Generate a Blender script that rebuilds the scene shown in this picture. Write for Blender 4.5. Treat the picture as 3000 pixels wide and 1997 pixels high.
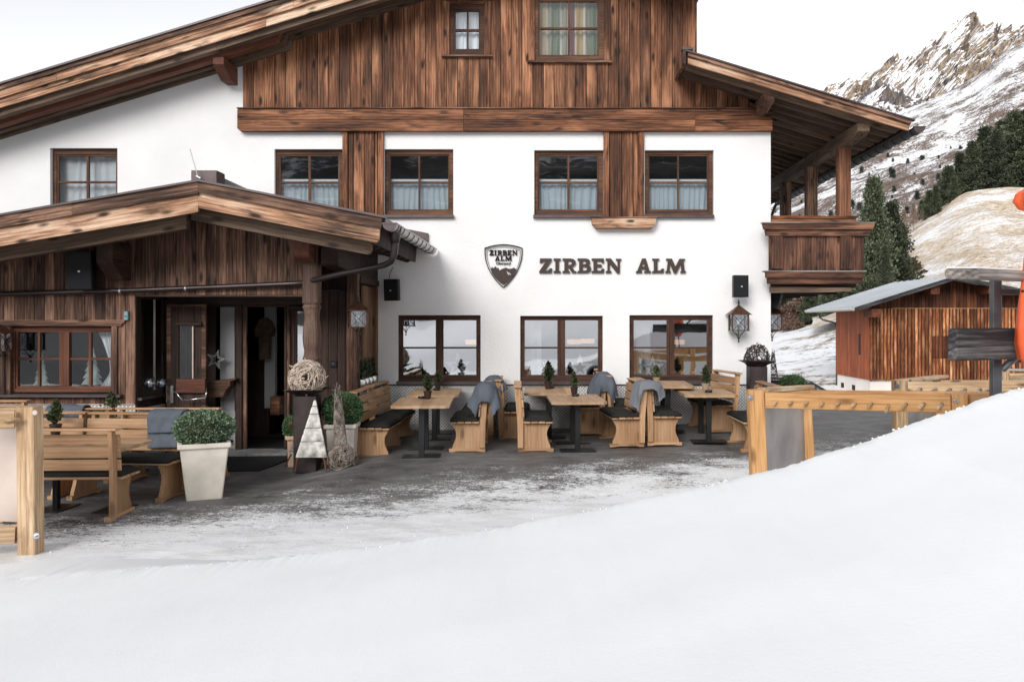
import bpy, math, random
from mathutils import Vector, Matrix, noise
R = math.radians
random.seed(7)
for o in list(bpy.data.objects):
    bpy.data.objects.remove(o, do_unlink=True)
scene = bpy.context.scene
COL = scene.collection

# ------------------------------------------------------------------ camera, sky, sun, exposure
EYE = 1.87
CU, CV, FPX = 1615.0, 945.0, 2400.0
YW = 14.34                                   # depth of the white facade
cd = bpy.data.cameras.new('camera'); cam = bpy.data.objects.new('camera', cd); COL.objects.link(cam)
cam.location = (0, 0, EYE); cam.rotation_euler = (R(90), 0, 0)
cd.sensor_width = 36; cd.lens = 36 * FPX / 3000
cd.shift_x = -(CU - 1500) / 3000; cd.shift_y = -(998.5 - CV) / 3000
cd.clip_start = 0.05; cd.clip_end = 20000
scene.camera = cam

SUN_EL, SUN_AZ = 28.0, 200.0                 # azimuth clockwise from +Y: front left of the facade
w = bpy.data.worlds.new("World"); scene.world = w; w.use_nodes = True
wn = w.node_tree.nodes; wl = w.node_tree.links
sky = wn.new('ShaderNodeTexSky'); sky.sky_type = 'NISHITA'; sky.sun_disc = False
sky.sun_elevation = R(SUN_EL); sky.sun_rotation = R(SUN_AZ)
sky.altitude = 1900; sky.air_density = 1.0; sky.dust_density = 2.5; sky.ozone_density = 1.0
hs = wn.new('ShaderNodeHueSaturation'); hs.inputs['Saturation'].default_value = 0.10
bg = wn['Background']; bg.inputs['Strength'].default_value = 0.14
wl.new(sky.outputs[0], hs.inputs['Color']); wl.new(hs.outputs[0], bg.inputs[0])
sd = bpy.data.lights.new('sun', 'SUN'); sun = bpy.data.objects.new('sun', sd); COL.objects.link(sun)
sd.energy = 1.3; sd.angle = R(28); sd.color = (1.0, 0.965, 0.92)
az = R(SUN_AZ); el = R(SUN_EL)
dvec = Vector((math.sin(az) * math.cos(el), math.cos(az) * math.cos(el), math.sin(el)))
sun.rotation_euler = dvec.to_track_quat('Z', 'Y').to_euler()
sun.location = (-8, -10, 14)
scene.view_settings.view_transform = 'Standard'; scene.view_settings.look = 'None'
scene.view_settings.exposure = 0.84; scene.view_settings.gamma = 1.0
scene.view_settings.use_curve_mapping = False

# ------------------------------------------------------------------ helpers
WM = {}

def P(u, v, Y):
    return Vector(((u - CU) * Y / FPX, Y, EYE - (v - CV) * Y / FPX))
def X_(u, Y): return (u - CU) * Y / FPX
def Z_(v, Y): return EYE - (v - CV) * Y / FPX

def sm(a, b, t):
    t = (t - a) / (b - a); t = 0 if t < 0 else 1 if t > 1 else t
    return t * t * (3 - 2 * t)

def g(x, y):                                  # height of the terrace and the road
    z = -.17 * max(sm(-2.2, -3.6, x), sm(11, 9.2, y))
    z += .10 * sm(-1, 2.2, x) * sm(12, 13.8, y)
    z -= 1.3 * sm(16.5, 23, y) + 1.3 * sm(23, 40, y)
    return z

def adopt(o, parent, M):
    WM[o] = M
    if parent is not None:
        o.parent = parent; o.matrix_basis = WM[parent].inverted() @ M
    else:
        o.matrix_basis = M

def thing(name, label, cat, loc=(0, 0, 0), group=None, kind=None):
    o = bpy.data.objects.new(name, None); COL.objects.link(o)
    o.empty_display_size = .2
    adopt(o, None, Matrix.Translation(Vector(loc)))
    o['label'] = label; o['category'] = cat
    if group: o['group'] = group
    if kind: o['kind'] = kind
    return o

def tag(o, label, cat, group=None, kind=None):
    if label: o['label'] = label
    if cat: o['category'] = cat
    if group: o['group'] = group
    if kind: o['kind'] = kind
    return o

def kids(o): return [c for c in ALLOBJ.get(o, [])]
ALLOBJ = {}

def addobj(name, mesh, mat, parent=None, M=None, label=None):
    if mat is not None and len(mesh.materials) == 0: mesh.materials.append(mat)
    o = bpy.data.objects.new(name, mesh); COL.objects.link(o)
    adopt(o, parent, M if M is not None else Matrix.Identity(4))
    if parent is not None: ALLOBJ.setdefault(parent, []).append(o)
    if label: o['label'] = label
    return o

def copy_tree(o, parent=None, label=None, M=None):
    c = o.copy(); COL.objects.link(c)
    if parent is not None:
        c.parent = parent; ALLOBJ.setdefault(parent, []).append(c)
        WM[c] = WM[parent] @ c.matrix_basis
    else:
        c.matrix_basis = M; WM[c] = M
    if label: c['label'] = label
    for ch in ALLOBJ.get(o, []): copy_tree(ch, c)
    return c

def place(o, M):                               # move a finished thing (children follow)
    o.matrix_basis = M; WM[o] = M
    return o

def PM(x, y, z, rz=0, s=1):
    return Matrix.Translation((x, y, z)) @ Matrix.Rotation(R(rz), 4, 'Z') @ Matrix.Scale(s, 4)

class MB:
    def __init__(s): s.v = []; s.f = []; s.uv = None; s.sm = False
    def add(s, vs, fs):
        n = len(s.v); s.v += [tuple(p) for p in vs]; s.f += [tuple(i + n for i in f) for f in fs]
        return s
    def quad(s, a, b, c, d): return s.add([a, b, c, d], [(0, 1, 2, 3)])
    def box(s, x0, x1, y0, y1, z0, z1):
        return s.add([(x0,y0,z0),(x1,y0,z0),(x1,y1,z0),(x0,y1,z0),(x0,y0,z1),(x1,y0,z1),(x1,y1,z1),(x0,y1,z1)],
                     [(0,3,2,1),(4,5,6,7),(0,1,5,4),(1,2,6,5),(2,3,7,6),(3,0,4,7)])
    def prism(s, poly, fn0, fn1):              # poly of 2D points, fn maps to the 3D front and back
        n = len(poly); a = [fn0(*p) for p in poly]; b = [fn1(*p) for p in poly]
        fs = [tuple(range(n)), tuple(range(2*n-1, n-1, -1))] + [(i, i+n, (i+1) % n + n, (i+1) % n) for i in range(n)]
        return s.add(a + b, fs)
    def tube(s, pts, r, n=8, caps=True):
        pts = [Vector(p) for p in pts]; rr = r if hasattr(r, '__len__') else [r] * len(pts)
        vs = []; fs = []; prev = None
        for i, p in enumerate(pts):
            t = (pts[min(i+1, len(pts)-1)] - pts[max(i-1, 0)])
            t = t.normalized() if t.length > 1e-9 else Vector((0,0,1))
            if prev is None:
                a = t.cross(Vector((0,0,1)))
                if a.length < .1: a = t.cross(Vector((1,0,0)))
            else:
                a = prev - t * prev.dot(t)
            a.normalize(); prev = a; b = t.cross(a)
            for k in range(n):
                an = 2*math.pi*k/n
                vs.append(p + (a*math.cos(an) + b*math.sin(an)) * rr[i])
        for i in range(len(pts)-1):
            for k in range(n):
                k2 = (k+1) % n
                fs.append((i*n+k, i*n+k2, (i+1)*n+k2, (i+1)*n+k))
        if caps:
            fs.append(tuple(range(n-1, -1, -1))); m = (len(pts)-1)*n; fs.append(tuple(range(m, m+n)))
        return s.add(vs, fs)
    def lathe(s, prof, n=20, c=(0,0,0), sq=False, ph=0):  # prof [(r,z)]
        vs = []; fs = []
        for r, z in prof:
            for k in range(n):
                an = 2*math.pi*(k+ph)/n
                vs.append((c[0]+r*math.cos(an), c[1]+r*math.sin(an), c[2]+z))
        for i in range(len(prof)-1):
            for k in range(n):
                k2 = (k+1) % n; fs.append((i*n+k, i*n+k2, (i+1)*n+k2, (i+1)*n+k))
        fs.append(tuple(range(n-1, -1, -1))); m = (len(prof)-1)*n; fs.append(tuple(range(m, m+n)))
        return s.add(vs, fs)
    def mesh(s, smooth=False):
        me = bpy.data.meshes.new('mesh'); me.from_pydata(s.v, [], s.f)
        if smooth: me.polygons.foreach_set('use_smooth', [True] * len(me.polygons))
        me.update(); return me
    def build(s, name, mat, parent=None, M=None, smooth=False, label=None):
        return addobj(name, s.mesh(smooth), mat, parent, M, label)

def fixn(me):
    import bmesh
    bm = bmesh.new(); bm.from_mesh(me); bmesh.ops.recalc_face_normals(bm, faces=bm.faces); bm.to_mesh(me); bm.free()

_pc = {}
def plank_mesh(L, w_, h, c):
    k = (round(L, 3), round(w_, 3), round(h, 3), c)
    if k in _pc: return _pc[k]
    a, b = w_/2, h/2
    if c > 0:
        sec = [(-a+c,-b),(a-c,-b),(a,-b+c),(a,b-c),(a-c,b),(-a+c,b),(-a,b-c),(-a,-b+c)]
    else:
        sec = [(-a,-b),(a,-b),(a,b),(-a,b)]
    n = len(sec); vs = []; fs = []
    for x in (0, L): vs += [(x, p[0], p[1]) for p in sec]
    for i in range(n):
        j = (i+1) % n; fs.append((i, j, j+n, i+n))
    fs.append(tuple(range(n-1, -1, -1))); fs.append(tuple(range(n, 2*n)))
    me = bpy.data.meshes.new('plank'); me.from_pydata(vs, [], fs)
    me.flip_normals(); me.update(); fixn(me); _pc[k] = me
    return me

_pm = {}
def plank(name, mat, parent, p0, p1, w_, h, up=(0, 0, 1), c=.004, label=None):
    p0 = Vector(p0); p1 = Vector(p1); d = p1 - p0; L = d.length; x = d / L
    z = Vector(up); z = z - x * z.dot(x); z.normalize(); y = z.cross(x)
    M = Matrix(((x.x, y.x, z.x, p0.x), (x.y, y.y, z.y, p0.y), (x.z, y.z, z.z, p0.z), (0, 0, 0, 1)))
    me = plank_mesh(L, w_, h, c)
    k = (me.name, mat.name)
    if k not in _pm:
        m2 = me if len(me.materials) == 0 else me.copy()
        if len(m2.materials): m2.materials.clear()
        m2.materials.append(mat); _pm[k] = m2
    o = addobj(name, _pm[k], None, parent, M, label)
    return o

def boxp(name, mat, parent, x0, x1, y0, y1, z0, z1, ax='X', c=.004, label=None):
    xc, yc, zc = (x0+x1)/2, (y0+y1)/2, (z0+z1)/2
    if ax == 'X': return plank(name, mat, parent, (x0,yc,zc), (x1,yc,zc), abs(y1-y0), abs(z1-z0), (0,0,1), c, label)
    if ax == 'Z': return plank(name, mat, parent, (xc,yc,z0), (xc,yc,z1), abs(y1-y0), abs(x1-x0), (1,0,0), c, label)
    return plank(name, mat, parent, (xc,y0,zc), (xc,y1,zc), abs(x1-x0), abs(z1-z0), (0,0,1), c, label)

def prismp(name, mat, parent, poly, y0, y1, ang=0, label=None, wm=None):
    """polygon in world XZ, extruded y0..y1; local X follows the angle (grain)."""
    ox, oz = poly[0]; c, s_ = math.cos(ang), math.sin(ang)
    M = Matrix(((c, 0, -s_, ox), (0, 1, 0, y0), (s_, 0, c, oz), (0, 0, 0, 1)))
    Mi = M.inverted()
    n = len(poly); vs = []
    for y in (y0, y1):
        for (x, z) in poly: vs.append(Mi @ Vector((x, y, z)))
    fs = [tuple(range(n)), tuple(range(2*n-1, n-1, -1))] + [(i, i+n, (i+1) % n + n, (i+1) % n) for i in range(n)]
    me = bpy.data.meshes.new(name); me.from_pydata([tuple(v) for v in vs], [], fs); me.update(); fixn(me)
    return addobj(name, me, mat, parent, (wm @ M) if wm is not None else M, label)

def ppx(name, mat, parent, pts, Y0, Y1, ang=0, label=None):
    """same, polygon given in photograph points as they stand at depth Y0"""
    return prismp(name, mat, parent, [(X_(u, Y0), Z_(v, Y0)) for u, v in pts], Y0, Y1, ang, label)

def boxpx(name, mat, parent, u0, u1, v0, v1, Y0, Y1, ax='X', c=.004, label=None):
    return boxp(name, mat, parent, X_(u0, Y0), X_(u1, Y0), Y0, Y1, Z_(v1, Y0), Z_(v0, Y0), ax, c, label)

# ------------------------------------------------------------------ materials
def newmat(name):
    m = bpy.data.materials.new(name); m.use_nodes = True
    nt = m.node_tree; b = nt.nodes['Principled BSDF']
    return m, nt, nt.nodes, nt.links, b

def plain(name, col, rough=.6, metal=0, spec=.5, var=0.0, bump=0, bscale=30, nvar=.0, nscale=5):
    m, nt, N, L, b = newmat(name)
    b.inputs['Base Color'].default_value = (*col, 1); b.inputs['Roughness'].default_value = rough
    b.inputs['Metallic'].default_value = metal; b.inputs['Specular IOR Level'].default_value = spec
    tc = N.new('ShaderNodeTexCoord')
    if nvar:
        n1 = N.new('ShaderNodeTexNoise'); n1.inputs['Scale'].default_value = nscale; n1.inputs['Detail'].default_value = 6
        L.new(tc.outputs['Object'], n1.inputs['Vector'])
        mx = N.new('ShaderNodeMix'); mx.data_type = 'RGBA'
        mx.inputs['A'].default_value = (*[c*(1-nvar) for c in col], 1); mx.inputs['B'].default_value = (*[min(1, c*(1+nvar)) for c in col], 1)
        cr = N.new('ShaderNodeMapRange'); cr.inputs[1].default_value = .35; cr.inputs[2].default_value = .65
        L.new(n1.outputs[0], cr.inputs[0]); L.new(cr.outputs[0], mx.inputs['Factor']); L.new(mx.outputs['Result'], b.inputs['Base Color'])
    if bump:
        n2 = N.new('ShaderNodeTexNoise'); n2.inputs['Scale'].default_value = bscale; n2.inputs['Detail'].default_value = 5
        L.new(tc.outputs['Object'], n2.inputs['Vector'])
        bp = N.new('ShaderNodeBump'); bp.inputs['Strength'].default_value = bump; bp.inputs['Distance'].default_value = .01
        L.new(n2.outputs[0], bp.inputs['Height']); L.new(bp.outputs[0], b.inputs['Normal'])
    return m

def wood(name, dark, mid, light, rough=.7, scale=1.0, knot=.6, stain=.5, vary=.35, contrast=1.0, spec=.3, pale=0.0):
    """grain runs along local X"""
    m, nt, N, L, b = newmat(name)
    b.inputs['Roughness'].default_value = rough; b.inputs['Specular IOR Level'].default_value = spec
    tc = N.new('ShaderNodeTexCoord'); oi = N.new('ShaderNodeObjectInfo')
    rv = N.new('ShaderNodeVectorMath'); rv.operation = 'SCALE'; rv.inputs[0].default_value = (37.3, 9.7, 7.1)
    L.new(oi.outputs['Random'], rv.inputs['Scale'])
    ad = N.new('ShaderNodeVectorMath'); ad.operation = 'ADD'
    L.new(tc.outputs['Object'], ad.inputs[0]); L.new(rv.outputs[0], ad.inputs[1])
    def mp(sx, sy):
        q = N.new('ShaderNodeMapping'); q.inputs['Scale'].default_value = (sx*scale, sy*scale, sy*scale); L.new(ad.outputs[0], q.inputs[0]); return q
    def noi(vec, sc, det, rough_=.6, dist=0):
        q = N.new('ShaderNodeTexNoise'); q.inputs['Scale'].default_value = sc; q.inputs['Detail'].default_value = det
        q.inputs['Roughness'].default_value = rough_; q.inputs['Distortion'].default_value = dist
        L.new(vec.outputs[0], q.inputs['Vector']); return q
    def rng(src, a, b_, lo=0, hi=1):
        q = N.new('ShaderNodeMapRange'); q.inputs[1].default_value = a; q.inputs[2].default_value = b_
        q.inputs[3].default_value = lo; q.inputs[4].default_value = hi; L.new(src, q.inputs[0]); return q
    def math_(op, a, b_):
        q = N.new('ShaderNodeMath'); q.operation = op
        for i, s in enumerate((a, b_)):
            if isinstance(s, (int, float)): q.inputs[i].default_value = s
            else: L.new(s, q.inputs[i])
        return q
    def mix(fac, a, b_, mode='MIX'):
        q = N.new('ShaderNodeMix'); q.data_type = 'RGBA'; q.blend_type = mode
        for k, s in (('Factor', fac), ('A', a), ('B', b_)):
            if isinstance(s, (int, float)): q.inputs[k].default_value = s
            elif isinstance(s, tuple): q.inputs[k].default_value = (*s, 1)
            else: L.new(s, q.inputs[k])
        return q
    grain = noi(mp(1.6, 38), 1.6, 6, .65, .3)
    wav = N.new('ShaderNodeTexWave'); wav.wave_type = 'RINGS'; wav.rings_direction = 'X'
    wav.inputs['Scale'].default_value = 11; wav.inputs['Distortion'].default_value = 5; wav.inputs['Detail'].default_value = 3; wav.inputs['Detail Scale'].default_value = .8
    L.new(mp(.16, 1.0).outputs[0], wav.inputs['Vector'])
    broad = noi(mp(.5, 3.0), 1.5, 3, .5)
    stn = noi(mp(1.1, 5.0), 1.2, 5, .6, .6)
    gsum = math_('ADD', math_('MULTIPLY', grain.outputs[0], .56).outputs[0], math_('MULTIPLY', wav.outputs['Fac'], .07).outputs[0])
    gsum = math_('ADD', gsum.outputs[0], math_('MULTIPLY', broad.outputs[0], .60).outputs[0])
    half = .22 / contrast
    f = rng(gsum.outputs[0], .615 - half, .615 + half)
    rp = N.new('ShaderNodeValToRGB'); e = rp.color_ramp.elements
    e[0].position = 0; e[0].color = (*dark, 1); e[1].position = 1; e[1].color = (*light, 1)
    em = rp.color_ramp.elements.new(.5); em.color = (*mid, 1)
    L.new(f.outputs[0], rp.inputs[0])
    # per-board brightness
    br = rng(oi.outputs['Random'], 0, 1, 1 - vary, 1 + vary)
    bc = N.new('ShaderNodeCombineColor')
    for i in range(3): L.new(br.outputs[0], bc.inputs[i])
    c1 = mix(1.0, rp.outputs[0], bc.outputs[0], 'MULTIPLY')
    sf = rng(stn.outputs[0], .54, .66, 0, stain)
    c2 = mix(sf.outputs[0], c1.outputs['Result'], tuple(x*.8 for x in dark))
    if pale:
        pf = rng(broad.outputs[0], .52, .66, 0, pale); pg = rng(stn.outputs[0], .34, .50, 1, .15); pm = math_('MULTIPLY', pf.outputs[0], pg.outputs[0])
        c2 = mix(pm.outputs[0], c2.outputs['Result'], tuple(min(.85, x*1.35) for x in light))
    if knot:
        vo = N.new('ShaderNodeTexVoronoi'); vo.inputs['Scale'].default_value = 1.0
        L.new(mp(2.6, 7.5).outputs[0], vo.inputs['Vector'])
        sc = N.new('ShaderNodeSeparateColor'); L.new(vo.outputs['Color'], sc.inputs[0])
        pick = math_('GREATER_THAN', sc.outputs[0], .48)
        kf = rng(vo.outputs['Distance'], .12, .30, knot, 0)
        kk = math_('MULTIPLY', kf.outputs[0], pick.outputs[0])
        c2 = mix(kk.outputs[0], c2.outputs['Result'], tuple(x*.45 for x in dark))
    L.new(c2.outputs['Result'], b.inputs['Base Color'])
    bp = N.new('ShaderNodeBump'); bp.inputs['Strength'].default_value = .35; bp.inputs['Distance'].default_value = .004
    L.new(grain.outputs[0], bp.inputs['Height']); L.new(bp.outputs[0], b.inputs['Normal'])
    return m

def glass(name, fac, tint=(.9, .93, .95), rough=.0):
    m = bpy.data.materials.new(name); m.use_nodes = True
    N, L = m.node_tree.nodes, m.node_tree.links
    N.remove(N['Principled BSDF']); out = N['Material Output']
    tr = N.new('ShaderNodeBsdfTransparent'); tr.inputs[0].default_value = (*tint, 1)
    gl = N.new('ShaderNodeBsdfGlossy'); gl.inputs['Roughness'].default_value = rough; gl.inputs['Color'].default_value = (.95, .97, 1, 1)
    tc = N.new('ShaderNodeTexCoord'); no = N.new('ShaderNodeTexNoise'); no.inputs['Scale'].default_value = 2.2; no.inputs['Detail'].default_value = 1
    bp = N.new('ShaderNodeBump'); bp.inputs['Strength'].default_value = .12; bp.inputs['Distance'].default_value = .012
    L.new(tc.outputs['Object'], no.inputs['Vector']); L.new(no.outputs[0], bp.inputs['Height']); L.new(bp.outputs[0], gl.inputs['Normal'])
    mx = N.new('ShaderNodeMixShader'); mx.inputs[0].default_value = fac
    L.new(tr.outputs[0], mx.inputs[1]); L.new(gl.outputs[0], mx.inputs[2]); L.new(mx.outputs[0], out.inputs[0])
    return m

def emit(name, col, s):
    m, nt, N, L, b = newmat(name)
    b.inputs['Base Color'].default_value = (*col, 1)
    b.inputs['Emission Color'].default_value = (*col, 1); b.inputs['Emission Strength'].default_value = s
    return m

W = {}
W['gable'] = wood('gable_cladding_wood', (.020, .008, .004), (.145, .056, .026), (.40, .19, .10), stain=.5, knot=.95, vary=.40, contrast=1.25, pale=.8)
W['band'] = wood('band_wood', (.013, .006, .004), (.155, .058, .026), (.36, .16, .08), stain=1.0, knot=.7, vary=.15, contrast=1.3, pale=.7)
W['barge'] = wood('barge_wood', (.04, .022, .015), (.42, .22, .125), (.80, .55, .40), stain=.75, knot=.95, vary=.15, contrast=1.25, pale=.6)
W['bargedark'] = wood('weathered_barge_wood', (.016, .009, .007), (.125, .064, .040), (.38, .22, .15), stain=.8, knot=.8, vary=.2, contrast=1.3, pale=.5)
W['red'] = wood('red_brown_rafter_wood', (.05, .018, .012), (.14, .052, .032), (.21, .088, .055), stain=.25, knot=.3, vary=.15)
W['soffit'] = wood('grey_brown_soffit_wood', (.03, .019, .013), (.125, .080, .054), (.27, .185, .13), stain=.4, knot=.8, vary=.25)
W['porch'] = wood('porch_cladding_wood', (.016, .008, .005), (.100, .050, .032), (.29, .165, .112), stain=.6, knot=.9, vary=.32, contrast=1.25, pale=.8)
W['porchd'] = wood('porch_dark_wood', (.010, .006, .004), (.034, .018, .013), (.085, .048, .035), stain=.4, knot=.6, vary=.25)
W['redframe'] = wood('window_frame_wood', (.05, .018, .010), (.12, .045, .026), (.20, .085, .048), stain=.2, knot=0, vary=.08)
W['frame'] = wood('brown_window_frame_wood', (.035, .017, .010), (.095, .045, .026), (.22, .105, .058), stain=.35, knot=0, vary=.1)
W['framedk'] = wood('dark_window_frame_wood', (.02, .010, .007), (.06, .027, .017), (.13, .06, .036), stain=.35, knot=0, vary=.1)
W['bench'] = wood('pale_larch_bench_wood', (.17, .085, .038), (.40, .235, .128), (.60, .40, .245), stain=.15, knot=.6, vary=.18, contrast=.7, rough=.55)
W['table'] = wood('table_top_wood', (.26, .15, .08), (.42, .27, .16), (.56, .39, .25), stain=.1, knot=.2, vary=.08, rough=.6)
W['rack'] = wood('orange_rack_wood', (.28, .12, .04), (.56, .30, .12), (.72, .46, .23), stain=.15, knot=.7, vary=.1, rough=.55)
W['rackold'] = wood('weathered_rack_wood', (.14, .075, .035), (.46, .31, .18), (.72, .60, .46), stain=.4, knot=.9, vary=.15, contrast=.85)
W['barn'] = wood('barn_batten_wood', (.045, .012, .005), (.25, .078, .028), (.66, .36, .18), stain=.5, knot=.3, vary=.6, contrast=1.1)  # light end of the ramp carries the strong light on the lower battens
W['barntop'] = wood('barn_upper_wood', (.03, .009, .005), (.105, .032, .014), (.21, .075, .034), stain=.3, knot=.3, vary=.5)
W['barnside'] = wood('barn_side_wood', (.11, .025, .009), (.28, .066, .021), (.39, .115, .04), stain=.2, knot=.1, vary=.2)
W['black'] = wood('black_weathered_beam_wood', (.008, .008, .009), (.032, .030, .032), (.22, .21, .21), stain=.3, knot=.4, vary=.1)
W['grey'] = wood('grey_weathered_beam_wood', (.03, .026, .024), (.24, .21, .19), (.55, .52, .49), stain=.4, knot=.4, vary=.1)
W['balc'] = wood('balcony_board_wood', (.012, .006, .005), (.085, .036, .022), (.26, .125, .075), stain=.7, knot=.8, vary=.2, contrast=1.2, pale=.5)
W['post'] = wood('balcony_post_wood', (.03, .012, .007), (.17, .070, .036), (.34, .165, .09), stain=.5, knot=.9, vary=.15, contrast=1.2)
W['column'] = wood('turned_column_wood', (.04, .024, .018), (.115, .068, .05), (.20, .13, .10), stain=.3, knot=.2, vary=.1)
W['whitewood'] = wood('whitewashed_plank_wood', (.10, .085, .065), (.60, .57, .52), (.82, .80, .77), stain=.55, knot=.3, vary=.08, contrast=1.2)
W['shutter'] = wood('shutter_wood', (.07, .036, .019), (.19, .105, .056), (.30, .18, .105), stain=.3, knot=.9, vary=.1)
W['trunk'] = wood('trunk_bark', (.02, .015, .011), (.07, .05, .038), (.14, .11, .085), stain=.3, knot=.2, vary=.2)

M = {}
M['plaster'] = plain('white_plaster', (.80, .80, .80), .85, spec=.2, bump=.6, bscale=26, nvar=.035, nscale=1.1)
M['metal_flash'] = plain('brown_metal_flashing', (.085, .065, .065), .42, .35, nvar=.15)
M['gutter'] = plain('brown_gutter_metal', (.055, .042, .042), .28, .55, nvar=.2, nscale=3)
M['gutterw'] = plain('frosted_gutter_metal', (.50, .48, .46), .4, .3, nvar=.12)
M['blackmetal'] = plain('black_powder_coat', (.012, .013, .015), .4, .2, nvar=.2)
M['steel'] = plain('dark_galvanised_steel', (.11, .115, .125), .38, .6, nvar=.3, nscale=6)
M['sheet'] = plain('frosted_steel_sheet', (.27, .245, .235), .36, .5, nvar=.25, nscale=2.2)
M['sheetw'] = plain('pale_steel_sheet', (.60, .50, .44), .34, .4, nvar=.22, nscale=1.6)
M['zinc'] = plain('zinc_bolt', (.55, .57, .60), .3, .9)
M['chrome'] = plain('brushed_chrome', (.62, .64, .66), .25, .9)
M['speaker'] = plain('black_speaker_plastic', (.010, .011, .013), .6, 0, spec=.25, bump=.4, bscale=220)
M['rust'] = plain('rusty_brown_steel', (.040, .028, .027), .5, .35, nvar=.35, nscale=5)
M['copper'] = plain('brown_lantern_metal', (.105, .052, .032), .45, .45, nvar=.3, nscale=20)
M['cushion'] = plain('black_cushion_cloth', (.018, .019, .018), .85, spec=.25, bump=.4, bscale=180, nvar=.25, nscale=4)
M['blanket'] = plain('grey_fleece_blanket', (.105, .118, .142), .95, spec=.1, bump=.5, bscale=200, nvar=.12, nscale=5)
M['blanketl'] = plain('light_grey_fleece_blanket', (.18, .19, .21), .95, spec=.1, bump=.5, bscale=200, nvar=.12, nscale=5)
M['pot'] = plain('cream_stone_pot', (.68, .63, .55), .7, spec=.3, bump=.25, bscale=40, nvar=.12, nscale=4)
M['potw'] = plain('terracotta_pot', (.60, .42, .30), .75, nvar=.15)
M['potbrown'] = plain('brown_ceramic_pot', (.035, .018, .014), .35, nvar=.2)
M['potbeige'] = plain('beige_ceramic_pot', (.34, .25, .17), .6, nvar=.15)
M['silver'] = plain('silver_ribbed_pot', (.62, .60, .58), .22, .9)
M['letter'] = plain('dark_brown_sign_metal', (.044, .027, .021), .7, .0, nvar=.1)
M['letterblack'] = plain('black_brown_sign_metal', (.012, .009, .008), .8, spec=.15)
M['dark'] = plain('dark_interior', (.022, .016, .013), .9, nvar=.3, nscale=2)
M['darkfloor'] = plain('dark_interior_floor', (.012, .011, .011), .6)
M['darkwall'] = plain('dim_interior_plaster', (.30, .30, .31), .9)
M['mat'] = plain('black_door_mat', (.009, .009, .010), .9, bump=.6, bscale=150)
M['stone'] = plain('grey_threshold_stone', (.22, .22, .22), .8, nvar=.3, nscale=8, bump=.3)
M['lace'] = plain('white_curtain_cloth', (.72, .74, .76), .9)
M['voile'] = plain('blue_grey_net_curtain', (.48, .54, .58), .9)
M['zinctree'] = plain('grey_tin_tree', (.20, .235, .22), .55, .2, nvar=.25, nscale=12)
M['whitedeco'] = plain('white_painted_star', (.75, .77, .79), .7)
M['greydeco'] = plain('grey_wood_star', (.22, .225, .22), .7, nvar=.2, nscale=20)
M['blue'] = plain('pale_blue_enamel', (.16, .35, .38), .45)
M['orange'] = plain('orange_tarpaulin', (.82, .125, .035), .42, bump=.15, bscale=6)
M['carpaint'] = plain('dark_grey_car_paint', (.06, .068, .075), .22, .5)
M['carglass'] = plain('car_window_glass', (.10, .135, .14), .04, 0, spec=1.0)
M['rubber'] = plain('black_rubber', (.012, .012, .012), .7)
M['wicker'] = plain('pale_wicker_twig', (.52, .43, .355), .8, nvar=.35, nscale=14)
M['wickerd'] = plain('grey_brown_wicker_twig', (.25, .205, .175), .85, nvar=.45, nscale=12)
M['wickerk'] = plain('dark_wicker_twig', (.050, .032, .024), .85, nvar=.4, nscale=12)
M['roofsheet'] = plain('white_frosted_sheet_roof', (.42, .45, .48), .6, nvar=.12, nscale=.35)
M['plinth'] = plain('cream_plinth_plaster', (.74, .69, .63), .9, nvar=.06, nscale=.6)
M['glass'] = glass('window_glass_reflecting', .60, rough=.02)
M['glassfaint'] = glass('window_glass_faint', .055)
M['whitew'] = plain('whitewashed_board_paint', (.52, .50, .47), .8, nvar=.62, nscale=7, bump=.5, bscale=60)
M['glassdk'] = glass('window_glass_clear', .22)
M['glassthin'] = glass('lantern_glass', .18)
M['lampglow'] = emit('glowing_lampshade', (1.0, .55, .32), .5)
M['bulb'] = plain('white_frosted_bulb', (.9, .9, .9), .2)
M['fur'] = plain('brown_coat_cloth', (.10, .06, .038), .95, nvar=.3, nscale=9)

def leafmat(name, a, b_, c=None):
    m, nt, N, L, b = newmat(name)
    b.inputs['Roughness'].default_value = .6; b.inputs['Specular IOR Level'].default_value = .25
    tc = N.new('ShaderNodeTexCoord'); n = N.new('ShaderNodeTexNoise'); n.inputs['Scale'].default_value = 9; n.inputs['Detail'].default_value = 3
    oi = N.new('ShaderNodeObjectInfo'); ge = N.new('ShaderNodeNewGeometry')
    L.new(tc.outputs['Object'], n.inputs['Vector'])
    ad = N.new('ShaderNodeMath'); ad.operation = 'ADD'; mu = N.new('ShaderNodeMath'); mu.operation = 'MULTIPLY_ADD'
    L.new(ge.outputs['Random Per Island'], mu.inputs[0]); mu.inputs[1].default_value = .55; mu.inputs[2].default_value = -.27
    L.new(n.outputs[0], ad.inputs[0]); L.new(mu.outputs[0], ad.inputs[1])
    rp = N.new('ShaderNodeValToRGB'); rp.color_ramp.elements[0].position = .25; rp.color_ramp.elements[1].position = .8
    rp.color_ramp.elements[0].color = (*a, 1); rp.color_ramp.elements[1].color = (*b_, 1)
    L.new(ad.outputs[0], rp.inputs[0])
    mr = N.new('ShaderNodeMapRange'); mr.inputs[3].default_value = .7; mr.inputs[4].default_value = 1.35; L.new(oi.outputs['Random'], mr.inputs[0])
    vm = N.new('ShaderNodeVectorMath'); vm.operation = 'SCALE'; L.new(rp.outputs[0], vm.inputs[0]); L.new(mr.outputs[0], vm.inputs['Scale'])
    L.new(vm.outputs[0], b.inputs['Base Color'])
    return m
M['box'] = leafmat('boxwood_leaf', (.020, .055, .022), (.12, .21, .095))
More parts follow.
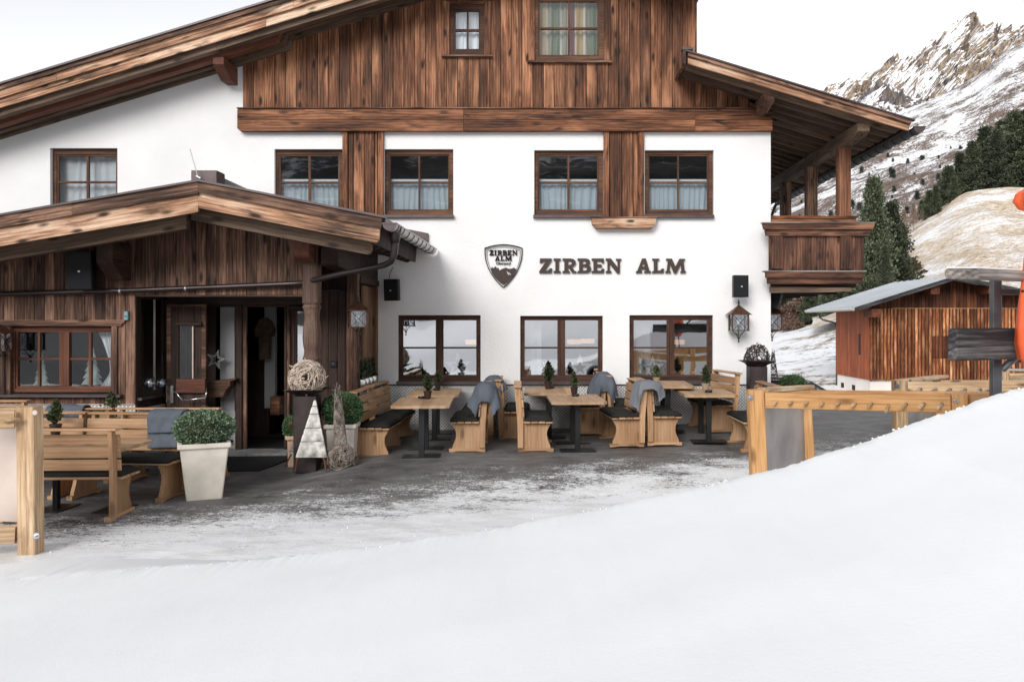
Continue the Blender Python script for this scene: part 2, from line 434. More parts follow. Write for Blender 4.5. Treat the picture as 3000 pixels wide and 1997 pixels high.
M['boxpale'] = leafmat('pale_boxwood_leaf', (.035, .075, .035), (.26, .34, .23))
M['needle'] = leafmat('spruce_needle', (.020, .034, .016), (.13, .15, .065))
M['pine'] = leafmat('swiss_pine_needle', (.018, .026, .017), (.155, .175, .105))
M['pinefar'] = leafmat('far_pine_needle', (.018, .026, .026), (.060, .075, .068))
M['larch'] = leafmat('bare_larch_twig', (.18, .13, .105), (.42, .32, .26))
M['brush'] = leafmat('brown_brushwood_twig', (.075, .042, .030), (.30, .19, .14))
M['heath'] = leafmat('dark_heath_shrub', (.035, .028, .016), (.13, .10, .055))

def checker_plate():
    m, nt, N, L, b = newmat('checker_plate_metal')
    tc = N.new('ShaderNodeTexCoord'); sp = N.new('ShaderNodeSeparateXYZ'); L.new(tc.outputs['Object'], sp.inputs[0])
    def ma(op, a, b_=None, c=None):
        q = N.new('ShaderNodeMath'); q.operation = op
        for i, s in enumerate((a, b_, c)):
            if s is None: continue
            if isinstance(s, (int, float)): q.inputs[i].default_value = s
            else: L.new(s, q.inputs[i])
        return q.outputs[0]
    xy = ma('ADD', sp.outputs[0], sp.outputs[1])
    k = 17.5
    a = ma('MULTIPLY', ma('ADD', xy, sp.outputs[2]), k); c = ma('MULTIPLY', ma('SUBTRACT', xy, sp.outputs[2]), k)
    fa = ma('SUBTRACT', ma('FRACT', a), .5); fc = ma('SUBTRACT', ma('FRACT', c), .5)
    par = ma('ABSOLUTE', ma('MODULO', ma('ADD', ma('FLOOR', a), ma('FLOOR', c)), 2))
    fa2 = ma('MULTIPLY', fa, fa); fc2 = ma('MULTIPLY', fc, fc)
    d1 = ma('ADD', ma('MULTIPLY', fa2, 4.4), ma('MULTIPLY', fc2, 26)); d2 = ma('ADD', ma('MULTIPLY', fc2, 4.4), ma('MULTIPLY', fa2, 26))
    d = ma('ADD', ma('MULTIPLY', d1, par), ma('MULTIPLY', d2, ma('SUBTRACT', 1, par)))
    mr = N.new('ShaderNodeMapRange'); mr.inputs[1].default_value = .5; mr.inputs[2].default_value = 1.4; mr.inputs[3].default_value = 1; mr.inputs[4].default_value = 0
    mr.interpolation_type = 'SMOOTHSTEP'; L.new(d, mr.inputs[0])
    bp = N.new('ShaderNodeBump'); bp.inputs['Strength'].default_value = .7; bp.inputs['Distance'].default_value = .008
    L.new(mr.outputs[0], bp.inputs['Height']); L.new(bp.outputs[0], b.inputs['Normal'])
    mx = N.new('ShaderNodeMix'); mx.data_type = 'RGBA'; mx.inputs['A'].default_value = (.40, .40, .405, 1); mx.inputs['B'].default_value = (.95, .95, .95, 1)  # raised tread is lighter: its highlights are put into the base colour
    L.new(mr.outputs[0], mx.inputs['Factor']); L.new(mx.outputs['Result'], b.inputs['Base Color'])
    b.inputs['Metallic'].default_value = .12; b.inputs['Roughness'].default_value = .4
    return m
M['checker'] = checker_plate()

def stripes():
    m, nt, N, L, b = newmat('striped_curtain_cloth')
    tc = N.new('ShaderNodeTexCoord'); sp = N.new('ShaderNodeSeparateXYZ'); L.new(tc.outputs['Object'], sp.inputs[0])
    q = N.new('ShaderNodeMath'); q.operation = 'MULTIPLY'; q.inputs[1].default_value = 1.5; L.new(sp.outputs[0], q.inputs[0])
    fr = N.new('ShaderNodeMath'); fr.operation = 'FRACT'; L.new(q.outputs[0], fr.inputs[0])
    rp = N.new('ShaderNodeValToRGB'); rp.color_ramp.interpolation = 'CONSTANT'
    cols = [(0, (.10, .13, .07)), (.22, (.45, .45, .38)), (.27, (.22, .20, .14)), (.42, (.42, .40, .33)), (.46, (.16, .03, .025)), (.62, (.42, .40, .34)), (.66, (.33, .22, .08)), (.84, (.42, .40, .35)), (.90, (.22, .19, .13))]
    e = rp.color_ramp.elements; e[0].position = 0; e[0].color = (*cols[0][1], 1); e[1].position = .22; e[1].color = (*cols[1][1], 1)
    for p, c in cols[2:]:
        k = e.new(p); k.color = (*c, 1)
    L.new(fr.outputs[0], rp.inputs[0]); L.new(rp.outputs[0], b.inputs['Base Color']); b.inputs['Roughness'].default_value = .9
    return m
M['stripe'] = stripes()

def snowmat(name, col=(.80, .812, .83), bump=.13):
    m, nt, N, L, b = newmat(name)
    b.inputs['Base Color'].default_value = (*col, 1); b.inputs['Roughness'].default_value = .75; b.inputs['Specular IOR Level'].default_value = .25
    tc = N.new('ShaderNodeTexCoord')
    n1 = N.new('ShaderNodeTexNoise'); n1.inputs['Scale'].default_value = 55; n1.inputs['Detail'].default_value = 8; L.new(tc.outputs['Object'], n1.inputs['Vector'])
    n2 = N.new('ShaderNodeTexNoise'); n2.inputs['Scale'].default_value = 4; n2.inputs['Detail'].default_value = 5; L.new(tc.outputs['Object'], n2.inputs['Vector'])
    ad = N.new('ShaderNodeMath'); ad.operation = 'MULTIPLY_ADD'; L.new(n2.outputs[0], ad.inputs[0]); ad.inputs[1].default_value = 3; L.new(n1.outputs[0], ad.inputs[2])
    bp = N.new('ShaderNodeBump'); bp.inputs['Strength'].default_value = bump; bp.inputs['Distance'].default_value = .012
    L.new(ad.outputs[0], bp.inputs['Height']); L.new(bp.outputs[0], b.inputs['Normal'])
    return m
M['snow'] = snowmat('fresh_snow')

def groundmat():
    m, nt, N, L, b = newmat('asphalt_under_icy_snow')
    tc = N.new('ShaderNodeTexCoord'); sp = N.new('ShaderNodeSeparateXYZ'); L.new(tc.outputs['Object'], sp.inputs[0])
    def ma(op, a, b_=None, c=None):
        q = N.new('ShaderNodeMath'); q.operation = op
        for i, s in enumerate((a, b_, c)):
            if s is None: continue
            if isinstance(s, (int, float)): q.inputs[i].default_value = s
            else: L.new(s, q.inputs[i])
        return q.outputs[0]
    def noi(sx, sy, sc, det, rot=0, rough=.6):
        mp = N.new('ShaderNodeMapping'); mp.inputs['Scale'].default_value = (sx, sy, 1); mp.inputs['Rotation'].default_value = (0, 0, rot)
        L.new(tc.outputs['Object'], mp.inputs[0])
        q = N.new('ShaderNodeTexNoise'); q.inputs['Scale'].default_value = sc; q.inputs['Detail'].default_value = det; q.inputs['Roughness'].default_value = rough
        L.new(mp.outputs[0], q.inputs['Vector']); return q.outputs[0]
    # distance in front of the diagonal edge of the trodden snow
    edge = ma('SUBTRACT', ma('MULTIPLY_ADD', sp.outputs[0], .42, 10.35), sp.outputs[1])
    base = ma('MULTIPLY', edge, .52)
    base = ma('MINIMUM', ma('MAXIMUM', ma('ADD', base, -.12), -.62), .66)
    n1 = ma('MULTIPLY', ma('SUBTRACT', noi(1.0, 3.0, 11, 9, -.26, .72), .5), 2.7)
    n2 = ma('MULTIPLY', ma('SUBTRACT', noi(1, 2.2, 1.3, 4, -.30), .5), 1.9)
    n3 = ma('MULTIPLY', ma('SUBTRACT', noi(1, 2.8, 46, 4, -.26, .7), .5), 2.6)
    s = ma('ADD', ma('ADD', base, n1), ma('ADD', n2, n3))
    mr = N.new('ShaderNodeMapRange'); mr.inputs[1].default_value = .0; mr.inputs[2].default_value = .06; L.new(s, mr.inputs[0])
    # asphalt
    na = noi(1, 1, 1.2, 4); nb = noi(1, 1, 120, 3); nd = noi(1, 3.0, 2.5, 6, -.2)
    ra = N.new('ShaderNodeValToRGB'); ra.color_ramp.elements[0].position = .38; ra.color_ramp.elements[1].position = .66
    ra.color_ramp.elements[0].color = (.042, .041, .042, 1); ra.color_ramp.elements[1].color = (.25, .245, .24, 1)
    mixf = ma('ADD', ma('MULTIPLY', na, .35), ma('ADD', ma('MULTIPLY', nb, .3), ma('MULTIPLY', nd, .35)))
    L.new(mixf, ra.inputs[0])
    # snow: clean and grey slush
    ns = noi(1, 2.0, 3.0, 7, -.3, .65)
    rs = N.new('ShaderNodeValToRGB'); rs.color_ramp.elements[0].position = .38; rs.color_ramp.elements[1].position = .50
    rs.color_ramp.elements[0].color = (.74, .74, .74, 1); rs.color_ramp.elements[1].color = (.84, .85, .87, 1)
    L.new(ns, rs.inputs[0])
    mx = N.new('ShaderNodeMix'); mx.data_type = 'RGBA'; L.new(mr.outputs[0], mx.inputs['Factor']); L.new(ra.outputs[0], mx.inputs['A']); L.new(rs.outputs[0], mx.inputs['B'])
    L.new(mx.outputs['Result'], b.inputs['Base Color'])
    rr = N.new('ShaderNodeMapRange'); rr.inputs[1].default_value = .45; rr.inputs[2].default_value = .62; rr.inputs[3].default_value = .45; rr.inputs[4].default_value = .8; L.new(na, rr.inputs[0])
    L.new(rr.outputs[0], b.inputs['Roughness']); b.inputs['Specular IOR Level'].default_value = .35
    h = ma('ADD', ma('MULTIPLY', mr.outputs[0], 1.4), ma('ADD', ma('MULTIPLY', nb, .15), ma('MULTIPLY', n1, .5)))
    bp = N.new('ShaderNodeBump'); bp.inputs['Strength'].default_value = .55; bp.inputs['Distance'].default_value = .02
    L.new(h, bp.inputs['Height']); L.new(bp.outputs[0], b.inputs['Normal'])
    return m
M['ground'] = groundmat()

def landmat(name, snow, rock, rock2, su, sv, bias, scale=6.0, ang=0.0, rockscale=12, sharp=.06, fine=.5, grad=0.0, obj=0, steep=0.0, rock3=None):
    """snow lying in streaks over grass or rock; streaks follow the surface's own UV directions"""
    m, nt, N, L, b = newmat(name)
    b.inputs['Roughness'].default_value = .9; b.inputs['Specular IOR Level'].default_value = .1
    tc = N.new('ShaderNodeTexCoord')
    def noi(sx, sy, sc, det, rough=.62, rot=0):
        mp = N.new('ShaderNodeMapping'); mp.inputs['Scale'].default_value = (sx, sy, 1); mp.inputs['Rotation'].default_value = (0, 0, rot)
        L.new(tc.outputs['Object' if obj else 'UV'], mp.inputs[0])
        if obj: mp.inputs['Scale'].default_value = (sx*obj, sx*obj, sy*obj); mp.inputs['Rotation'].default_value = (0, rot, 0)
        q = N.new('ShaderNodeTexNoise'); q.inputs['Scale'].default_value = sc; q.inputs['Detail'].default_value = det; q.inputs['Roughness'].default_value = rough
        L.new(mp.outputs[0], q.inputs['Vector']); return q.outputs[0]
    def ma(op, a, b_=None, c=None):
        q = N.new('ShaderNodeMath'); q.operation = op
        for i, s in enumerate((a, b_, c)):
            if s is None: continue
            if isinstance(s, (int, float)): q.inputs[i].default_value = s
            else: L.new(s, q.inputs[i])
        return q.outputs[0]
    a = noi(su, sv, scale, 9, .68, ang); c = noi(su, sv, scale*.22, 3, .5, ang); d = noi(su*1.5, sv*1.5, scale*4, 5, .7, ang)
    s = ma('ADD', ma('MULTIPLY', a, 1 - fine*.4), ma('ADD', ma('MULTIPLY', c, .45), ma('MULTIPLY', d, fine*.4)))
    sp = N.new('ShaderNodeSeparateXYZ'); L.new(tc.outputs['UV'], sp.inputs[0])
    s = ma('ADD', s, ma('MULTIPLY', sp.outputs[1], grad))
    if steep:
        ge = N.new('ShaderNodeNewGeometry'); sn = N.new('ShaderNodeSeparateXYZ'); L.new(ge.outputs['Normal'], sn.inputs[0]); s = ma('ADD', s, ma('MULTIPLY', ma('SUBTRACT', sn.outputs[2], .55), steep))
    mr = N.new('ShaderNodeMapRange'); mr.inputs[1].default_value = bias - sharp; mr.inputs[2].default_value = bias + sharp; L.new(s, mr.inputs[0])
    rk = noi(su, sv, rockscale, 8, .7, ang)
    rp = N.new('ShaderNodeValToRGB'); rp.color_ramp.elements[0].position = .36; rp.color_ramp.elements[1].position = .62
    rp.color_ramp.elements[0].color = (*rock, 1); rp.color_ramp.elements[1].color = (*rock2, 1); L.new(rk, rp.inputs[0])
    mx = N.new('ShaderNodeMix'); mx.data_type = 'RGBA'; mx.inputs['B'].default_value = (*snow, 1)
    L.new(mr.outputs[0], mx.inputs['Factor']); L.new(rp.outputs[0], mx.inputs['A']); L.new(mx.outputs['Result'], b.inputs['Base Color'])
    return m
# ================================================================== SETTING
import numpy as np
def grid_mesh(name, xs, ys, zf, mat, kind='structure', smooth=True, uvf=None):
    nx, ny = len(xs), len(ys); vs = [(x, y, zf(x, y)) for y in ys for x in xs]
    fs = [(j*nx+i, j*nx+i+1, (j+1)*nx+i+1, (j+1)*nx+i) for j in range(ny-1) for i in range(nx-1)]
    me = bpy.data.meshes.new(name); me.from_pydata(vs, [], fs)
    if smooth: me.polygons.foreach_set('use_smooth', [True]*len(me.polygons))
    me.update(); o = addobj(name, me, mat); o['kind'] = kind
    return o
def lin(a, b, s): n = max(1, int(round((b-a)/s))); return [a + (b-a)*i/n for i in range(n)]
def gz(x, y):
    z = g(x, y)
    if 4.5 < y < 13.5 and -9 < x < 7:
        e = max(0, min(1, (10.35 + .42*x - y) * .5 + .3))
        if e > 0:
            n = noise.noise(Vector((x*3.5 + y*1.2, y*6, 0))) * .6 + noise.noise(Vector((x*9, y*15, 3))) * .4 + noise.noise(Vector((x*1.1, y*2.2, 7))) * .7
            z += e * (.016 * n + .008)
    return z
xs = lin(-60, -9, 6) + lin(-9, 7, .055) + lin(7, 60, 5) + [60]
ys = lin(3.5, 5.2, .6) + lin(5.2, 13.5, .05) + lin(13.5, 16, .5) + lin(16, 46, 1.2) + [46]
ground = grid_mesh('ground', xs, ys, gz, M['ground'])

# ---- the fresh snow bank in the foreground
CR = [(-900, 1760, 6.5), (-300, 1712, 6.45), (0, 1698, 6.4), (382, 1668, 6.3), (764, 1642, 6.2), (1146, 1595, 6.0), (1500, 1543, 5.8), (1818, 1476, 5.6),
      (2200, 1393, 5.4), (2379, 1348, 5.25), (2544, 1291, 5.1), (2620, 1259, 5.0), (2773, 1205, 4.9), (3000, 1134, 4.7), (3500, 1010, 4.5), (4400, 850, 4.3)]
cu = [c[0] for c in CR]; cv = [c[1] for c in CR]; cy = [c[2] for c in CR]
def bank_mesh():
    us = np.linspace(-900, 4400, 640); vs = []; cols = len(us)
    crest = []
    for u in us:
        Y = float(np.interp(u, cu, cy)); v = float(np.interp(u, cu, cv))
        # smooth the polyline a little
        v = (v + float(np.interp(u-90, cu, cv)) + float(np.interp(u+90, cu, cv))) / 3
        p = P(u, v, Y); p.z += .010 * noise.noise(Vector((u*.045, 0, 1))) + .007 * abs(noise.noise(Vector((u*.13, 5, 1)))) + .02 * noise.noise(Vector((u*.006, 5, 9)))
        crest.append(p)
    sm_crest = [(sum(crest[min(max(i+k,0),len(crest)-1)].z for k in range(-30,31)))/61 for i in range(len(crest))]
    rows = []
    back = [(.9, -1.15), (.6, -.75), (.36, -.40), (.18, -.15), (.07, -.035), (.02, -.004)]
    for dy, dz in back:
        r = []
        for p in crest:
            x, y = p.x, p.y + dy; hgt = max(.02, p.z - g(x, y)); z = p.z + dz * hgt
            z = max(z, g(x, y) - .08)
            r.append((x, y, z + .006 * noise.noise(Vector((x*7, y*9, 0)))))
        rows.append(r)
    rows.append([tuple(p) for p in crest])
    for t in list(np.linspace(.008, .1, 8)) + list(np.linspace(.13, 1, 60)):
        r = []
        for ci, p in enumerate(crest):
            y = p.y - t * (p.y + 6.0); x = p.x * (1 + .25*t)
            d = p.y - y
            fall = .055 * sm(-1, 3, p.x) * d + .02 * d
            kk = sm(0, .25, d); z = p.z*(1-kk) + sm_crest[ci]*kk - fall * (1 - .35*sm(2, 9, d))
            z += .035 * noise.noise(Vector((x*.55, y*.7, 2))) * min(1, d) + .012 * noise.noise(Vector((x*1.7, y*2.3, 4))) * min(1, d*3) + .003 * noise.noise(Vector((x*9, y*12, 4))) * min(1, d*6)
            z = max(z, -.3)
            r.append((x, y, z))
        rows.append(r)
    vv = [q for r in rows for q in r]; n = cols
    fs = [(j*n+i, j*n+i+1, (j+1)*n+i+1, (j+1)*n+i) for j in range(len(rows)-1) for i in range(n-1)]
    me = bpy.data.meshes.new('snow_bank'); me.from_pydata(vv, [], fs); me.polygons.foreach_set('use_smooth', [True]*len(fs)); me.update(); fixn(me)
    return me
o = addobj('snow_bank', bank_mesh(), M['snow']); o['kind'] = 'structure'
# loose crumbs of snow on the crest and in the road
mb = MB()
rr = random.Random(3)
def crumb(mb, x, y, z, r):
    pts = [(1,0,0),(-1,0,0),(0,1,0),(0,-1,0),(0,0,1),(0,0,-1)]
    vs = [(x + p[0]*r*rr.uniform(.7,1.3), y + p[1]*r*rr.uniform(.7,1.3), z + p[2]*r*rr.uniform(.6,1.1)) for p in pts]
    mb.add(vs, [(0,2,4),(2,1,4),(1,3,4),(3,0,4),(2,0,5),(1,2,5),(3,1,5),(0,3,5)])
for i in range(260):
    u = rr.uniform(0, 3000); Y = float(np.interp(u, cu, cy)); v = float((np.interp(u, cu, cv)+np.interp(u-90, cu, cv)+np.interp(u+90, cu, cv))/3)
    p = P(u, v, Y); crumb(mb, p.x, p.y + rr.uniform(-.03, .03), p.z + rr.uniform(-.008, .0), rr.uniform(.004, .011))
for i in range(1100):
    x = rr.uniform(-6.5, 3.5); e = abs(rr.gauss(0, 1.4)); y = 10.1 + .42*x - e + .4
    if y < 6.3: continue
    crumb(mb, x, y, gz(x, y) + .004, rr.uniform(.003, .008) * (1 if rr.random() < .93 else 1.7))
o = mb.build('snow_crumbs', M['snow'], smooth=True); o['kind'] = 'stuff'; o['label'] = 'loose crumbs of snow scattered over the road and the crest of the bank'; o['category'] = 'snow'

# ---- lofted land: curves of (u, v, Y) points, far things where they stand
def loft(name, curves, nu, rows, mat, amp, fr, uvs=(1, 1), ridge=False, taper=(0, 0), kind='structure', label=None, seed=0):
    C = []
    u0 = min(p[0] for p in curves[0]); u1 = max(p[0] for p in curves[0])
    for c in curves:
        us = np.linspace(c[0][0], c[-1][0], nu); a = [p[0] for p in c]
        C.append([(u, float(np.interp(u, a, [p[1] for p in c])), float(np.interp(u, a, [p[2] for p in c]))) for u in us])
    grid = []
    for k in range(len(C)-1):
        m = rows[k]
        for j in range(m + (1 if k == len(C)-2 else 0)):
            t = j/m; row = []
            for i in range(nu):
                a = P(*C[k][i]); b_ = P(*C[k+1][i]); row.append(a.lerp(b_, t))
            grid.append(row)
    nr = len(grid); vs = []
    for j, row in enumerate(grid):
        tj = j/(nr-1)
        tp = min(1, taper[0] + tj*8) * min(1, taper[1] + (1-tj)*8)
        for i, p in enumerate(row):
            q = Vector((p.x*fr, p.y*fr*.6, p.z*fr + seed))
            h = 0; am = 1; f2 = 1
            for oc in range(5):
                n = noise.noise(q*f2)
                if ridge: n = (1 - abs(n)*2.2)
                h += n*am; am *= .5; f2 *= 2.1
            if ridge: h -= 1.0
            vs.append((p.x + h*amp*.3*tp, p.y - h*amp*.8*tp, p.z + h*amp*.7*tp))
    fs = [(j*nu+i, j*nu+i+1, (j+1)*nu+i+1, (j+1)*nu+i) for j in range(nr-1) for i in range(nu-1)]
    me = bpy.data.meshes.new(name); me.from_pydata(vs, [], fs); me.polygons.foreach_set('use_smooth', [not ridge]*len(fs))
    uv = me.uv_layers.new(name='UVMap'); co = np.empty(len(me.loops)*2, 'f'); li = np.empty(len(me.loops), 'i'); me.loops.foreach_get('vertex_index', li)
    co[0::2] = (li % nu)/(nu-1)*uvs[0]; co[1::2] = (1 - (li//nu)/(nr-1))*uvs[1]; uv.data.foreach_set('uv', co)
    me.update(); o = addobj(name, me, mat); o['kind'] = kind
    if label: o['label'] = label
    return o

SNOW = (.84, .85, .88)
m_peak = landmat('snowy_sun_painted_rock', SNOW, (.030, .032, .050), (.38, .29, .20), 1.0, .55, .57, scale=5, ang=.5, rockscale=9, sharp=.04, fine=1.2, obj=.006, steep=.55)  # gold and blue-black tones paint sunlit and shaded faces into the rock
m_peak2 = landmat('snowy_blue_grey_rock', SNOW, (.04, .045, .06), (.20, .16, .13), 1.0, .55, .74, scale=5, ang=.5, rockscale=9, sharp=.04, fine=1.1, obj=.008, steep=.4)
m_slope = landmat('streaked_snow_on_brown_heath', SNOW, (.085, .062, .050), (.20, .15, .125), 1.0, 2.6, .785, scale=13, ang=-.16, rockscale=22, sharp=.035, fine=1.3, grad=.05)
m_grass = landmat('dry_grass_with_thin_snow', SNOW, (.30, .225, .155), (.70, .59, .46), .8, 3.0, .765, scale=9, ang=-.38, rockscale=26, sharp=.07, fine=1.2)
m_meadow = landmat('thin_snow_on_grass', SNOW, (.13, .095, .065), (.38, .29, .20), 1.0, 3.4, .675, scale=6, ang=-.22, rockscale=12, sharp=.05, fine=1.0)

peaks = [
 [(1900,420,4600),(2200,318,4400),(2400,257,4300),(2441,244,4300),(2477,237,4250),(2515,221,4250),(2549,212,4200),(2566,200,4200),(2584,185,4200),(2612,190,4200),(2642,168,4200),(2685,141,4200),(2717,127,4200),(2750,94,4200),(2786,74,4200),(2816,52,4200),(2841,77,4200),(2860,73,4300),(2880,68,4300),(2899,83,4300),(2932,103,4400),(2960,101,4400),(3000,102,4400),(3200,60,4400),(3500,90,4400)],
 [(1900,520,4000),(2300,360,3900),(2500,300,3800),(2600,280,3700),(2700,240,3650),(2800,180,3700),(2850,190,3700),(2950,190,3800),(3100,180,3900),(3500,200,4000)],
 [(1900,640,3200),(2300,480,3100),(2500,420,3000),(2600,400,2900),(2700,380,2900),(2850,340,2900),(2950,330,3000),(3100,330,3000),(3500,340,3100)]]
loft('mountain_peak', peaks, 520, [110, 70], m_peak, 120, .0048, uvs=(3, 1.2), ridge=True, taper=(.06, .5))
spur = [[(2480,330,2600),(2540,262,2600),(2572,232,2600),(2600,243,2600),(2640,272,2600),(2690,296,2600),(2720,312,2600),(2780,330,2600)],
        [(2480,420,2300),(2560,340,2300),(2600,330,2300),(2650,340,2300),(2700,345,2300),(2780,360,2300)]]
loft('mountain_spur', spur, 120, [50], m_peak2, 45, .006, uvs=(1.2, .6), ridge=True, taper=(.1, .4), seed=9)
slope = [
 [(2000,640,1300),(2260,520,1350),(2450,412,1400),(2626,329,1450),(2717,298,1480),(2791,264,1500),(2855,228,1500),(2900,190,1500),(2943,154,1500),(3000,122,1500),(3200,40,1500),(3500,0,1500)],
 [(2000,720,800),(2260,620,800),(2450,540,850),(2626,480,850),(2800,430,850),(3000,380,850),(3200,340,850),(3500,300,850)],
 [(2000,860,330),(2260,820,330),(2450,760,330),(2626,700,330),(2800,640,330),(3000,600,330),(3200,560,330),(3500,500,330)]]
slope_o = loft('mountain_slope', slope, 260, [60, 60], m_slope, 9, .012, uvs=(3, 1.6), taper=(.3, .3))
hill = [
 [(2380,868,150),(2480,812,145),(2560,772,140),(2612,735,135),(2640,690,132),(2684,650,130),(2717,630,128),(2750,614,126),(2789,583,124),(2830,564,122),(2865,556,120),(2954,547,120),(3000,549,120),(3200,530,120),(3500,500,120)],
 [(2380,900,110),(2480,860,105),(2612,800,102),(2717,740,100),(2865,690,98),(3000,680,96),(3200,670,95),(3500,650,95)],
 [(2380,960,78),(2480,930,76),(2612,900,74),(2717,880,72),(2865,860,70),(3000,850,70),(3200,840,70),(3500,830,70)]]
hill_o = loft('grass_hill', hill, 200, [50, 50], m_grass, 1.3, .07, uvs=(3, 1.3), taper=(.15, .3), seed=4)
meadow = [
 [(1900,1060,108),(2100,1012,102),(2256,975,96),(2340,958,94),(2400,942,92),(2451,930,90),(2560,905,88),(2700,880,84),(3000,850,80),(3500,840,80)],
 [(1900,1120,66),(2256,1070,64),(2450,1040,62),(2700,1010,62),(3000,1000,62),(3500,1000,62)],
 [(1900,1190,44),(2256,1182,44),(2450,1182,44),(2700,1182,44),(3000,1182,44),(3500,1182,44)]]
meadow_o = loft('snowy_meadow', meadow, 200, [60, 60], m_meadow, .28, .16, uvs=(3, 1.3), taper=(.3, 0), seed=2)
bank2 = [
 [(1900,800,250),(2200,760,240),(2300,770,230),(2450,760,220),(2600,740,200),(2700,700,170)],
 [(1900,930,130),(2200,900,125),(2300,890,120),(2450,870,118),(2600,830,118),(2700,800,118)],
 [(1900,1065,107),(2100,1018,101),(2256,981,95),(2340,964,93),(2451,938,89),(2700,890,83)]]
m_brush = landmat('brown_undergrowth_slope', (.6,.58,.56), (.045, .032, .024), (.26, .17, .125), 1.4, 1.6, .86, scale=7, rockscale=9, sharp=.06, fine=.8)
loft('brushwood_slope', bank2, 90, [30, 30], m_brush, 1.8, .05, uvs=(2, 1), taper=(.2, 0), seed=12)

# ---- the valley side behind the camera (seen in the window panes)
m_rear = landmat('dark_wooded_rock_face', (.55, .56, .6), (.010, .012, .012), (.06, .055, .05), 1, 1, .80, scale=9, rockscale=12, sharp=.05)
def rz(x, y):
    d = -y; hi = 4.2 * sm(-9, -1, x) + .5
    z = -.4 + .9 * sm(5.9, 11, d) + hi * max(0, min(1, (d-6)/34))
    if d > 40: z += (d-40) * .42
    z += (noise.noise(Vector((x*.06, y*.06, 0))) * 1.6) * sm(8, 60, d) + noise.noise(Vector((x*.3, y*.3, 0))) * .25 * sm(6, 20, d)
    return z
def rearpart(name, y0, y1, sy, mat):
    xs_ = lin(-130, 130, 3) + [130]; ys_ = lin(y0, y1, sy) + [y1]
    nx, ny = len(xs_), len(ys_); vs = [(x, y, rz(x, y)) for y in ys_ for x in xs_]
    fs = [(j*nx+i, j*nx+i+1, (j+1)*nx+i+1, (j+1)*nx+i) for j in range(ny-1) for i in range(nx-1)]
    me = bpy.data.meshes.new(name); me.from_pydata(vs, [], fs)
    uv = me.uv_layers.new(name='UVMap'); co = np.empty(len(me.loops)*2, 'f'); li = np.empty(len(me.loops), 'i'); me.loops.foreach_get('vertex_index', li)
    co[0::2] = (li % nx)/(nx-1)*5; co[1::2] = (li//nx)/(ny-1)*2.5; uv.data.foreach_set('uv', co)
    me.polygons.foreach_set('use_smooth', [True]*len(fs)); me.update(); fixn(me)
    o = addobj(name, me, mat); o['kind'] = 'structure'
rearpart('snow_field', -42, -5.9, 1.5, M['snow'])
rearpart('wooded_mountainside', -150, -42, 4, m_rear)

# ================================================================== CHALET
S = .304                                        # slope of the big roof in the photograph
chalet = thing('chalet', 'big white plastered mountain inn with dark timber gable and tiled rows of windows'.replace('tiled rows of ', ''), 'building', (0, YW, 0))
XR = X_(2258, YW); XL = X_(-420, YW)
def topv(u):                                    # upper edge of the facade in photograph rows
    if u < 1600: return 404 - S*u if u < 866 else 111 - .303*(u-870)
    return min(330, -150 + .307*(u-1600)) if u <= 2036 else 214 + .307*(u-1985)
holes = [(147,344,434,640), (804,1003,437,636), (1125,1328,437,634), (1565,1768,440,634), (1889,2091,440,634),
         (1165,1408,923,1117), (1524,1766,925,1117), (1844,2089,923,1117), (1318,1417,13,158), (1568,1769,-27,175), (560,905,870,1296)]
mb = MB()
cuts = sorted(set([-420, 713, 866, 1600, 2036, 2258] + [h[0] for h in holes] + [h[1] for h in holes]))
for a, b_ in zip(cuts, cuts[1:]):
    hs_ = sorted([h for h in holes if h[0] < (a+b_)/2 < h[1]], key=lambda h: h[2])
    lo = 1300
    segs = []; cur_t = ('top',)
    prev = None
    for h in hs_:
        segs.append((prev, h[2])); prev = h[3]
    segs.append((prev, lo))
    for t, bt in segs:
        ta = topv(a+.01) if t is None else t; tb = topv(b_-.01) if t is None else t
        if bt <= max(ta, tb): continue
        mb.quad(P(a, bt, YW), P(b_, bt, YW), P(b_, tb, YW), P(a, ta, YW))
for (u0, u1, v0, v1) in holes:
    a, b_, c, d = P(u0, v0, YW), P(u1, v0, YW), P(u1, v1, YW), P(u0, v1, YW); k = Vector((0, .16, 0))
    for p, q in ((a, b_), (b_, c), (c, d), (d, a)): mb.quad(p, q, q + k, p + k)
zt = Z_(topv(2258), YW) - .25
mb.quad((XR, YW, -1.5), (XR, 22.3, -1.5), (XR, 22.3, zt), (XR, YW, zt))
mb.quad((XR, 22.3, -1.5), (XL, 22.3, -1.5), (XL, 22.3, 4.2), (XR, 22.3, 4.2))
mb.quad((XL, YW, -1.5), (XL, 22.3, -1.5), (XL, 22.3, 4.0), (XL, YW, 4.0))
mb.build('wall', M['plaster'], chalet)
mb = MB()
mb.quad((XL, 18.2, -.2), (XR, 18.2, -.2), (XR, 18.2, 6.9), (XL, 18.2, 6.9))
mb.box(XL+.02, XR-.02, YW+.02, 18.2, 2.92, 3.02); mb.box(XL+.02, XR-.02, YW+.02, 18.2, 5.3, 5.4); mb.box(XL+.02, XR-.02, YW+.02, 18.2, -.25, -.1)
mb.build('interior', M['dark'], chalet)

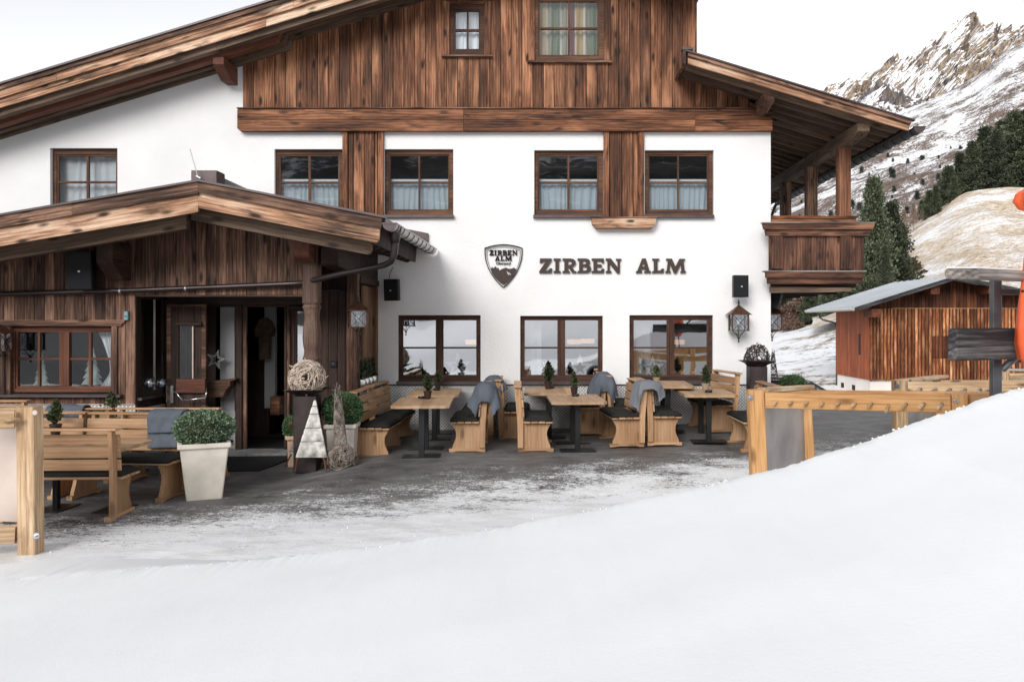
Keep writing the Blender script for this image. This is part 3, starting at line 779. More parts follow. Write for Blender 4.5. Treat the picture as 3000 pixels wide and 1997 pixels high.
# cladding boards of the gable, each a part
bw = .1876; x = X_(713, YW); i = 0; bkm = MB()
winhole = [(1306, 1429, 10, 163), (1556, 1780, -60, 181)]
rb = random.Random(11)
while x < X_(2036, YW) - .05:
    x1 = x + bw if x + bw < X_(2036, YW) - .06 else X_(2036, YW); u0, u1 = x*FPX/YW + CU, x1*FPX/YW + CU
    pr = rb.uniform(.028, .042); g_ = .0055
    zt0 = Z_(topv(u0), YW) - .01; zt1 = Z_(topv(u1), YW) - .01; zb = Z_(319, YW); cut = None
    for h in winhole:
        if u1 > h[0]+2 and u0 < h[1]-2: cut = h
    spans = [(x+g_, x1-g_, zb, None)]
    if cut is not None:
        h0, h1 = X_(cut[0], YW), X_(cut[1], YW); spans = []
        if x + .03 < h0: spans.append((x+g_, h0-.001, zb, None))
        if x1 - .03 > h1: spans.append((h1+.001, x1-g_, zb, None))
        m0, m1 = max(x+g_, h0), min(x1-g_, h1)
        spans += [(m0, m1, zb, Z_(cut[3], YW)), (m0, m1, Z_(cut[2], YW), None)]
    for s0, s1, lo, hi in spans:
        if s1 - s0 < .01: continue
        ta, tb_ = Z_(topv(s0*FPX/YW+CU), YW) - .01, Z_(topv(s1*FPX/YW+CU), YW) - .01
        if hi is not None: ta = tb_ = hi
        e0, e1 = s0-g_, s1+g_; bkm.quad((e0, YW-.0018, lo), (e1, YW-.0015, lo), (e1, YW-.0015, max(tb_, lo+.02)), (e0, YW-.0015, max(ta, lo+.02)))
        prismp('cladding_board', W['gable'], chalet, [(s0, lo), (s1, lo), (s1, max(tb_, lo+.02)), (s0, max(ta, lo+.02))], YW - pr, YW - .002, R(90))
    x = x1
bkm.quad((X_(2036, YW), YW-.0015, Z_(319, YW)), (X_(2259, YW), YW-.0015, Z_(319, YW)), (X_(2259, YW), YW-.0015, Z_(290, YW)), (X_(2036, YW), YW-.0015, Z_(222, YW)))
bkm.build('cladding_backing', M['dark'], chalet)
x = X_(2036, YW)
while x < X_(2235, YW):
    x1 = x + bw; u0, u1 = x*FPX/YW + CU, x1*FPX/YW + CU
    lo = Z_(319, YW); t0 = Z_(min(314, 214 + .307*(u0-1985)), YW); t1 = Z_(min(316, 214 + .307*(u1-1985)), YW)
    prismp('cladding_board', W['gable'], chalet, [(x+.0055, lo), (x1-.0055, lo), (x1-.0055, t1), (x+.0055, t0)], YW - .03, YW - .002, R(90))
    x = x1
mb = MB(); mb.quad((X_(700, YW), YW - .004, Z_(319, YW)), (X_(2250, YW), YW - .004, Z_(319, YW)), (X_(2250, YW), YW - .004, Z_(312, YW)), (X_(700, YW), YW - .004, Z_(312, YW)))
# right flank of the tall gable above the lower roof
prismp('corner_board', W['gable'], chalet, [(X_(2036, YW), Z_(170, YW)), (X_(2040.5, YW), Z_(170, YW)), (X_(2040.5, YW), Z_(-60, YW)), (X_(2036, YW), Z_(-60, YW))], YW-.045, YW + .6, R(90))
boxp('side_cladding', W['gable'], chalet, X_(2030, YW), X_(2036, YW)+.01, YW + .0, 22.0, Z_(250, YW), Z_(-80, YW), 'Z', 0)
# the two long boards of the band
YB = YW - .12
for u0, u1 in ((695, 1357.5), (1358.5, 2036), (2036.6, 2263)):
    if u0 == 695:
        ppx('band_board', W['band'], chalet, [(695,322),(700,318),(u1,318),(u1,350),(695,350)], YB, YW-.001)
        ppx('band_board', W['band'], chalet, [(695,351),(u1,351),(u1,383.5),(703,383.5),(695,376)], YB-.005, YW-.001)
    else:
        boxpx('band_board', W['band'], chalet, u0, u1, 318, 350, YB, YW-.001); boxpx('band_board', W['band'], chalet, u0, u1, 351, 383.5, YB-.005, YW-.001)
boxpx('band_capping', W['bargedark'], chalet, 693, 2264, 314.5, 317.6, YB-.03, YW-.001)

# window casings on the gable
def casing(a, b_, c, d, iw, sillv):
    boxpx('casing_board', W['gable'], chalet, a, iw[0], c, d, YW-.06, YW-.001, 'Z'); boxpx('casing_board', W['gable'], chalet, iw[1], b_, c, d, YW-.06, YW-.001, 'Z')
    boxpx('casing_board', W['gable'], chalet, iw[0]+.3, iw[1]-.3, c, iw[2], YW-.058, YW-.001)
    boxpx('casing_sill', W['bargedark'], chalet, a-4, b_+4, sillv, sillv+5, YW-.10, YW-.001)
casing(1297, 1438, 4, 160, (1316.5, 1418.5, 12), 160.5)
casing(1549, 1788, -40, 177, (1566.5, 1770.5, -28), 178)

def window(parent, outer, cols, rows, Y, mat, gm, sill=None, bars=True, ext=.03, label=None, lintel=None):
    u0, u1, v0, v1 = outer
    X0, X1, Z0, Z1 = X_(u0, Y), X_(u1, Y), Z_(v1, Y), Z_(v0, Y)
    ix0, ix1, iz0, iz1 = X_(cols[0][0], Y), X_(cols[-1][1], Y), Z_(rows[-1][1], Y), Z_(rows[0][0], Y)
    mb = MB(); D = .075
    mb.box(X0-ext, ix0-.028, Y, Y+D, Z0-ext, Z1+ext); mb.box(ix1+.028, X1+ext, Y, Y+D, Z0-ext, Z1+ext)
    mb.box(ix0-.028, ix1+.028, Y+.001, Y+D, Z0-ext, iz0-.034); mb.box(ix0-.028, ix1+.028, Y+.001, Y+D, iz1+.028, Z1+ext)
    w_ = mb.build('window', mat, parent, label=label)
    def bar(nm, a, b_, c, d, dy, ax):
        boxp(nm, mat, w_, a, b_, Y+dy, Y+D-.004, c, d, ax, .004)
    bar('sash_frame', ix0-.028, ix0, iz0-.034, iz1+.028, .016, 'Z'); bar('sash_frame', ix1, ix1+.028, iz0-.034, iz1+.028, .016, 'Z')
    bar('sash_frame', ix0+.001, ix1-.001, iz0-.034, iz0, .017, 'X'); bar('sash_frame', ix0+.001, ix1-.001, iz1, iz1+.028, .017, 'X')
    for (a, b_) in zip(cols, cols[1:]):
        x0, x1 = X_(a[1], Y), X_(b_[0], Y)
        if x1 - x0 > .07:
            bar('mullion', x0, x0 + (x1-x0)*.36, iz0+.001, iz1-.001, .018, 'Z'); bar('mullion', x0 + (x1-x0)*.37, x1 - (x1-x0)*.0, iz0+.001, iz1-.001, .008, 'Z')
        else: bar('glazing_bar', x0, x1, iz0+.001, iz1-.001, .022, 'Z')
    for c in cols:
        for (a, b_) in zip(rows, rows[1:]):
            bar('glazing_bar', X_(c[0], Y)+.001, X_(c[1], Y)-.001, Z_(b_[0], Y), Z_(a[1], Y), .024, 'X')
        for r in rows:
            mb = MB(); k = .004; yy = Y + .045
            a, b2, c2, d2 = X_(c[0], Y)-k, X_(c[1], Y)+k, Z_(r[1], Y)-k, Z_(r[0], Y)+k
            mb.quad((a, yy, c2), (b2, yy, c2), (b2, yy, d2), (a, yy, d2)); mb.build('pane', gm, w_)
    if sill:
        su0, su1, sv0, sv1 = sill
        boxp('sill', M['metal_flash'], w_, X_(su0, Y-.16), X_(su1, Y-.16), Y-.16, Y-.002, Z_(sv1, Y-.16), Z_(sv0, Y-.16), 'X', .003)
    return w_

def curtain(parent, x0, x1, z0, z1, y, mat, folds=9, amp=.022, name='curtain', seed=0, taperf=None, top=0):
    n = 90; mz = 14; vs = []; fs = []
    for j in range(mz+1):
        t = j/mz; z = z1 + (z0-z1)*t
        for i in range(n+1):
            s = i/n; x = x0 + (x1-x0)*s
            ph = s*folds*2*math.pi + 1.3*noise.noise(Vector((s*4, t*.8, seed)))*3
            y_ = y + amp*math.sin(ph)*(.5+.5*t) + amp*.6*noise.noise(Vector((s*9, t*2, seed+5)))
            if taperf: x = taperf(x, s, t)
            vs.append((x, y_, z + (top*.02*math.sin(s*folds*11) if j == 0 else 0)))
    for j in range(mz):
        for i in range(n): a = j*(n+1)+i; fs.append((a, a+1, a+n+2, a+n+1))
    me = bpy.data.meshes.new(name); me.from_pydata(vs, [], fs); me.polygons.foreach_set('use_smooth', [True]*len(fs)); me.update()
    return addobj(name, me, mat, parent)

YF = YW + .075
RU = [(457, 531), (537, 613)]
upper = []
for k, (o_, cols, sill) in enumerate([
    ((804, 1002.5, 440, 629), [(821, 902), (909, 990)], (801, 1003, 630, 637)),
    ((1125, 1327, 440, 628), [(1143, 1225), (1230, 1312.5)], (1123, 1329, 629, 637)),
    ((1566, 1766, 441, 628), [(1580, 1662), (1668, 1749.5)], (1562, 1768, 629, 638)),
    ((1890, 2090, 441, 628), [(1902.5, 1985), (1990, 2072.5)], (1886, 2093, 629, 638))]):
    w_ = window(chalet, o_, cols, RU, YF, W['frame'], M['glassdk'], sill)
    yy = YF + .14
    curtain(w_, X_(o_[0]+4, yy), X_(o_[1]-4, yy), Z_(640, yy), Z_(529, yy), yy, M['voile'], folds=11, amp=.02, seed=k*3, top=1)
    boxp('curtain_rod', M['lace'], w_, X_(o_[0]+2, yy), X_(o_[1]-2, yy), yy-.03, yy-.012, Z_(533, yy), Z_(526, yy), 'X', .003)
w_ = window(chalet, (150, 343, 438, 640), [(170, 251), (258, 338)], [(457, 530), (536, 632)], YF, W['frame'], M['glassdk'], None)
curtain(w_, X_(150, YF+.2), X_(345, YF+.2), Z_(650, YF+.2), Z_(440, YF+.2), YF+.2, M['lace'], folds=7)  # plain white cloth stands in for the bright reflection on this window
w_ = window(chalet, (1317, 1418, 12, 159), [(1334, 1367), (1372, 1402)], [(32, 84), (91, 143)], YW-.025, W['framedk'], M['glassfaint'], None)
curtain(w_, X_(1322, YW+.12), X_(1414, YW+.12), Z_(152, YW+.12), Z_(20, YW+.12), YW+.12, M['lace'], folds=6, amp=.015)
w_ = window(chalet, (1567, 1770, -28, 176), [(1581, 1664), (1669, 1750.5)], [(4, 79), (85, 160)], YW-.025, W['frame'], M['glassfaint'], None)
curtain(w_, X_(1572, YW+.14), X_(1765, YW+.14), Z_(168, YW+.14), Z_(-20, YW+.14), YW+.14, M['stripe'], folds=9, amp=.03, seed=8)
RL = [(938, 1016), (1021, 1098)]
lower = [
    ((1165, 1408, 923, 1116), [(1180, 1276), (1298, 1395)], (1161, 1411, 1117, 1127)),
    ((1524, 1766, 925, 1116), [(1537, 1633), (1656, 1752)], (1521, 1769, 1117, 1127)),
    ((1845, 2087, 925, 1114), [(1857, 1954), (1976, 2072)], (1841, 2090, 1115, 1126))]
for o_, cols, sill in lower:
    w_ = window(chalet, o_, cols, RL, YF, W['framedk'], M['glass'], sill)
    # white side curtain falling inside on the left
    u0 = o_[0]
    if u0 > 1500:
        curtain(w_, X_(u0+10, YF+.3), X_(u0+62, YF+.3), Z_(1112, YF+.3), Z_(930, YF+.3), YF+.3, M['lace'], folds=3, amp=.03, seed=u0)

# wooden panels between the upper windows
def panel(u0, u1, v0, v1, strips):
    boxpx('panel_backing', W['porchd'], chalet, u0, u1, v0, v1, YW-.012, YW-.001, 'Z', 0)
    for k, (a, b_) in enumerate(strips):
        edge = k in (0, len(strips)-1)
        boxpx('panel_board', W['band'] if edge else W['gable'], chalet, a, b_, v0+.5, v1, YW-(.075 if edge else .045), YW-.013, 'Z')
panel(1003, 1123, 384.5, 652, [(1003.3, 1018), (1021.5, 1034), (1036, 1066), (1068, 1097), (1099, 1105.5), (1107.5, 1122.7)])
panel(1768, 1887, 384.5, 634.5, [(1768.3, 1785), (1788, 1821), (1823.5, 1854), (1856, 1868), (1870.5, 1886.7)])
Yc = YW - .15
ppx('console_board', W['barge'], chalet, [(1733,637),(1923,637),(1921,655),(1914,660),(1911,669),(1746,669),(1742,661),(1735,656)], Yc, YW-.001, 0)
boxpx('console_board', W['bargedark'], chalet, 1730, 1926, 634.6, 636.8, Yc-.03, YW-.001)

# checker plate along the foot of the wall
mb = MB()
for a, b_ in ((1108, 1416), (1416.4, 1820), (1820.4, 2258)):
    mb = MB(); mb.box(X_(a, YW), X_(b_, YW), YW-.02, YW-.001, -.1, Z_(1128.5, YW)); mb.build('kick_plate', M['checker'], chalet)
boxp('kick_plate_trim', M['gutter'], chalet, X_(1108, YW), XR, YW-.035, YW-.001, Z_(1128, YW), Z_(1125, YW), 'X', 0)
mb = MB(); mb.box(XR, XR+.02, YW-.02, 21, -1.2, Z_(1128.5, YW)); mb.build('kick_plate', M['checker'], chalet)

# ---- big left roof
YR = 13.45
def slope_board(name, mat, at0, slope, u0, u1, Y0, Y1, parent=None, ends=None, mirror=False):
    """board following the roof; at0 = rows of its upper and lower edge at u = 0 seen at Y0"""
    a, b_ = at0
    pts = [(u0, a - slope*u0), (u1, a - slope*u1), (u1, b_ - slope*u1), (u0, b_ - slope*u0)]
    if ends == 'chamfer':
        pts = [(u0, a - slope*u0), (u1, a - slope*u1), (u1+4, a - slope*u1+12), (u1-8, b_ - slope*u1-2), (u1-14, b_ - slope*(u1-14)), (u0, b_ - slope*u0)]
    if ends == 'chamfer_r':
        pts = [(u0, a - slope*u0), (u1, a - slope*u1), (u1-3, b_ - slope*u1-7), (u1-9, b_ - slope*u1-1), (u0, b_ - slope*u0)]
    if ends == 'chamfer_l':
        pts = [(u0, a - slope*u0), (u1, a - slope*u1), (u1, b_ - slope*u1), (u0+8, b_ - slope*(u0+8)), (u0+1, b_ - slope*u0-9)]
    return ppx(name, mat, parent, pts, Y0, Y1, math.atan(slope))
UL = -520
q = slope_board
AP = 1600
q('roof_flashing', M['metal_flash'], (240, 246), .307, UL, AP, YR-.03, YR+.06, chalet)
for (a, b_) in ((UL, 330), (330.7, 1010), (1010.7, AP)): q('barge_board', W['bargedark'], (246, 262), .307, a, b_, YR, YR+.03, chalet)
for (a, b_) in ((UL, 165), (165.7, 860), (860.7, AP)): q('barge_board', W['barge'], (262, 287), .306, a, b_, YR+.035, YR+.07, chalet)
for (a, b_) in ((UL, 779), (779.7, AP)): q('barge_board', W['barge'], (287, 316), .306, a, b_, YR+.075, YR+.11, chalet)
for (a, b_) in ((UL, 634), (634.7, AP)): q('rafter', W['soffit'], (308, 340), .305, a, b_, YR+.16, YR+.30, chalet)
q('rafter', W['red'], (322, 366), .305, UL, 820, YR+.36, YR+.52, chalet, 'chamfer')
q('rafter', W['soffit'], (320, 384), .305, UL, 842, YR+.60, YR+.72, chalet, 'chamfer')
q('rafter', W['soffit'], (320, 404), .304, UL, 857, YW-.085, YW-.001, chalet, 'chamfer')
q('rafter', W['soffit'], (340, 375.5), .303, 800, AP, YW-.11, YW-.002, chalet)
q('rafter', W['soffit'], (330, 352), .304, 800, AP, YR+.55, YR+.68, chalet)
# roof slab (top sheet and soffit boarding) of both slopes
def slab(name, mat, up, dn, pts0, Y0, Y1):
    pass
Xa = X_(AP, YR); za = Z_(243 - .307*AP, YR)
sl = .307
def roof_slab(x0, x1, zf, th, Y0, Y1, mat, name='roof'):
    poly = [(x0, zf(x0)), (x1, zf(x1)), (x1, zf(x1)-th), (x0, zf(x0)-th)]
    prismp(name, mat, chalet, poly, Y0, Y1, math.atan2(zf(x1)-zf(x0), x1-x0))
zL = lambda x: za + sl*(x - Xa) - .015
zR = lambda x: za - sl*(x - Xa) - .015
roof_slab(X_(UL, YR), Xa, zL, .10, YR+.05, 22.8, M['metal_flash'])
roof_slab(Xa, X_(2083, YR), zR, .10, YR+.05, 22.8, M['metal_flash'])
roof_slab(X_(UL, YR), Xa, lambda x: zL(x)-.102, .05, YR+.12, 22.7, W['soffit'], 'soffit_boarding')
roof_slab(Xa, X_(2078, YR), lambda x: zR(x)-.102, .05, YR+.12, 22.7, W['soffit'], 'soffit_boarding')
prismp('barge_board', W['barge'], chalet, [(Xa, zR(Xa)), (X_(2083, YR), zR(X_(2083, YR))), (X_(2080, YR), zR(X_(2080, YR))-.3), (Xa, zR(Xa)-.3)], YR, YR+.05, -math.atan(sl))
# purlin end on the left
def purlin(parent, u0, u1, v0, v1, Y0, Y1, mat, drop=.0, name='purlin'):
    x0, x1 = X_(u0, Y0), X_(u1, Y0); zt_, zb = Z_(v0, Y0), Z_(v1, Y0)
    L = Y1 - Y0; vs = []
    prof = [(Y0, zt_), (Y1, zt_), (Y1, zb-drop), (Y0+L*.55, zb-drop), (Y0+.04, zb+.02), (Y0, zb+.05)]
    mb = MB(); mb.prism([(p[0], p[1]) for p in prof], lambda y, z: (x0, y, z), lambda y, z: (x1, y, z))
    me = mb.mesh(); fixn(me)
    # grain along Y
    M_ = Matrix(((0, -1, 0, x0), (1, 0, 0, Y0), (0, 0, 1, zb), (0, 0, 0, 1))); me.transform(M_.inverted())
    return addobj(name, me, mat, parent, M_)
purlin(chalet, 623.5, 655, 168, 197, 13.72, YW-.001, W['red'], .13)

# ---- lower roof on the right, over the balcony
YQ = 13.40; SR = .3055
def qr(name, mat, v0, v1, u0, u1, Y0, Y1, e=None):   # rows given at u = 2016
    f = lambda v, u: v + SR*(u-2016)
    pts = [(u0, f(v0, u0)), (u1, f(v0, u1)), (u1-(4 if e else 0), f(v1, u1-4)), (u0, f(v1, u0))]
    if e == 'round': pts = [(u0, f(v0, u0)), (u1, f(v0, u1)), (u1-3, f(v1, u1)-7), (u1-9, f(v1, u1-9)), (u0, f(v1, u0))]
    return ppx(name, mat, chalet, pts, Y0, Y1, -math.atan(SR))
qr('roof_flashing', M['metal_flash'], 146.5, 151.5, 2004, 2682, YQ-.03, YQ+.07)
qr('barge_board', W['bargedark'], 151.5, 164, 2015.5, 2673, YQ, YQ+.035, 1)
qr('barge_board', W['barge'], 164.3, 186, 2015.5, 2666, YQ+.04, YQ+.08, 1)
qx0, qx1 = X_(2004, YQ), X_(2672, YQ); qz = lambda x: Z_(148, YQ) - SR*(x - X_(2016, YQ))
prismp('roof', M['metal_flash'], chalet, [(qx0, qz(qx0)), (qx1, qz(qx1)), (qx1, qz(qx1)-.07), (qx0, qz(qx0)-.07)], YQ+.08, 22.4, -math.atan(SR))
prismp('soffit_boarding', W['soffit'], chalet, [(qx0, qz(qx0)-.072), (qx1, qz(qx1)-.072), (qx1, qz(qx1)-.10), (qx0, qz(qx0)-.10)], YQ+.08, 22.3, -math.atan(SR))
prismp('verge_board', W['bargedark'], chalet, [(qx0-.02, qz(qx0)+.01), (qx0+.03, qz(qx0)+.01), (qx0+.03, qz(qx0)-.24), (qx0-.02, qz(qx0)-.24)], YQ-.02, YW-.05, R(90))
boxp('verge_capping', M['metal_flash'], chalet, X_(1998, YQ), X_(2030, YQ), YQ-.04, YQ+.10, Z_(147.5, YQ), Z_(141, YQ), 'X', 0)
y = YQ + .22; k = 0
while y < 22.0:
    zt0 = qz(qx0)-.101; xe = qx1 - .10
    poly = [(qx0+.05, qz(qx0+.05)-.101), (xe, qz(xe)-.101), (xe-.01, qz(xe)-.165), (xe-.06, qz(xe)-.20), (xe-.35, qz(xe-.35)-.225), (qx0+.05, qz(qx0+.05)-.225)]
    if y > YW - .15: 
        c = max(qx0+.05, XR-.4); poly[0] = (c, qz(c)-.101); poly[-1] = (c, qz(c)-.225)
    prismp('rafter', W['soffit'], chalet, poly, y, y+.11, -math.atan(SR)); y += .36 if k else .33; k += 1
prismp('rafter', W['soffit'], chalet, [(X_(2001, YW), Z_(219, YW)), (X_(2262, YW), Z_(219+.3055*261, YW)), (X_(2262, YW), Z_(233.5+.3055*261, YW)), (X_(2001, YW), Z_(233.5, YW))], YW-.09, YW-.035, -math.atan(SR))
prismp('rafter', W['soffit'], chalet, [(X_(2012, YW), Z_(190, YW)), (X_(2262, YW), Z_(190+.3055*250, YW)), (X_(2262, YW), Z_(219+.3055*250, YW)), (X_(2012, YW), Z_(219, YW))], YW-.40, YW-.091, -math.atan(SR))
purlin(chalet, 2240, 2270, 271.5, 299, 13.66, YW+.5, W['bargedark'], .10)
# the long beam on the balcony posts
bx0, bx1 = 5.107, 5.307
def beam_y(name, mat, x0, x1, z0, z1, Y0, Y1, nose=.12, nz=.06):
    prof = [(Y0, z1), (Y1, z1), (Y1, z0), (Y0+.65, z0), (Y0+nose, z0+nz*.5), (Y0, z0+nz+.02)]
    mb = MB(); mb.prism(prof, lambda y, z: (x0, y, z), lambda y, z: (x1, y, z)); me = mb.mesh(); fixn(me)
    M_ = Matrix(((0, -1, 0, x0), (1, 0, 0, Y0), (0, 0, 1, z0), (0, 0, 0, 1))); me.transform(M_.inverted())
    return addobj(name, me, mat, chalet, M_)
beam_y('eaves_beam', W['soffit'], bx0, bx1, 4.98, 5.20, 13.65, 22.0)
for yy in (14.52, 16.34, 18.13, 19.95): boxp('balcony_post', W['post'] if yy < 15 else W['bargedark'], chalet, 5.107, 5.318, yy, yy+.2, 3.4, 4.979, 'Z', .012)
# gutter of the lower roof
def gutter(parent, x, z, Y0, Y1, r, mat, capmat, brk, side=1):
    mb = MB(); n = 12; vs = []; fs = []
    for yy in (Y0, Y1):
        for rr_ in (r, r-.006):
            for i in range(n+1):
                a = math.pi + math.pi*i/n; vs.append((x + rr_*math.cos(a), yy, z + rr_*math.sin(a)))
    m = n+1
    for i in range(n): fs += [(i, i+1, 2*m+i+1, 2*m+i), (m+i, 2*m+m+i, 2*m+m+i+1, m+i+1), (i, m+i, m+i+1, i+1)]
    fs += [(0, 2*m, 3*m, m), (n, m+n, 3*m+n, 2*m+n)]
    mb.add(vs, fs); mb.tube([(x+r, Y0, z+.005), (x+r, Y1, z+.005)], .012, 8); o_ = mb.build('gutter', mat, parent, smooth=False)
    mb = MB(); pts = [(x + r*1.02*math.cos(math.pi+math.pi*i/n), z + r*1.02*math.sin(math.pi+math.pi*i/n)) for i in range(n+1)]
    mb.prism(pts, lambda a, b_: (a, Y0-.012, b_), lambda a, b_: (a, Y0, b_)); mb.build('end_cap', capmat, o_)
    boxp('end_cap', capmat, o_, x-r*1.12, x+r*1.12, Y0-.02, Y0+.01, z-.006, z+.014, 'X', 0)
    yy = Y0 + .16
    while yy < Y1:
        mb = MB(); mb.tube([(x + (r+.006)*math.cos(math.pi+math.pi*i/10), yy, z + (r+.006)*math.sin(math.pi+math.pi*i/10)) for i in range(11)], .006, 5)
        mb.build('gutter_bracket', M['blackmetal'], o_); yy += brk
    return o_
gutter(chalet, 6.03, Z_(372, YQ), YQ+.02, 21.8, .092, M['steel'], M['metal_flash'], .36)
boxp('rafter_plate', W['porchd'], chalet, qx1-.09, qx1-.02, YQ+.1, 22.2, qz(qx1)-.175, qz(qx1)-.09, 'Y', 0)

# ---- balcony
YBv = 13.98
balc = chalet
def bb(name, mat, u0, u1, v0, v1, dy=0, ax='X', th=.05, Yb=YBv): return boxpx(name, mat, balc, u0, u1, v0, v1, Yb+dy, Yb+dy+th, ax)
bb('balcony_rail', W['band'], 2259, 2512, 632, 640, .35, th=.06, Yb=14.05); bb('balcony_rail', W['band'], 2259, 2508, 640.5, 651, .37, th=.04, Yb=14.05)
ppx('balcony_cornice', W['balc'], balc, [(2234,654),(2564,653),(2558,671.5),(2238,671.5)], YBv, YBv+.06)
boxpx('balcony_cornice', W['grey'], balc, 2233.5, 2565, 650.5, 653, YBv-.02, YBv+.12)  # pale wood paints the lit top edge into the colour
ppx('balcony_cornice', W['balc'], balc, [(2241,672.2),(2553,672.2),(2549,690.5),(2245,690.5)], YBv+.04, YBv+.10)
boxpx('balcony_board', W['porchd'], balc, 2252, 2531, 690, 793, YBv+.125, YBv+.135, 'Z', 0)
for a, b_ in ((2252.3, 2259), (2259.6, 2333), (2334.2, 2376), (2377, 2418.7), (2419.8, 2461), (2462, 2505), (2506.2, 2523.5), (2524.5, 2530.5)):
    boxpx('balcony_board', W['balc'], balc, a, b_, 690.2, 792.5, YBv+.10, YBv+.122, 'Z', .003)
boxpx('balcony_pilaster', W['balc'], balc, 2260, 2295, 692, 787, YBv+.05, YBv+.097, 'Z', .01); boxpx('balcony_pilaster', W['balc'], balc, 2462.5, 2496, 692, 788, YBv+.05, YBv+.097, 'Z', .01)
boxpx('balcony_cornice', W['grey'], balc, 2239, 2539, 792.5, 796.5, YBv-.02, YBv+.12)
ppx('balcony_cornice', W['balc'], balc, [(2243,797),(2536,797),(2530,814),(2244,814)], YBv, YBv+.06)
ppx('balcony_cornice', W['balc'], balc, [(2248,814.6),(2527,814.6),(2526,831),(2249,831)], YBv+.04, YBv+.10)
boxpx('balcony_beam', W['porchd'], balc, 2258, 2498, 830.5, 840, YBv+.22, YBv+.26); 
ppx('balcony_beam', W['soffit'], balc, [(2258,840),(2494,842),(2494,848),(2489,853),(2400,856.5),(2258,857.5)], YBv+.15, YBv+.25)
boxp('balcony_floor', W['porchd'], balc, XR+.005, 5.30, YBv+.27, 21.9, Z_(840, YBv), Z_(820, YBv), 'Y', 0)
yy = YBv + .9
while yy < 21: boxp('balcony_joist', W['porchd'], balc, XR+.005, 5.2, yy, yy+.14, Z_(857, YBv), Z_(841, YBv), 'X', .004); yy += 1.1
boxp('balcony_side', W['gable'], balc, 5.27, 5.31, YBv+.13, 21.9, Z_(790, YBv), Z_(660, YBv), 'Y', 0)
boxp('balcony_side_rail', W['bargedark'], balc, 5.30, 5.42, YBv+.1, 21.9, Z_(672, YBv), Z_(652, YBv), 'Y', 0)

# rain pipe hooked along the far gutter end and iron bracket under the eaves
mb = MB(); mb.tube([(5.95, 21.7, Z_(385, YQ)), (5.6, 21.8, 4.0), (4.2, 21.9, 3.6)], .04, 8); mb.build('rain_pipe', M['gutter'], chalet, smooth=True)
# ================================================================== PORCH
YG = 11.9; YP = 10.55; YD = 12.85
porch = thing('entrance_porch', 'dark timber entrance porch with shallow gable roof and open door built against the white inn', 'porch', (-4.5, YG, -.15))
XC = X_(399, YG)                                # corner of the left wall
XS = -3.035                                     # right flank
# front cladding, boards
bw = .1468; x = X_(-400, YG) ; x = XC - bw * math.ceil((XC - x)/bw)
rid = X_(585, YP)
def ptop(x): return 3.716 - .172*abs(x - rid) - .20
wu = (15, 325, 955, 1152)
while x < XC - .01:
    x1 = x + bw; u0, u1 = x*FPX/YG+CU, x1*FPX/YG+CU
    ranges = [(Z_(1183, YG), ptop(x))]
    if u1 > wu[0] and u0 < wu[1]+14: ranges = [(Z_(1183, YG), Z_(1158, YG)), (Z_(952, YG), ptop(x))]
    for lo, hi in ranges:
        boxp('cladding_board', W['porch'], porch, x+.002, x1-.002, YG-.022, YG, lo, hi, 'Z', .004)
    x = x1
while x < X_(911, YG) - .02:
    x1 = min(x + bw, X_(909, YG))
    boxp('cladding_board', W['porch'], porch, x+.002, x1-.002, YG-.028, YG, Z_(864, YG), ptop((x+x1)/2), 'Z', .004); x = x1
boxpx('gable_edge_board', W['porch'], porch, 906, 911.5, 770, 868, YG-.034, YG+.03, 'Z'); boxpx('gable_edge_board', W['porchd'], porch, 399, 911.5, 864.5, 869, YG-.04, YG+.05, 'X')
# wall behind the cladding, as one shell with the window left open
mb = MB()
xa, xb = X_(-420, YG), XC
yb0, yb1 = YG+.001, YG+.12
wx0, wx1, wz0, wz1 = X_(17, YG), X_(336, YG), Z_(1152, YG), Z_(958, YG)
mb.box(xa, wx0, yb0, yb1, -.3, 3.1); mb.box(wx1, xb, yb0, yb1, -.3, 3.1); mb.box(wx0, wx1, yb0, yb1, -.3, wz0); mb.box(wx0, wx1, yb0, yb1, wz1, 3.2)
mb.box(xb, X_(909, YG), yb0, yb1, Z_(862, YG), 3.25); mb.box(X_(380, YG), X_(800, YG), yb0, yb1, 3.1, 3.45)
mb.build('wall', W['porchd'], porch)
mb = MB(); mb.box(X_(-420, YG), XC, YG-.03, YG-.001, -.3, Z_(1184, YG)); mb.build('kick_plate', M['checker'], porch)
boxp('kick_plate_trim', M['sheetw'], porch, X_(-420, YG), XC, YG-.045, YG-.001, Z_(1185, YG), Z_(1182.5, YG), 'X', 0)
# left window
wl_ = window(porch, (38, 326, 958, 1142), [(49.7, 107), (114, 171), (201, 257), (265, 322)], [(973, 1048), (1055, 1131)], YG+.03, W['redframe'], M['glassfaint'], None)
ppx('lintel_board', W['porch'], porch, [(-420,937),(365,937),(364,944),(358,947),(354,954.5),(-420,954.5)], YG-.06, YG-.023)
boxpx('casing_board', W['porch'], porch, 326, 342, 955, 1155, YG-.05, YG-.023, 'Z'); boxpx('casing_board', W['porchd'], porch, 6, 13, 955, 1155, YG-.05, YG-.023, 'Z')
boxpx('casing_board', W['porch'], porch, 13.5, 30, 955, 1155, YG-.03, YG+.09, 'Z')
boxpx('sill', M['metal_flash'], porch, -420, 351, 1156, 1164, YG-.11, YG+.03, 'X')
curt = curtain(wl_, X_(285, YG+.2), X_(326, YG+.2), Z_(1132, YG+.2), Z_(972, YG+.2), YG+.22, M['lace'], folds=4, amp=.03,
               taperf=lambda x, s, t: x + (1-s)*(.25*math.sin(min(1, t/.75)*math.pi/2) if t < .75 else .25 - .18*(t-.75)/.25)*.75 - (.0))
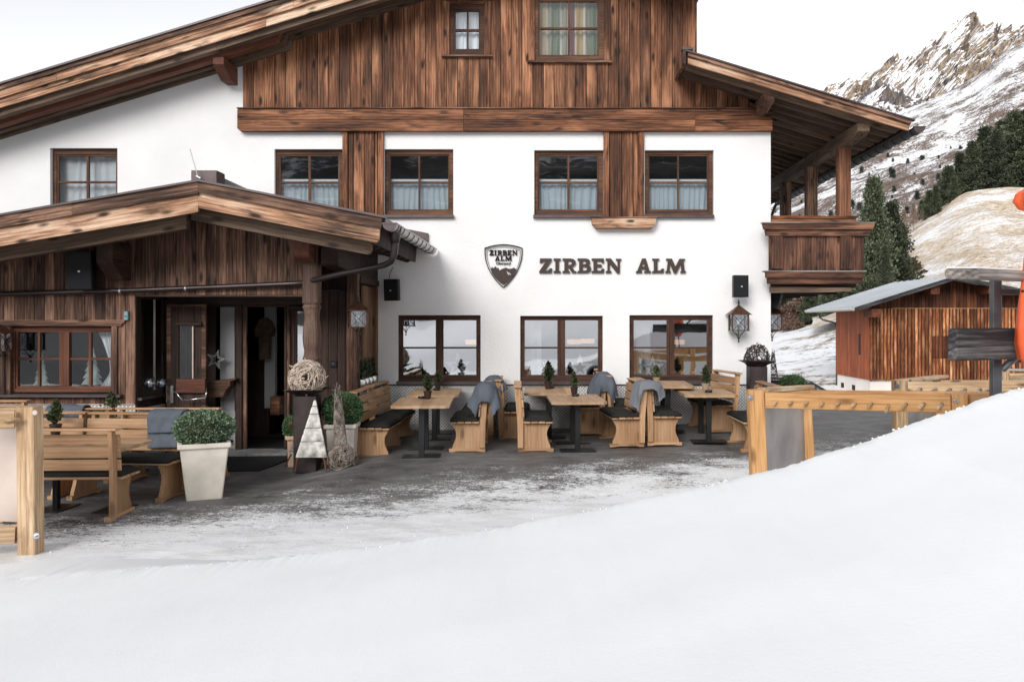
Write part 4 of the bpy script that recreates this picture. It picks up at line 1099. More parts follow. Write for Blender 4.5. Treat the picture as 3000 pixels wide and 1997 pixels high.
# rooms behind
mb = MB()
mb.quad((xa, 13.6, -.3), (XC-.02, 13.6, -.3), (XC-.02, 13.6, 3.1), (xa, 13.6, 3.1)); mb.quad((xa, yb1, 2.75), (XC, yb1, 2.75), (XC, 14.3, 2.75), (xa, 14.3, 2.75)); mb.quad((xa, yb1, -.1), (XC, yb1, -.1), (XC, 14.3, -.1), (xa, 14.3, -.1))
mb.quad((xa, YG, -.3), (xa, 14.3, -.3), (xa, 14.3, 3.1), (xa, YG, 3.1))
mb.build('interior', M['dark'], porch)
# glazed return wall beside the door
boxp('corner_post', W['porchd'], porch, XC-.06, XC+.005, YG+.001, YG+.14, -.3, 2.35, 'Z', .006)
mb = MB(); mb.box(XC-.03, XC, YG+.14, YD, -.3, Z_(1168, YG+.3)); mb.build('return_wall', W['porchd'], porch)
mb = MB(); mb.box(XC+.001, XC+.02, YG+.02, YD-.1, -.3, Z_(1192, YG+.3)); mb.build('kick_plate', M['checker'], porch)
boxp('sill', M['metal_flash'], porch, XC-.05, XC+.07, YG+.02, YD-.2, Z_(1166, YG+.3)-.01, Z_(1160, YG+.3), 'Y', .003)
boxp('window_post', M['sheetw'], porch, XC-.02, XC, YG+.55, YG+.585, .85, 2.3, 'Z', .003); boxp('window_post', W['porchd'], porch, XC-.03, XC+.01, YD-.14, YD-.02, -.2, 2.35, 'Z', .003)  # the pale first strip is painted in for the lit line on the glass
boxp('window_head', W['porchd'], porch, XC-.04, XC+.01, YG+.14, YD, 2.22, 2.5, 'Y', .003)
mb = MB(); mb.quad((XC-.015, YG+.14, .9), (XC-.015, YD-.14, .9), (XC-.015, YD-.14, 2.22), (XC-.015, YG+.14, 2.22)); mb.build('return_pane', M['glassfaint'], porch)
# entrance wall at the back of the recess
def eb(name, mat, u0, u1, v0, v1, dy=0, th=.05, ax='Z', c=.006): return boxpx(name, mat, porch, u0, u1, v0, v1, YD+dy, YD+dy+th, ax, c)
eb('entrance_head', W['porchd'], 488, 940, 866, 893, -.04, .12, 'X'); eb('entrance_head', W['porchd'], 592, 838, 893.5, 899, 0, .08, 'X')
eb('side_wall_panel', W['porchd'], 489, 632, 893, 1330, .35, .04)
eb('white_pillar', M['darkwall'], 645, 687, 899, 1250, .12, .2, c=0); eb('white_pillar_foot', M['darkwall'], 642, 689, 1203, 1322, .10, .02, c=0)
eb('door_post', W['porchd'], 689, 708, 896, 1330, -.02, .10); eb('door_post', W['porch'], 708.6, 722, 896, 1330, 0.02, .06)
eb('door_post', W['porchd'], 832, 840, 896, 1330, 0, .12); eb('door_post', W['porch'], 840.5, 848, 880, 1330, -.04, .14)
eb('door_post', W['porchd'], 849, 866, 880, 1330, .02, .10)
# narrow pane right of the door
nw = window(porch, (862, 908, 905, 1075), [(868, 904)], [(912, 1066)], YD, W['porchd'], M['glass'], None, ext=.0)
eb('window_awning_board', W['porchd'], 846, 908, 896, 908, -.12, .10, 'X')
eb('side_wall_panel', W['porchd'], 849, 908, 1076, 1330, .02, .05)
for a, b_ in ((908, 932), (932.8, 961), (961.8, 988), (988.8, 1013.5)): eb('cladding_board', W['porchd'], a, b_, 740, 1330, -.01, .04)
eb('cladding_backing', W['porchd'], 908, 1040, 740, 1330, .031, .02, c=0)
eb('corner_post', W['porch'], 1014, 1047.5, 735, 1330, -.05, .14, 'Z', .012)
# right flank with its window and the pots
mb = MB()
mb.box(XS-.12, XS, YD+.092, YW-.001, -.1, Z_(1160, 13.3)); mb.build('flank_wall', W['porchd'], porch); mb = MB(); mb.box(XS-.12, XS, YD+.092, YW-.001, 2.60, 3.3); mb.build('flank_wall', W['porchd'], porch)
boxp('flank_lintel', W['porchd'], porch, XS-.1, XS+.03, YD+.1, YW-.03, 2.50, 2.60, 'Y', .006)
boxp('flank_sill', M['metal_flash'], porch, XS-.22, XS+.09, YD+.02, YW-.05, .78, .82, 'Y', .004)
boxp('flank_reveal', W['shutter'], porch, XS-.20, XS+.006, YW-.14, YW-.002, .82, 2.5, 'Z', .006)
boxp('flank_window_frame', W['framedk'], porch, XS-.14, XS-.06, YD+.10, YD+.17, .82, 2.5, 'Z', .006)
mb = MB(); mb.quad((XS-.11, YD+.17, .82), (XS-.11, YW-.1, .82), (XS-.11, YW-.1, 2.5), (XS-.11, YD+.17, 2.5)); mb.build('flank_pane', M['glassdk'], porch)
me = curtain(porch, XS-.20, XS-.16, .84, 2.5, YD+.3, M['lace'], folds=2)
boxp('flank_shutter', W['shutter'], porch, XS-.10, XS-.055, YD+.62, YW-.16, .83, 2.48, 'Z', .006)
# corridor seen through the open door
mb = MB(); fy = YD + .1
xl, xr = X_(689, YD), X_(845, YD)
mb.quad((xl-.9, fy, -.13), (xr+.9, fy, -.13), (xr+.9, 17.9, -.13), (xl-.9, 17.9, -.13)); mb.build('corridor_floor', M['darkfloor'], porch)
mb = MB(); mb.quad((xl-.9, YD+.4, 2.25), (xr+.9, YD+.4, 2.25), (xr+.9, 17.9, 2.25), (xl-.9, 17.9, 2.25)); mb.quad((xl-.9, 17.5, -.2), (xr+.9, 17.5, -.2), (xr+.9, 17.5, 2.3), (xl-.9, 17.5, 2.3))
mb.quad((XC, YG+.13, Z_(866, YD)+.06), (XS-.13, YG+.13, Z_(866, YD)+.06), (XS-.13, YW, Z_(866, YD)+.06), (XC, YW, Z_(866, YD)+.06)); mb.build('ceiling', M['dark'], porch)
boxp('inner_wall', M['darkwall'], porch, X_(775, 14.0), X_(806, 14.0), 14.0, 14.1, Z_(1195, 14), 2.2, 'Z', 0)
boxp('inner_cabinet', W['porchd'], porch, X_(728, 14.6), X_(800, 14.6), 14.4, 14.9, -.13, Z_(1052, 14.6), 'Z', .01)
boxp('inner_stool', W['gable'], porch, X_(803, 13.8), X_(830, 13.8), 13.6, 13.9, Z_(1212, 13.8), Z_(1160, 13.8), 'X', .01)
boxp('threshold', M['stone'], porch, X_(620, 12.55), X_(846, 12.55), 12.45, YD+.1, -.19, -.115, 'X', .01)
# open door leaf
YL = 12.5
mb = MB()
for a, b_, c, d in ((488,500,891,1330),(590,602.5,891,1330),(500,590,891,896.6),(500,590,1300,1330)): mb.box(X_(a, YL), X_(b_, YL), YL, YL+.05, Z_(d, YL), Z_(c, YL))
leaf = mb.build('door', W['porch'], porch, label='open dark wooden door leaf with narrow glass pane and chrome push bar')
def lf(name, mat, u0, u1, v0, v1, dy=0, th=.05, ax='Z', par=None, c=.005): return boxpx(name, mat, par or leaf, u0, u1, v0, v1, YL+dy, YL+dy+th, ax, c)
lf('door_panel', W['porchd'], 500.4, 523.5, 897, 1330, .01, .035); lf('door_panel', W['porchd'], 570, 589.6, 897, 1330, .01, .035)
lf('door_panel', W['porchd'], 524, 569.6, 897, 952, .01, .035)
lf('door_drip_board', W['porchd'], 514, 589, 943, 954, -.05, .05, 'X', c=.012); lf('door_block', W['red'], 516, 600, 1110, 1152, -.045, .043, 'X', c=.012)
lf('door_panel', W['porchd'], 524, 569.6, 1152.5, 1330, .01, .035)
mb = MB(); yy = YL+.03; mb.quad(P(523, 1110, yy), P(570, 1110, yy), P(570, 953, yy), P(523, 953, yy)); mb.build('door_pane', M['glassfaint'], leaf)
lf('door_pane_bead', M['sheetw'], 562, 566.5, 955, 1109, 0.0, .028)
lf('lock_plate', M['chrome'], 498, 507.5, 1129, 1180, -.02, .02, c=.006); lf('strike_plate', M['chrome'], 486.5, 490, 1130, 1178, -.008, .006, c=0)
mb = MB(); mb.tube([P(508, 1148, YL-.03), P(515, 1148, YL-.08), P(534, 1172, YL-.12)], .009, 8); mb.tube([P(534, 1173, YL-.12), P(603, 1165, YL-.12)], .014, 8); mb.tube([P(603, 1165, YL-.12), P(605, 1140, YL-.06), P(602, 1138, YL)], .008, 8)
mb.build('push_bar', M['chrome'], leaf, smooth=True)
# counter shelf on the pillar
ppx('wall_shelf', W['porch'], porch, [(602,1118),(690,1108),(690,1112),(674,1116),(674,1130),(664,1138),(658,1150),(652,1162),(604,1164)], YD-.15, YD+.09)

# porch roof
RP = lambda v, s: v
def pr_l(name, mat, v0, v1, u0, u1, Y0, Y1, s=.1725):   # rows at u = 580
    f = lambda v, u: v + s*(580-u)
    return ppx(name, mat, porch, [(u0, f(v0,u0)), (u1, f(v0,u1)), (u1, f(v1,u1)), (u0, f(v1,u0))], Y0, Y1, math.atan(s))
def pr_r(name, mat, v0, v1, u0, u1, Y0, Y1, s=.196, e=0):
    f = lambda v, u: v + s*(u-580)
    pts = [(u0, f(v0,u0)), (u1, f(v0,u1)), (u1-2, f(v1,u1)), (u0, f(v1,u0))]
    if e: pts = [(u0, f(v0,u0)), (u1, f(v0,u1)), (u1-2, f(v1,u1)-14), (u1-7, f(v1,u1)-5), (u1-14, f(v1,u1-14)), (u0, f(v1,u0))]
    return ppx(name, mat, porch, pts, Y0, Y1, -math.atan(s))
pr_l('roof_flashing', M['metal_flash'], 525, 531, -420, 580, YP-.03, YP+.06); pr_r('roof_flashing', M['metal_flash'], 525, 531, 580.4, 1130, YP-.03, YP+.06)
for a, b_ in ((-420, 210), (210.8, 579.8)): pr_l('barge_board', W['bargedark'], 531, 566, a, b_, YP, YP+.04)
for a, b_ in ((580.4, 1119),): pr_r('barge_board', W['bargedark'], 531, 563, a, b_, YP, YP+.04)
pr_l('barge_board', W['barge'], 568, 621, -420, 579.8, YP+.045, YP+.09); pr_r('barge_board', W['barge'], 560, 609, 580.4, 1113, YP+.045, YP+.09, e=1)
pr_l('rafter', W['soffit'], 590, 663, -420, 545, YP+.30, YP+.42, s=.174); pr_r('rafter', W['soffit'], 590, 648, 560, 1088, YP+.32, YP+.44, e=1)
zap = Z_(526, YP); Xr = X_(580, YP)
xL = X_(-420, YP); xE = X_(1126, YP)
zl = lambda x: zap - .1725*(Xr-x); zr = lambda x: zap - .196*(x-Xr)
for nm, m_, off, th, y0, y1 in (('roof', M['metal_flash'], .01, .06, YP+.06, YW-.002), ('soffit_boarding', W['soffit'], .075, .03, YP+.1, YW-.004)):
    prismp(nm, m_, porch, [(xL, zl(xL)-off), (Xr, zap-off), (Xr, zap-off-th), (xL, zl(xL)-off-th)], y0, y1, math.atan(.1725))
    prismp(nm, m_, porch, [(Xr, zap-off), (xE, zr(xE)-off), (xE, zr(xE)-off-th), (Xr, zap-off-th)], y0, y1, -math.atan(.196))
y = YP + .55; k = 0
while y < YW - .1:
    xe = xE - .22 ; zt_ = zr(xe) - .11
    prismp('rafter', W['porchd'], porch, [(Xr+.6, zr(Xr+.6)-.107), (xe, zt_), (xe-.005, zt_-.17), (xe-.03, zt_-.235), (xe-.12, zt_-.27), (xe-.5, zr(xe-.5)-.36), (Xr+.6, zr(Xr+.6)-.32)], y, y+.09, -math.atan(.196)); y += .42
xe = xE - .16
prismp('eaves_fascia', W['porchd'], porch, [(xe-.03, zr(xE)-.06), (xe, zr(xE)-.06), (xe-.025, zr(xE)-.33), (xe-.055, zr(xE)-.33)], YP+.10, YW-.25, R(90))
gut = gutter(porch, -2.085, Z_(655, YP), YP+.02, YW-.06, .088, M['gutterw'], M['metal_flash'], .40)
# purlin ends of the porch
purlin(porch, 283, 330, 707, 779, 11.38, YG, W['porchd'], .18); purlin(porch, 861, 905, 708, 757, 11.35, YG, W['red'], .04)
purlin(porch, 940, 990, 700, 782, 11.6, YD+.02, W['porchd'], .02)
# rain pipe wandering over the front
mb = MB()
pts = [P(1157, 676, YP+.35), P(1157, 720, YP+.36), P(1154, 746, YP+.37), P(1146, 766, YP+.42), P(1128, 776, YP+.52), P(1097, 783, YP+.72), P(1000, 802, 11.35), P(905, 824, YG-.16), P(888, 828, YG-.12), P(860, 831, YG-.11), P(650, 840, YG-.1), P(400, 850, YG-.1), P(0, 861, YG-.1), P(-420, 866, YG-.1)]
mb.tube(pts, [.055, .050, .046, .043, .042, .042, .042, .042, .040, .038, .038, .038, .038, .038], 14); mb.build('rain_pipe', M['gutter'], porch, smooth=True)
mb = MB(); mb.tube([P(1157, 664, YP+.35), P(1157, 690, YP+.35), P(1157, 712, YP+.35)], [.10, .075, .058], 14); mb.build('pipe_funnel', M['gutter'], porch, smooth=True)
for u, v, Yk in ((353, 852.5, YG-.1), (545, 845, YG-.1), (897, 826, YG-.14)):
    mb = MB(); mb.tube([P(u-3, v, Yk), P(u+3, v, Yk)], .046, 12); mb.build('pipe_clip', M['zinc'], porch, smooth=True)
# box of metal at the ridge, flashing and the dark panel
boxp('ridge_box', M['metal_flash'], porch, X_(560, 11.6), X_(634, 11.6), 11.6, 11.9, Z_(545, 11.6), Z_(499, 11.6), 'X', .01)
mb = MB(); a, b_, c, d = P(634, 512, 11.65), P(634, 545, 11.65), P(735, 560, YW-.02), P(724, 553, YW-.02)
mb.prism([(0,0),(1,0),(1,1),(0,1)], lambda i, j: [a, b_, c, d][[(0,0),(1,0),(1,1),(0,1)].index((i,j))], lambda i, j: [a, b_, c, d][[(0,0),(1,0),(1,1),(0,1)].index((i,j))] + Vector((-.3, 0, -.15))); me = mb.mesh(); fixn(me)
addobj('ridge_flashing', me, M['metal_flash'], porch)
ppx('wall_flashing', M['metal_flash'], porch, [(1172,667),(1254,683),(1254,716),(1225,705),(1180,690)], YW-.06, YW-.003)
mb = MB(); mb.tube([P(556, 436, 11.5), P(581, 522, 11.5)], .006, 6); mb.build('antenna_rod', M['zinc'], porch)
mb = MB(); mb.tube([P(575, 517, 11.5), P(588, 524, 11.5)], .022, 8); mb.build('antenna_clamp', M['zinc'], porch)
# turned timber column
Ycol = YG - .12; ccx = X_(914, Ycol)
def octa(prof, n=8):
    pass
def column_part(name, prof, par):
    mb = MB(); vs = []; fs = []
    for hw, z in prof:
        c = hw*.24
        for (a, b_) in ((-hw+c,-hw),(hw-c,-hw),(hw,-hw+c),(hw,hw-c),(hw-c,hw),(-hw+c,hw),(-hw,hw-c),(-hw,-hw+c)): vs.append((z, ccx*0 + a, b_))
    for i in range(len(prof)-1):
        for k in range(8): fs.append((i*8+k, i*8+(k+1)%8, (i+1)*8+(k+1)%8, (i+1)*8+k))
    fs += [tuple(range(8)), tuple(range(len(prof)*8-1, len(prof)*8-9, -1))]
    me = bpy.data.meshes.new(name); me.from_pydata(vs, [], fs); me.update(); fixn(me)
    M_ = Matrix(((0, 1, 0, ccx), (0, 0, 1, Ycol), (1, 0, 0, 0), (0, 0, 0, 1)))
    return addobj(name, me, W['column'], par, M_)
pxm = Ycol/FPX
column_part('column_head', [(23*pxm, Z_(888, Ycol)), (23*pxm, 3.2)], porch)
column_part('column_neck', [(20*pxm, Z_(894, Ycol)), (20*pxm, Z_(888, Ycol))], porch)
column_part('column_shaft', [(22*pxm, Z_(1054, Ycol)), (22.5*pxm, Z_(1050, Ycol)), (19*pxm, Z_(1036, Ycol)), (18.5*pxm, Z_(1026, Ycol)), (21.5*pxm, Z_(1005, Ycol)), (22.5*pxm, Z_(985, Ycol)), (21.5*pxm, Z_(962, Ycol)), (18.5*pxm, Z_(938, Ycol)), (18*pxm, Z_(925, Ycol)), (20*pxm, Z_(908, Ycol)), (23*pxm, Z_(899, Ycol)), (21*pxm, Z_(894, Ycol))], porch)
column_part('column_foot', [(23*pxm, -.2), (23*pxm, Z_(1056, Ycol))], porch)
# door mats
def slabm(name, pts, z0, z1, mat, label, cat, group=None):
    mb = MB(); mb.prism(pts, lambda a, b_: (a, b_, z1), lambda a, b_: (a, b_, z0)); me = mb.mesh(); fixn(me); o = addobj(name, me, mat); tag(o, label, cat, group); return o
def gp(u, v, z): Y = (EYE - z)*FPX/(v - CV); return (X_(u, Y), Y)
slabm('door_mat', [gp(560,1380,-.15), gp(760,1376,-.15), gp(800,1362,-.15), gp(860,1338,-.15), gp(850,1334,-.15), gp(560,1338,-.15)], -.175, -.150, M['mat'], 'black rubber door mat on the ground before the porch entrance', 'mat')

# ================================================================== things on the walls
def speaker(u0, u1, v0, v1, Y, label, tilt=0, rz_=0, dep=.2):
    x0, x1, z0, z1 = X_(u0, Y), X_(u1, Y), Z_(v1, Y), Z_(v0, Y); w2 = (x1-x0)/2; h = z1-z0
    t = thing('loudspeaker', label, 'loudspeaker', (0, 0, 0), 'black loudspeakers on the walls')
    mb = MB(); c = .18*w2*2
    mb.prism([(-w2, 0), (w2, 0), (w2, .02), (w2*.7, dep), (-w2*.7, dep), (-w2, .02)], lambda x, y: (x, y, 0), lambda x, y: (x, y, h)); me = mb.mesh(); fixn(me); addobj('housing', me, M['speaker'], t)
    mb = MB(); mb.box(-w2*.93, w2*.93, -.012, -.001, h*.03, h*.97); mb.build('grille', M['speaker'], t)
    mb = MB(); mb.box(-.012, .014, -.018, -.0125, h*.46, h*.50); mb.build('badge', M['whitedeco'], t)
    mb = MB(); mb.tube([(0, dep, h*.5), (0, dep+.12, h*.5)], .02, 8); mb.build('bracket', M['blackmetal'], t)
    place(t, Matrix.Translation(((x0+x1)/2, Y, z0)) @ Matrix.Rotation(R(rz_), 4, 'Z') @ Matrix.Rotation(R(tilt), 4, 'X')); return t
speaker(1124, 1167, 818, 881, YW-.34, 'black loudspeaker on the white wall beside the porch gutter', 4, -12)
speaker(2150, 2194, 806, 870, YW-.34, 'black loudspeaker on the white wall above the lantern by the corner', 0, 8)
speaker(200, 268, 737, 848, YG-.42, 'larger black loudspeaker under the porch eaves beside the beam end', 6, 10, .3)
t = speaker(2262, 2296, 858, 905, YW+.3, 'black loudspeaker tilted under the balcony at the side wall', 14, 60)
mb = MB(); mb.tube([P(1140, 817, YW-.2), P(1143, 800, YW-.03), P(1152, 782, YW-.02)], .006, 6); o = mb.build('speaker_cable', M['letter']); tag(o, 'thin brown cable running up from the speaker beside the gutter', 'cable')

def lantern(label, s=1.0):
    t = thing('wall_lantern', label, 'lantern', (0, 0, 0), 'copper brown wall lanterns')
    # local: centre of the body, front is -y; width .24 height .24
    w2, h = .125, .25
    mb = MB(); mb.prism([(0, 0), (1, 0), (1, 1), (0, 1)], lambda a, b_: ((a-.5)*.34, (b_-.5)*.34, h), lambda a, b_: ((a-.5)*.03, (b_-.5)*.03, h+.145)); me = mb.mesh(); fixn(me); addobj('roof', me, M['copper'], t)
    mb = MB(); mb.box(-.175, .175, -.175, .175, h-.006, h+.004); mb.build('roof_rim', M['copper'], t)
    mb = MB(); mb.lathe([(.012, h+.14), (.018, h+.155), (.010, h+.165), (.022, h+.182), (.018, h+.20), (.006, h+.21), (.013, h+.222), (.002, h+.24)], 10); mb.build('finial', M['blackmetal'], t, smooth=True)
    for sx in (-1, 1):
        for sy in (-1, 1): boxp('corner_bar', M['copper'], t, sx*w2-.012, sx*w2+.012, sy*w2-.012, sy*w2+.012, 0, h-.007, 'Z', .003)
    mb = MB(); mb.box(-w2-.018, w2+.018, -w2-.018, w2+.018, -.012, .004); mb.build('base_plate', M['copper'], t)
    for k in range(4):
        a = k*math.pi/2; Rm = Matrix.Rotation(a, 3, 'Z')
        mb = MB(); y_ = -w2; 
        for (x0, z0, x1, z1) in ((-w2+.012, .006, w2-.012, h-.008), (-w2+.012, h-.008, w2-.012, .006)): mb.tube([Rm @ Vector((x0, y_-.002, z0)), Rm @ Vector((x1, y_-.002, z1))], .0045, 5)
        mb.build('cross_bars', M['blackmetal'], t)
        mb = MB(); vs = [Rm @ Vector(p) for p in ((-w2+.012, y_+.004, .004), (w2-.012, y_+.004, .004), (w2-.012, y_+.004, h-.008), (-w2+.012, y_+.004, h-.008))]; mb.quad(*vs); mb.build('pane', M['glassthin'], t)
    mb = MB(); mb.lathe([(.018, .02), (.018, .09), (.016, .10), (.030, .125), (.038, .15), (.030, .175), (.004, .186)], 14); mb.build('bulb', M['bulb'], t, smooth=True)
    mb = MB(); mb.lathe([(.02, .004), (.02, .085)], 12); mb.build('socket', M['blackmetal'], t)
    mb = MB()
    for sx in (-1, 1): mb.tube([(sx*.10, 0, -.012), (sx*.075, 0, -.03), (sx*.035, 0, -.07), (sx*.014, 0, -.12), (0, 0, -.16)], .006, 6)
    mb.tube([(0, 0, -.012), (0, 0, -.16), (0, .0, -.19)], .006, 6); mb.lathe([(.002, -.2), (.014, -.185), (.014, -.17), (.002, -.16)], 10); mb.tube([(0, 0, -.10), (0, .15, -.06), (0, .2, -.06)], .006, 6)
    mb.build('bracket', M['blackmetal'], t, smooth=True)
    return t
l1 = lantern('brown lantern on the white wall right of the third ground floor window'); yl = YW-.22
def plant(t, u, v, Y, s=1, rz_=0): place(t, Matrix.Translation(P(u, v, Y)) @ Matrix.Rotation(R(rz_), 4, 'Z') @ Matrix.Scale(s, 4))
plant(l1, 2164, 967, yl, 1.08)
l2 = copy_tree(l1, None, 'brown lantern on the side wall under the balcony, half hidden by the corner', Matrix.Translation(P(2262, 965, YW+.6)) @ Matrix.Scale(1.1, 4))
l3 = copy_tree(l1, None, 'brown lantern on the corner post of the porch', Matrix.Translation(P(1048, 957, 12.4)) @ Matrix.Rotation(R(20), 4, 'Z') @ Matrix.Scale(.98, 4))
l4 = copy_tree(l1, None, 'brown lantern at the left edge beside the porch window', Matrix.Translation(P(-9, 1028, 11.6)) @ Matrix.Scale(1.0, 4))

t = thing('door_bell', 'small black square bell panel on the dark porch wall', 'doorbell', P(976, 1065, YD-.03))
boxpx('housing', M['speaker'], t, 966, 986, 1056, 1075, YD-.04, YD-.011, 'X', .006); boxpx('display', M['steel'], t, 972, 980, 1063, 1066, YD-.043, YD-.0405, 'X', 0)
t = thing('wall_dispenser', 'small pale blue metal box with a knob on the porch boards', 'metal box', P(369, 925, YG-.03))
boxpx('housing', M['blue'], t, 363, 374, 912, 937, YG-.07, YG-.024, 'Z', .004)
mb = MB(); mb.tube([P(365.5, 925, YG-.07), P(365.5, 925, YG-.10)], .010, 8); mb.build('knob', M['blue'], t)

# ---- lettering: ZIRBEN ALM and the shield
LT = {
'Z': [[(660,243),(783,243),(783,265),(715,371),(745,371),(765,347),(790,350),(782,398),(652,398),(652,378),(722,273),(700,273),(680,290),(656,290)]],
'I': [[(803,243),(880,243),(880,262),(860,270),(860,372),(880,380),(880,398),(803,398),(803,380),(822,372),(822,270),(803,262)]],
'R': [[(898,243),(985,243),(1015,250),(1035,268),(1040,285),(1035,310),(1018,325),(1000,332),(1028,375),(1047,380),(1047,398),(1000,398),(965,338),(958,338),(958,375),(978,380),(978,398),(898,398),(898,380),(918,372),(918,270),(898,262)],[(958,272),(958,312),(980,310),(995,300),(998,290),(992,277),(978,271)]],
'B': [[(1057,243),(1150,243),(1178,252),(1192,275),(1190,295),(1178,312),(1195,325),(1203,350),(1198,375),(1180,392),(1155,398),(1057,398),(1057,380),(1075,372),(1075,270),(1057,262)],[(1113,271),(1113,305),(1135,303),(1148,295),(1150,283),(1142,273),(1130,270)],[(1113,332),(1113,371),(1140,371),(1157,362),(1160,350),(1152,337),(1135,332)]],
'E': [[(1208,243),(1337,243),(1337,292),(1318,292),(1305,273),(1265,273),(1265,305),(1297,305),(1303,308),(1315,308),(1315,340),(1303,340),(1297,335),(1265,335),(1265,371),(1305,371),(1322,350),(1342,352),(1337,398),(1208,398),(1208,380),(1227,372),(1227,270),(1208,262)]],
'N': [[(1357,243),(1412,243),(1483,335),(1483,268),(1465,262),(1465,246),(1523,246),(1523,262),(1508,268),(1508,398),(1480,404),(1400,300),(1400,372),(1418,380),(1418,398),(1358,398),(1358,380),(1375,372),(1375,270),(1357,262)]],
'A': [[(1742,245),(1782,242),(1822,372),(1838,380),(1838,398),(1765,398),(1765,382),(1782,375),(1777,358),(1737,358),(1730,375),(1745,382),(1745,398),(1678,398),(1678,382),(1693,375),(1737,262)],[(1757,285),(1770,330),(1743,330)]],
'L': [[(1850,245),(1926,245),(1926,262),(1907,270),(1907,371),(1935,371),(1955,350),(1977,352),(1970,398),(1850,398),(1850,382),(1868,372),(1868,270),(1850,262)]],
'M': [[(1998,245),(2060,245),(2098,330),(2140,247),(2200,247),(2200,264),(2185,268),(2195,372),(2210,382),(2208,398),(2150,398),(2150,382),(2160,375),(2155,300),(2108,402),(2082,402),(2040,300),(2035,375),(2048,382),(2048,398),(1990,398),(1990,382),(2005,372),(2018,268),(1998,262)]]}
def sign_shape(name, loops, Y, th, mat, parent):
    cu_ = bpy.data.curves.new('sign', 'CURVE'); cu_.dimensions = '2D'; cu_.fill_mode = 'BOTH'; cu_.extrude = th/2
    x0, z0 = X_(loops[0][0][0], Y), Z_(loops[0][0][1], Y)
    for lp in loops:
        sp = cu_.splines.new('POLY'); sp.points.add(len(lp)-1); sp.use_cyclic_u = True
        for p, (u, v) in zip(sp.points, lp): p.co = (X_(u, Y)-x0, Z_(v, Y)-z0, 0, 1)
    ob = bpy.data.objects.new('tmp', cu_); COL.objects.link(ob); bpy.context.view_layer.update()
    me = bpy.data.meshes.new_from_object(ob.evaluated_get(bpy.context.evaluated_depsgraph_get())); bpy.data.objects.remove(ob, do_unlink=True)
    M_ = Matrix.Translation((x0, Y, z0)) @ Matrix.Rotation(R(90), 4, 'X')
    return addobj(name, me, mat, parent, M_)
zx = lambda p: (1400 + p[0]/3.6246, 690 + p[1]/3.6246)
ws = thing('wall_lettering', 'large brown slab letters ZIRBEN ALM fixed to the white wall', 'sign', P(1795, 778, YW-.03))
for ch in 'ZIRBENALM': sign_shape('letter', [[zx(p) for p in lp] for lp in LT[ch]], YW-.03, .024, M['letter'], ws)
sh = thing('shield_logo', 'dark brown shield logo with mountain outline and lettering on the white wall', 'sign', P(1475, 778, YW-.03))
half = [(272,92),(325,95),(372,102),(425,114),(474,131),(474,160),(473,200),(465,260),(450,310),(430,360),(405,408),(375,452),(340,494),(305,530),(272,556)]
outer = half + [(544-x, y) for x, y in reversed(half[1:-1])]
def shrink(pts, sx, sy, cx=272, cy=300): return [(cx+(x-cx)*sx, cy+(y-cy)*sy) for x, y in pts]
sign_shape('shield_rim', [[zx(p) for p in outer], [zx(p) for p in shrink(outer, .953, .952)]], YW-.026, .016, M['letterblack'], sh)
sign_shape('shield_inner_line', [[zx(p) for p in shrink(outer, .885, .878)], [zx(p) for p in shrink(outer, .865, .86)]], YW-.026, .012, M['letterblack'], sh)
mtn = [(136,362),(143,345),(152,330),(158,346),(170,344),(187,325),(196,338),(203,352),(214,338),(224,356),(232,373),(248,358),(262,352),(284,345),(300,338),(315,350),(345,353),(366,348),(385,341),(398,352),(412,362),(392,405),(362,448),(318,492),(272,525),(226,492),(182,448),(152,405)]
sign_shape('shield_mountains', [[zx(p) for p in mtn], [zx(p) for p in [(235,412),(266,370),(272,374),(262,392),(242,408)]], [zx(p) for p in [(298,366),(308,374),(322,388),(338,392),(352,414),(340,418),(332,406),(326,420),(314,402),(306,392)]]], YW-.026, .016, M['letter'], sh)
for ch in 'ZIRBEN': sign_shape('letter', [[zx((122 + (x-652)*.3421, 155 + (y-243)*.355)) for x, y in lp] for lp in LT[ch]], YW-.026, .012, M['letterblack'], sh)
for ch in 'ALM': sign_shape('letter', [[zx((180 + (x-1678)*.3421, 217 + (y-243)*.332)) for x, y in lp] for lp in LT[ch]], YW-.026, .012, M['letterblack'], sh)
cu_ = bpy.data.curves.new('txt', 'FONT'); cu_.body = 'Obergurgl'; cu_.size = .062; cu_.extrude = .005; cu_.offset = .0012; cu_.align_x = 'CENTER'
ob = bpy.data.objects.new('tmp', cu_); COL.objects.link(ob); bpy.context.view_layer.update()
me = bpy.data.meshes.new_from_object(ob.evaluated_get(bpy.context.evaluated_depsgraph_get())); bpy.data.objects.remove(ob, do_unlink=True)
pz = P(*zx((271, 307)), YW-.022)
addobj('lettering', me, M['letterblack'], sh, Matrix.Translation(pz) @ Matrix.Rotation(R(90), 4, 'X'))

# ---- decorations inside the windows
def star(u, v, ru, Y, mat, label, inner=.42, hole=.5, rot=0):
    pts = lambda s: [(X_(u, Y) + s*ru*Y/FPX*(1 if k % 2 == 0 else inner)*math.sin(k*math.pi/5+rot), Z_(v, Y) + s*ru*Y/FPX*(1 if k % 2 == 0 else inner)*math.cos(k*math.pi/5+rot)) for k in range(10)]
    a, b_ = pts(1), pts(hole); vs = []; fs = []
    for yy in (Y, Y+.03):
        for q_ in (a, b_): vs += [(x, yy, z) for x, z in q_]
    for k in range(10):
        j = (k+1) % 10
        fs += [(k, j, 10+j, 10+k), (20+k, 30+k, 30+j, 20+j), (k, 20+k, 20+j, j), (10+k, 10+j, 30+j, 30+k)]
    me = bpy.data.meshes.new('star'); me.from_pydata(vs, [], fs); me.update(); fixn(me); o = addobj('star_decoration', me, mat); tag(o, label, 'star decoration', 'star decorations in the windows'); return o
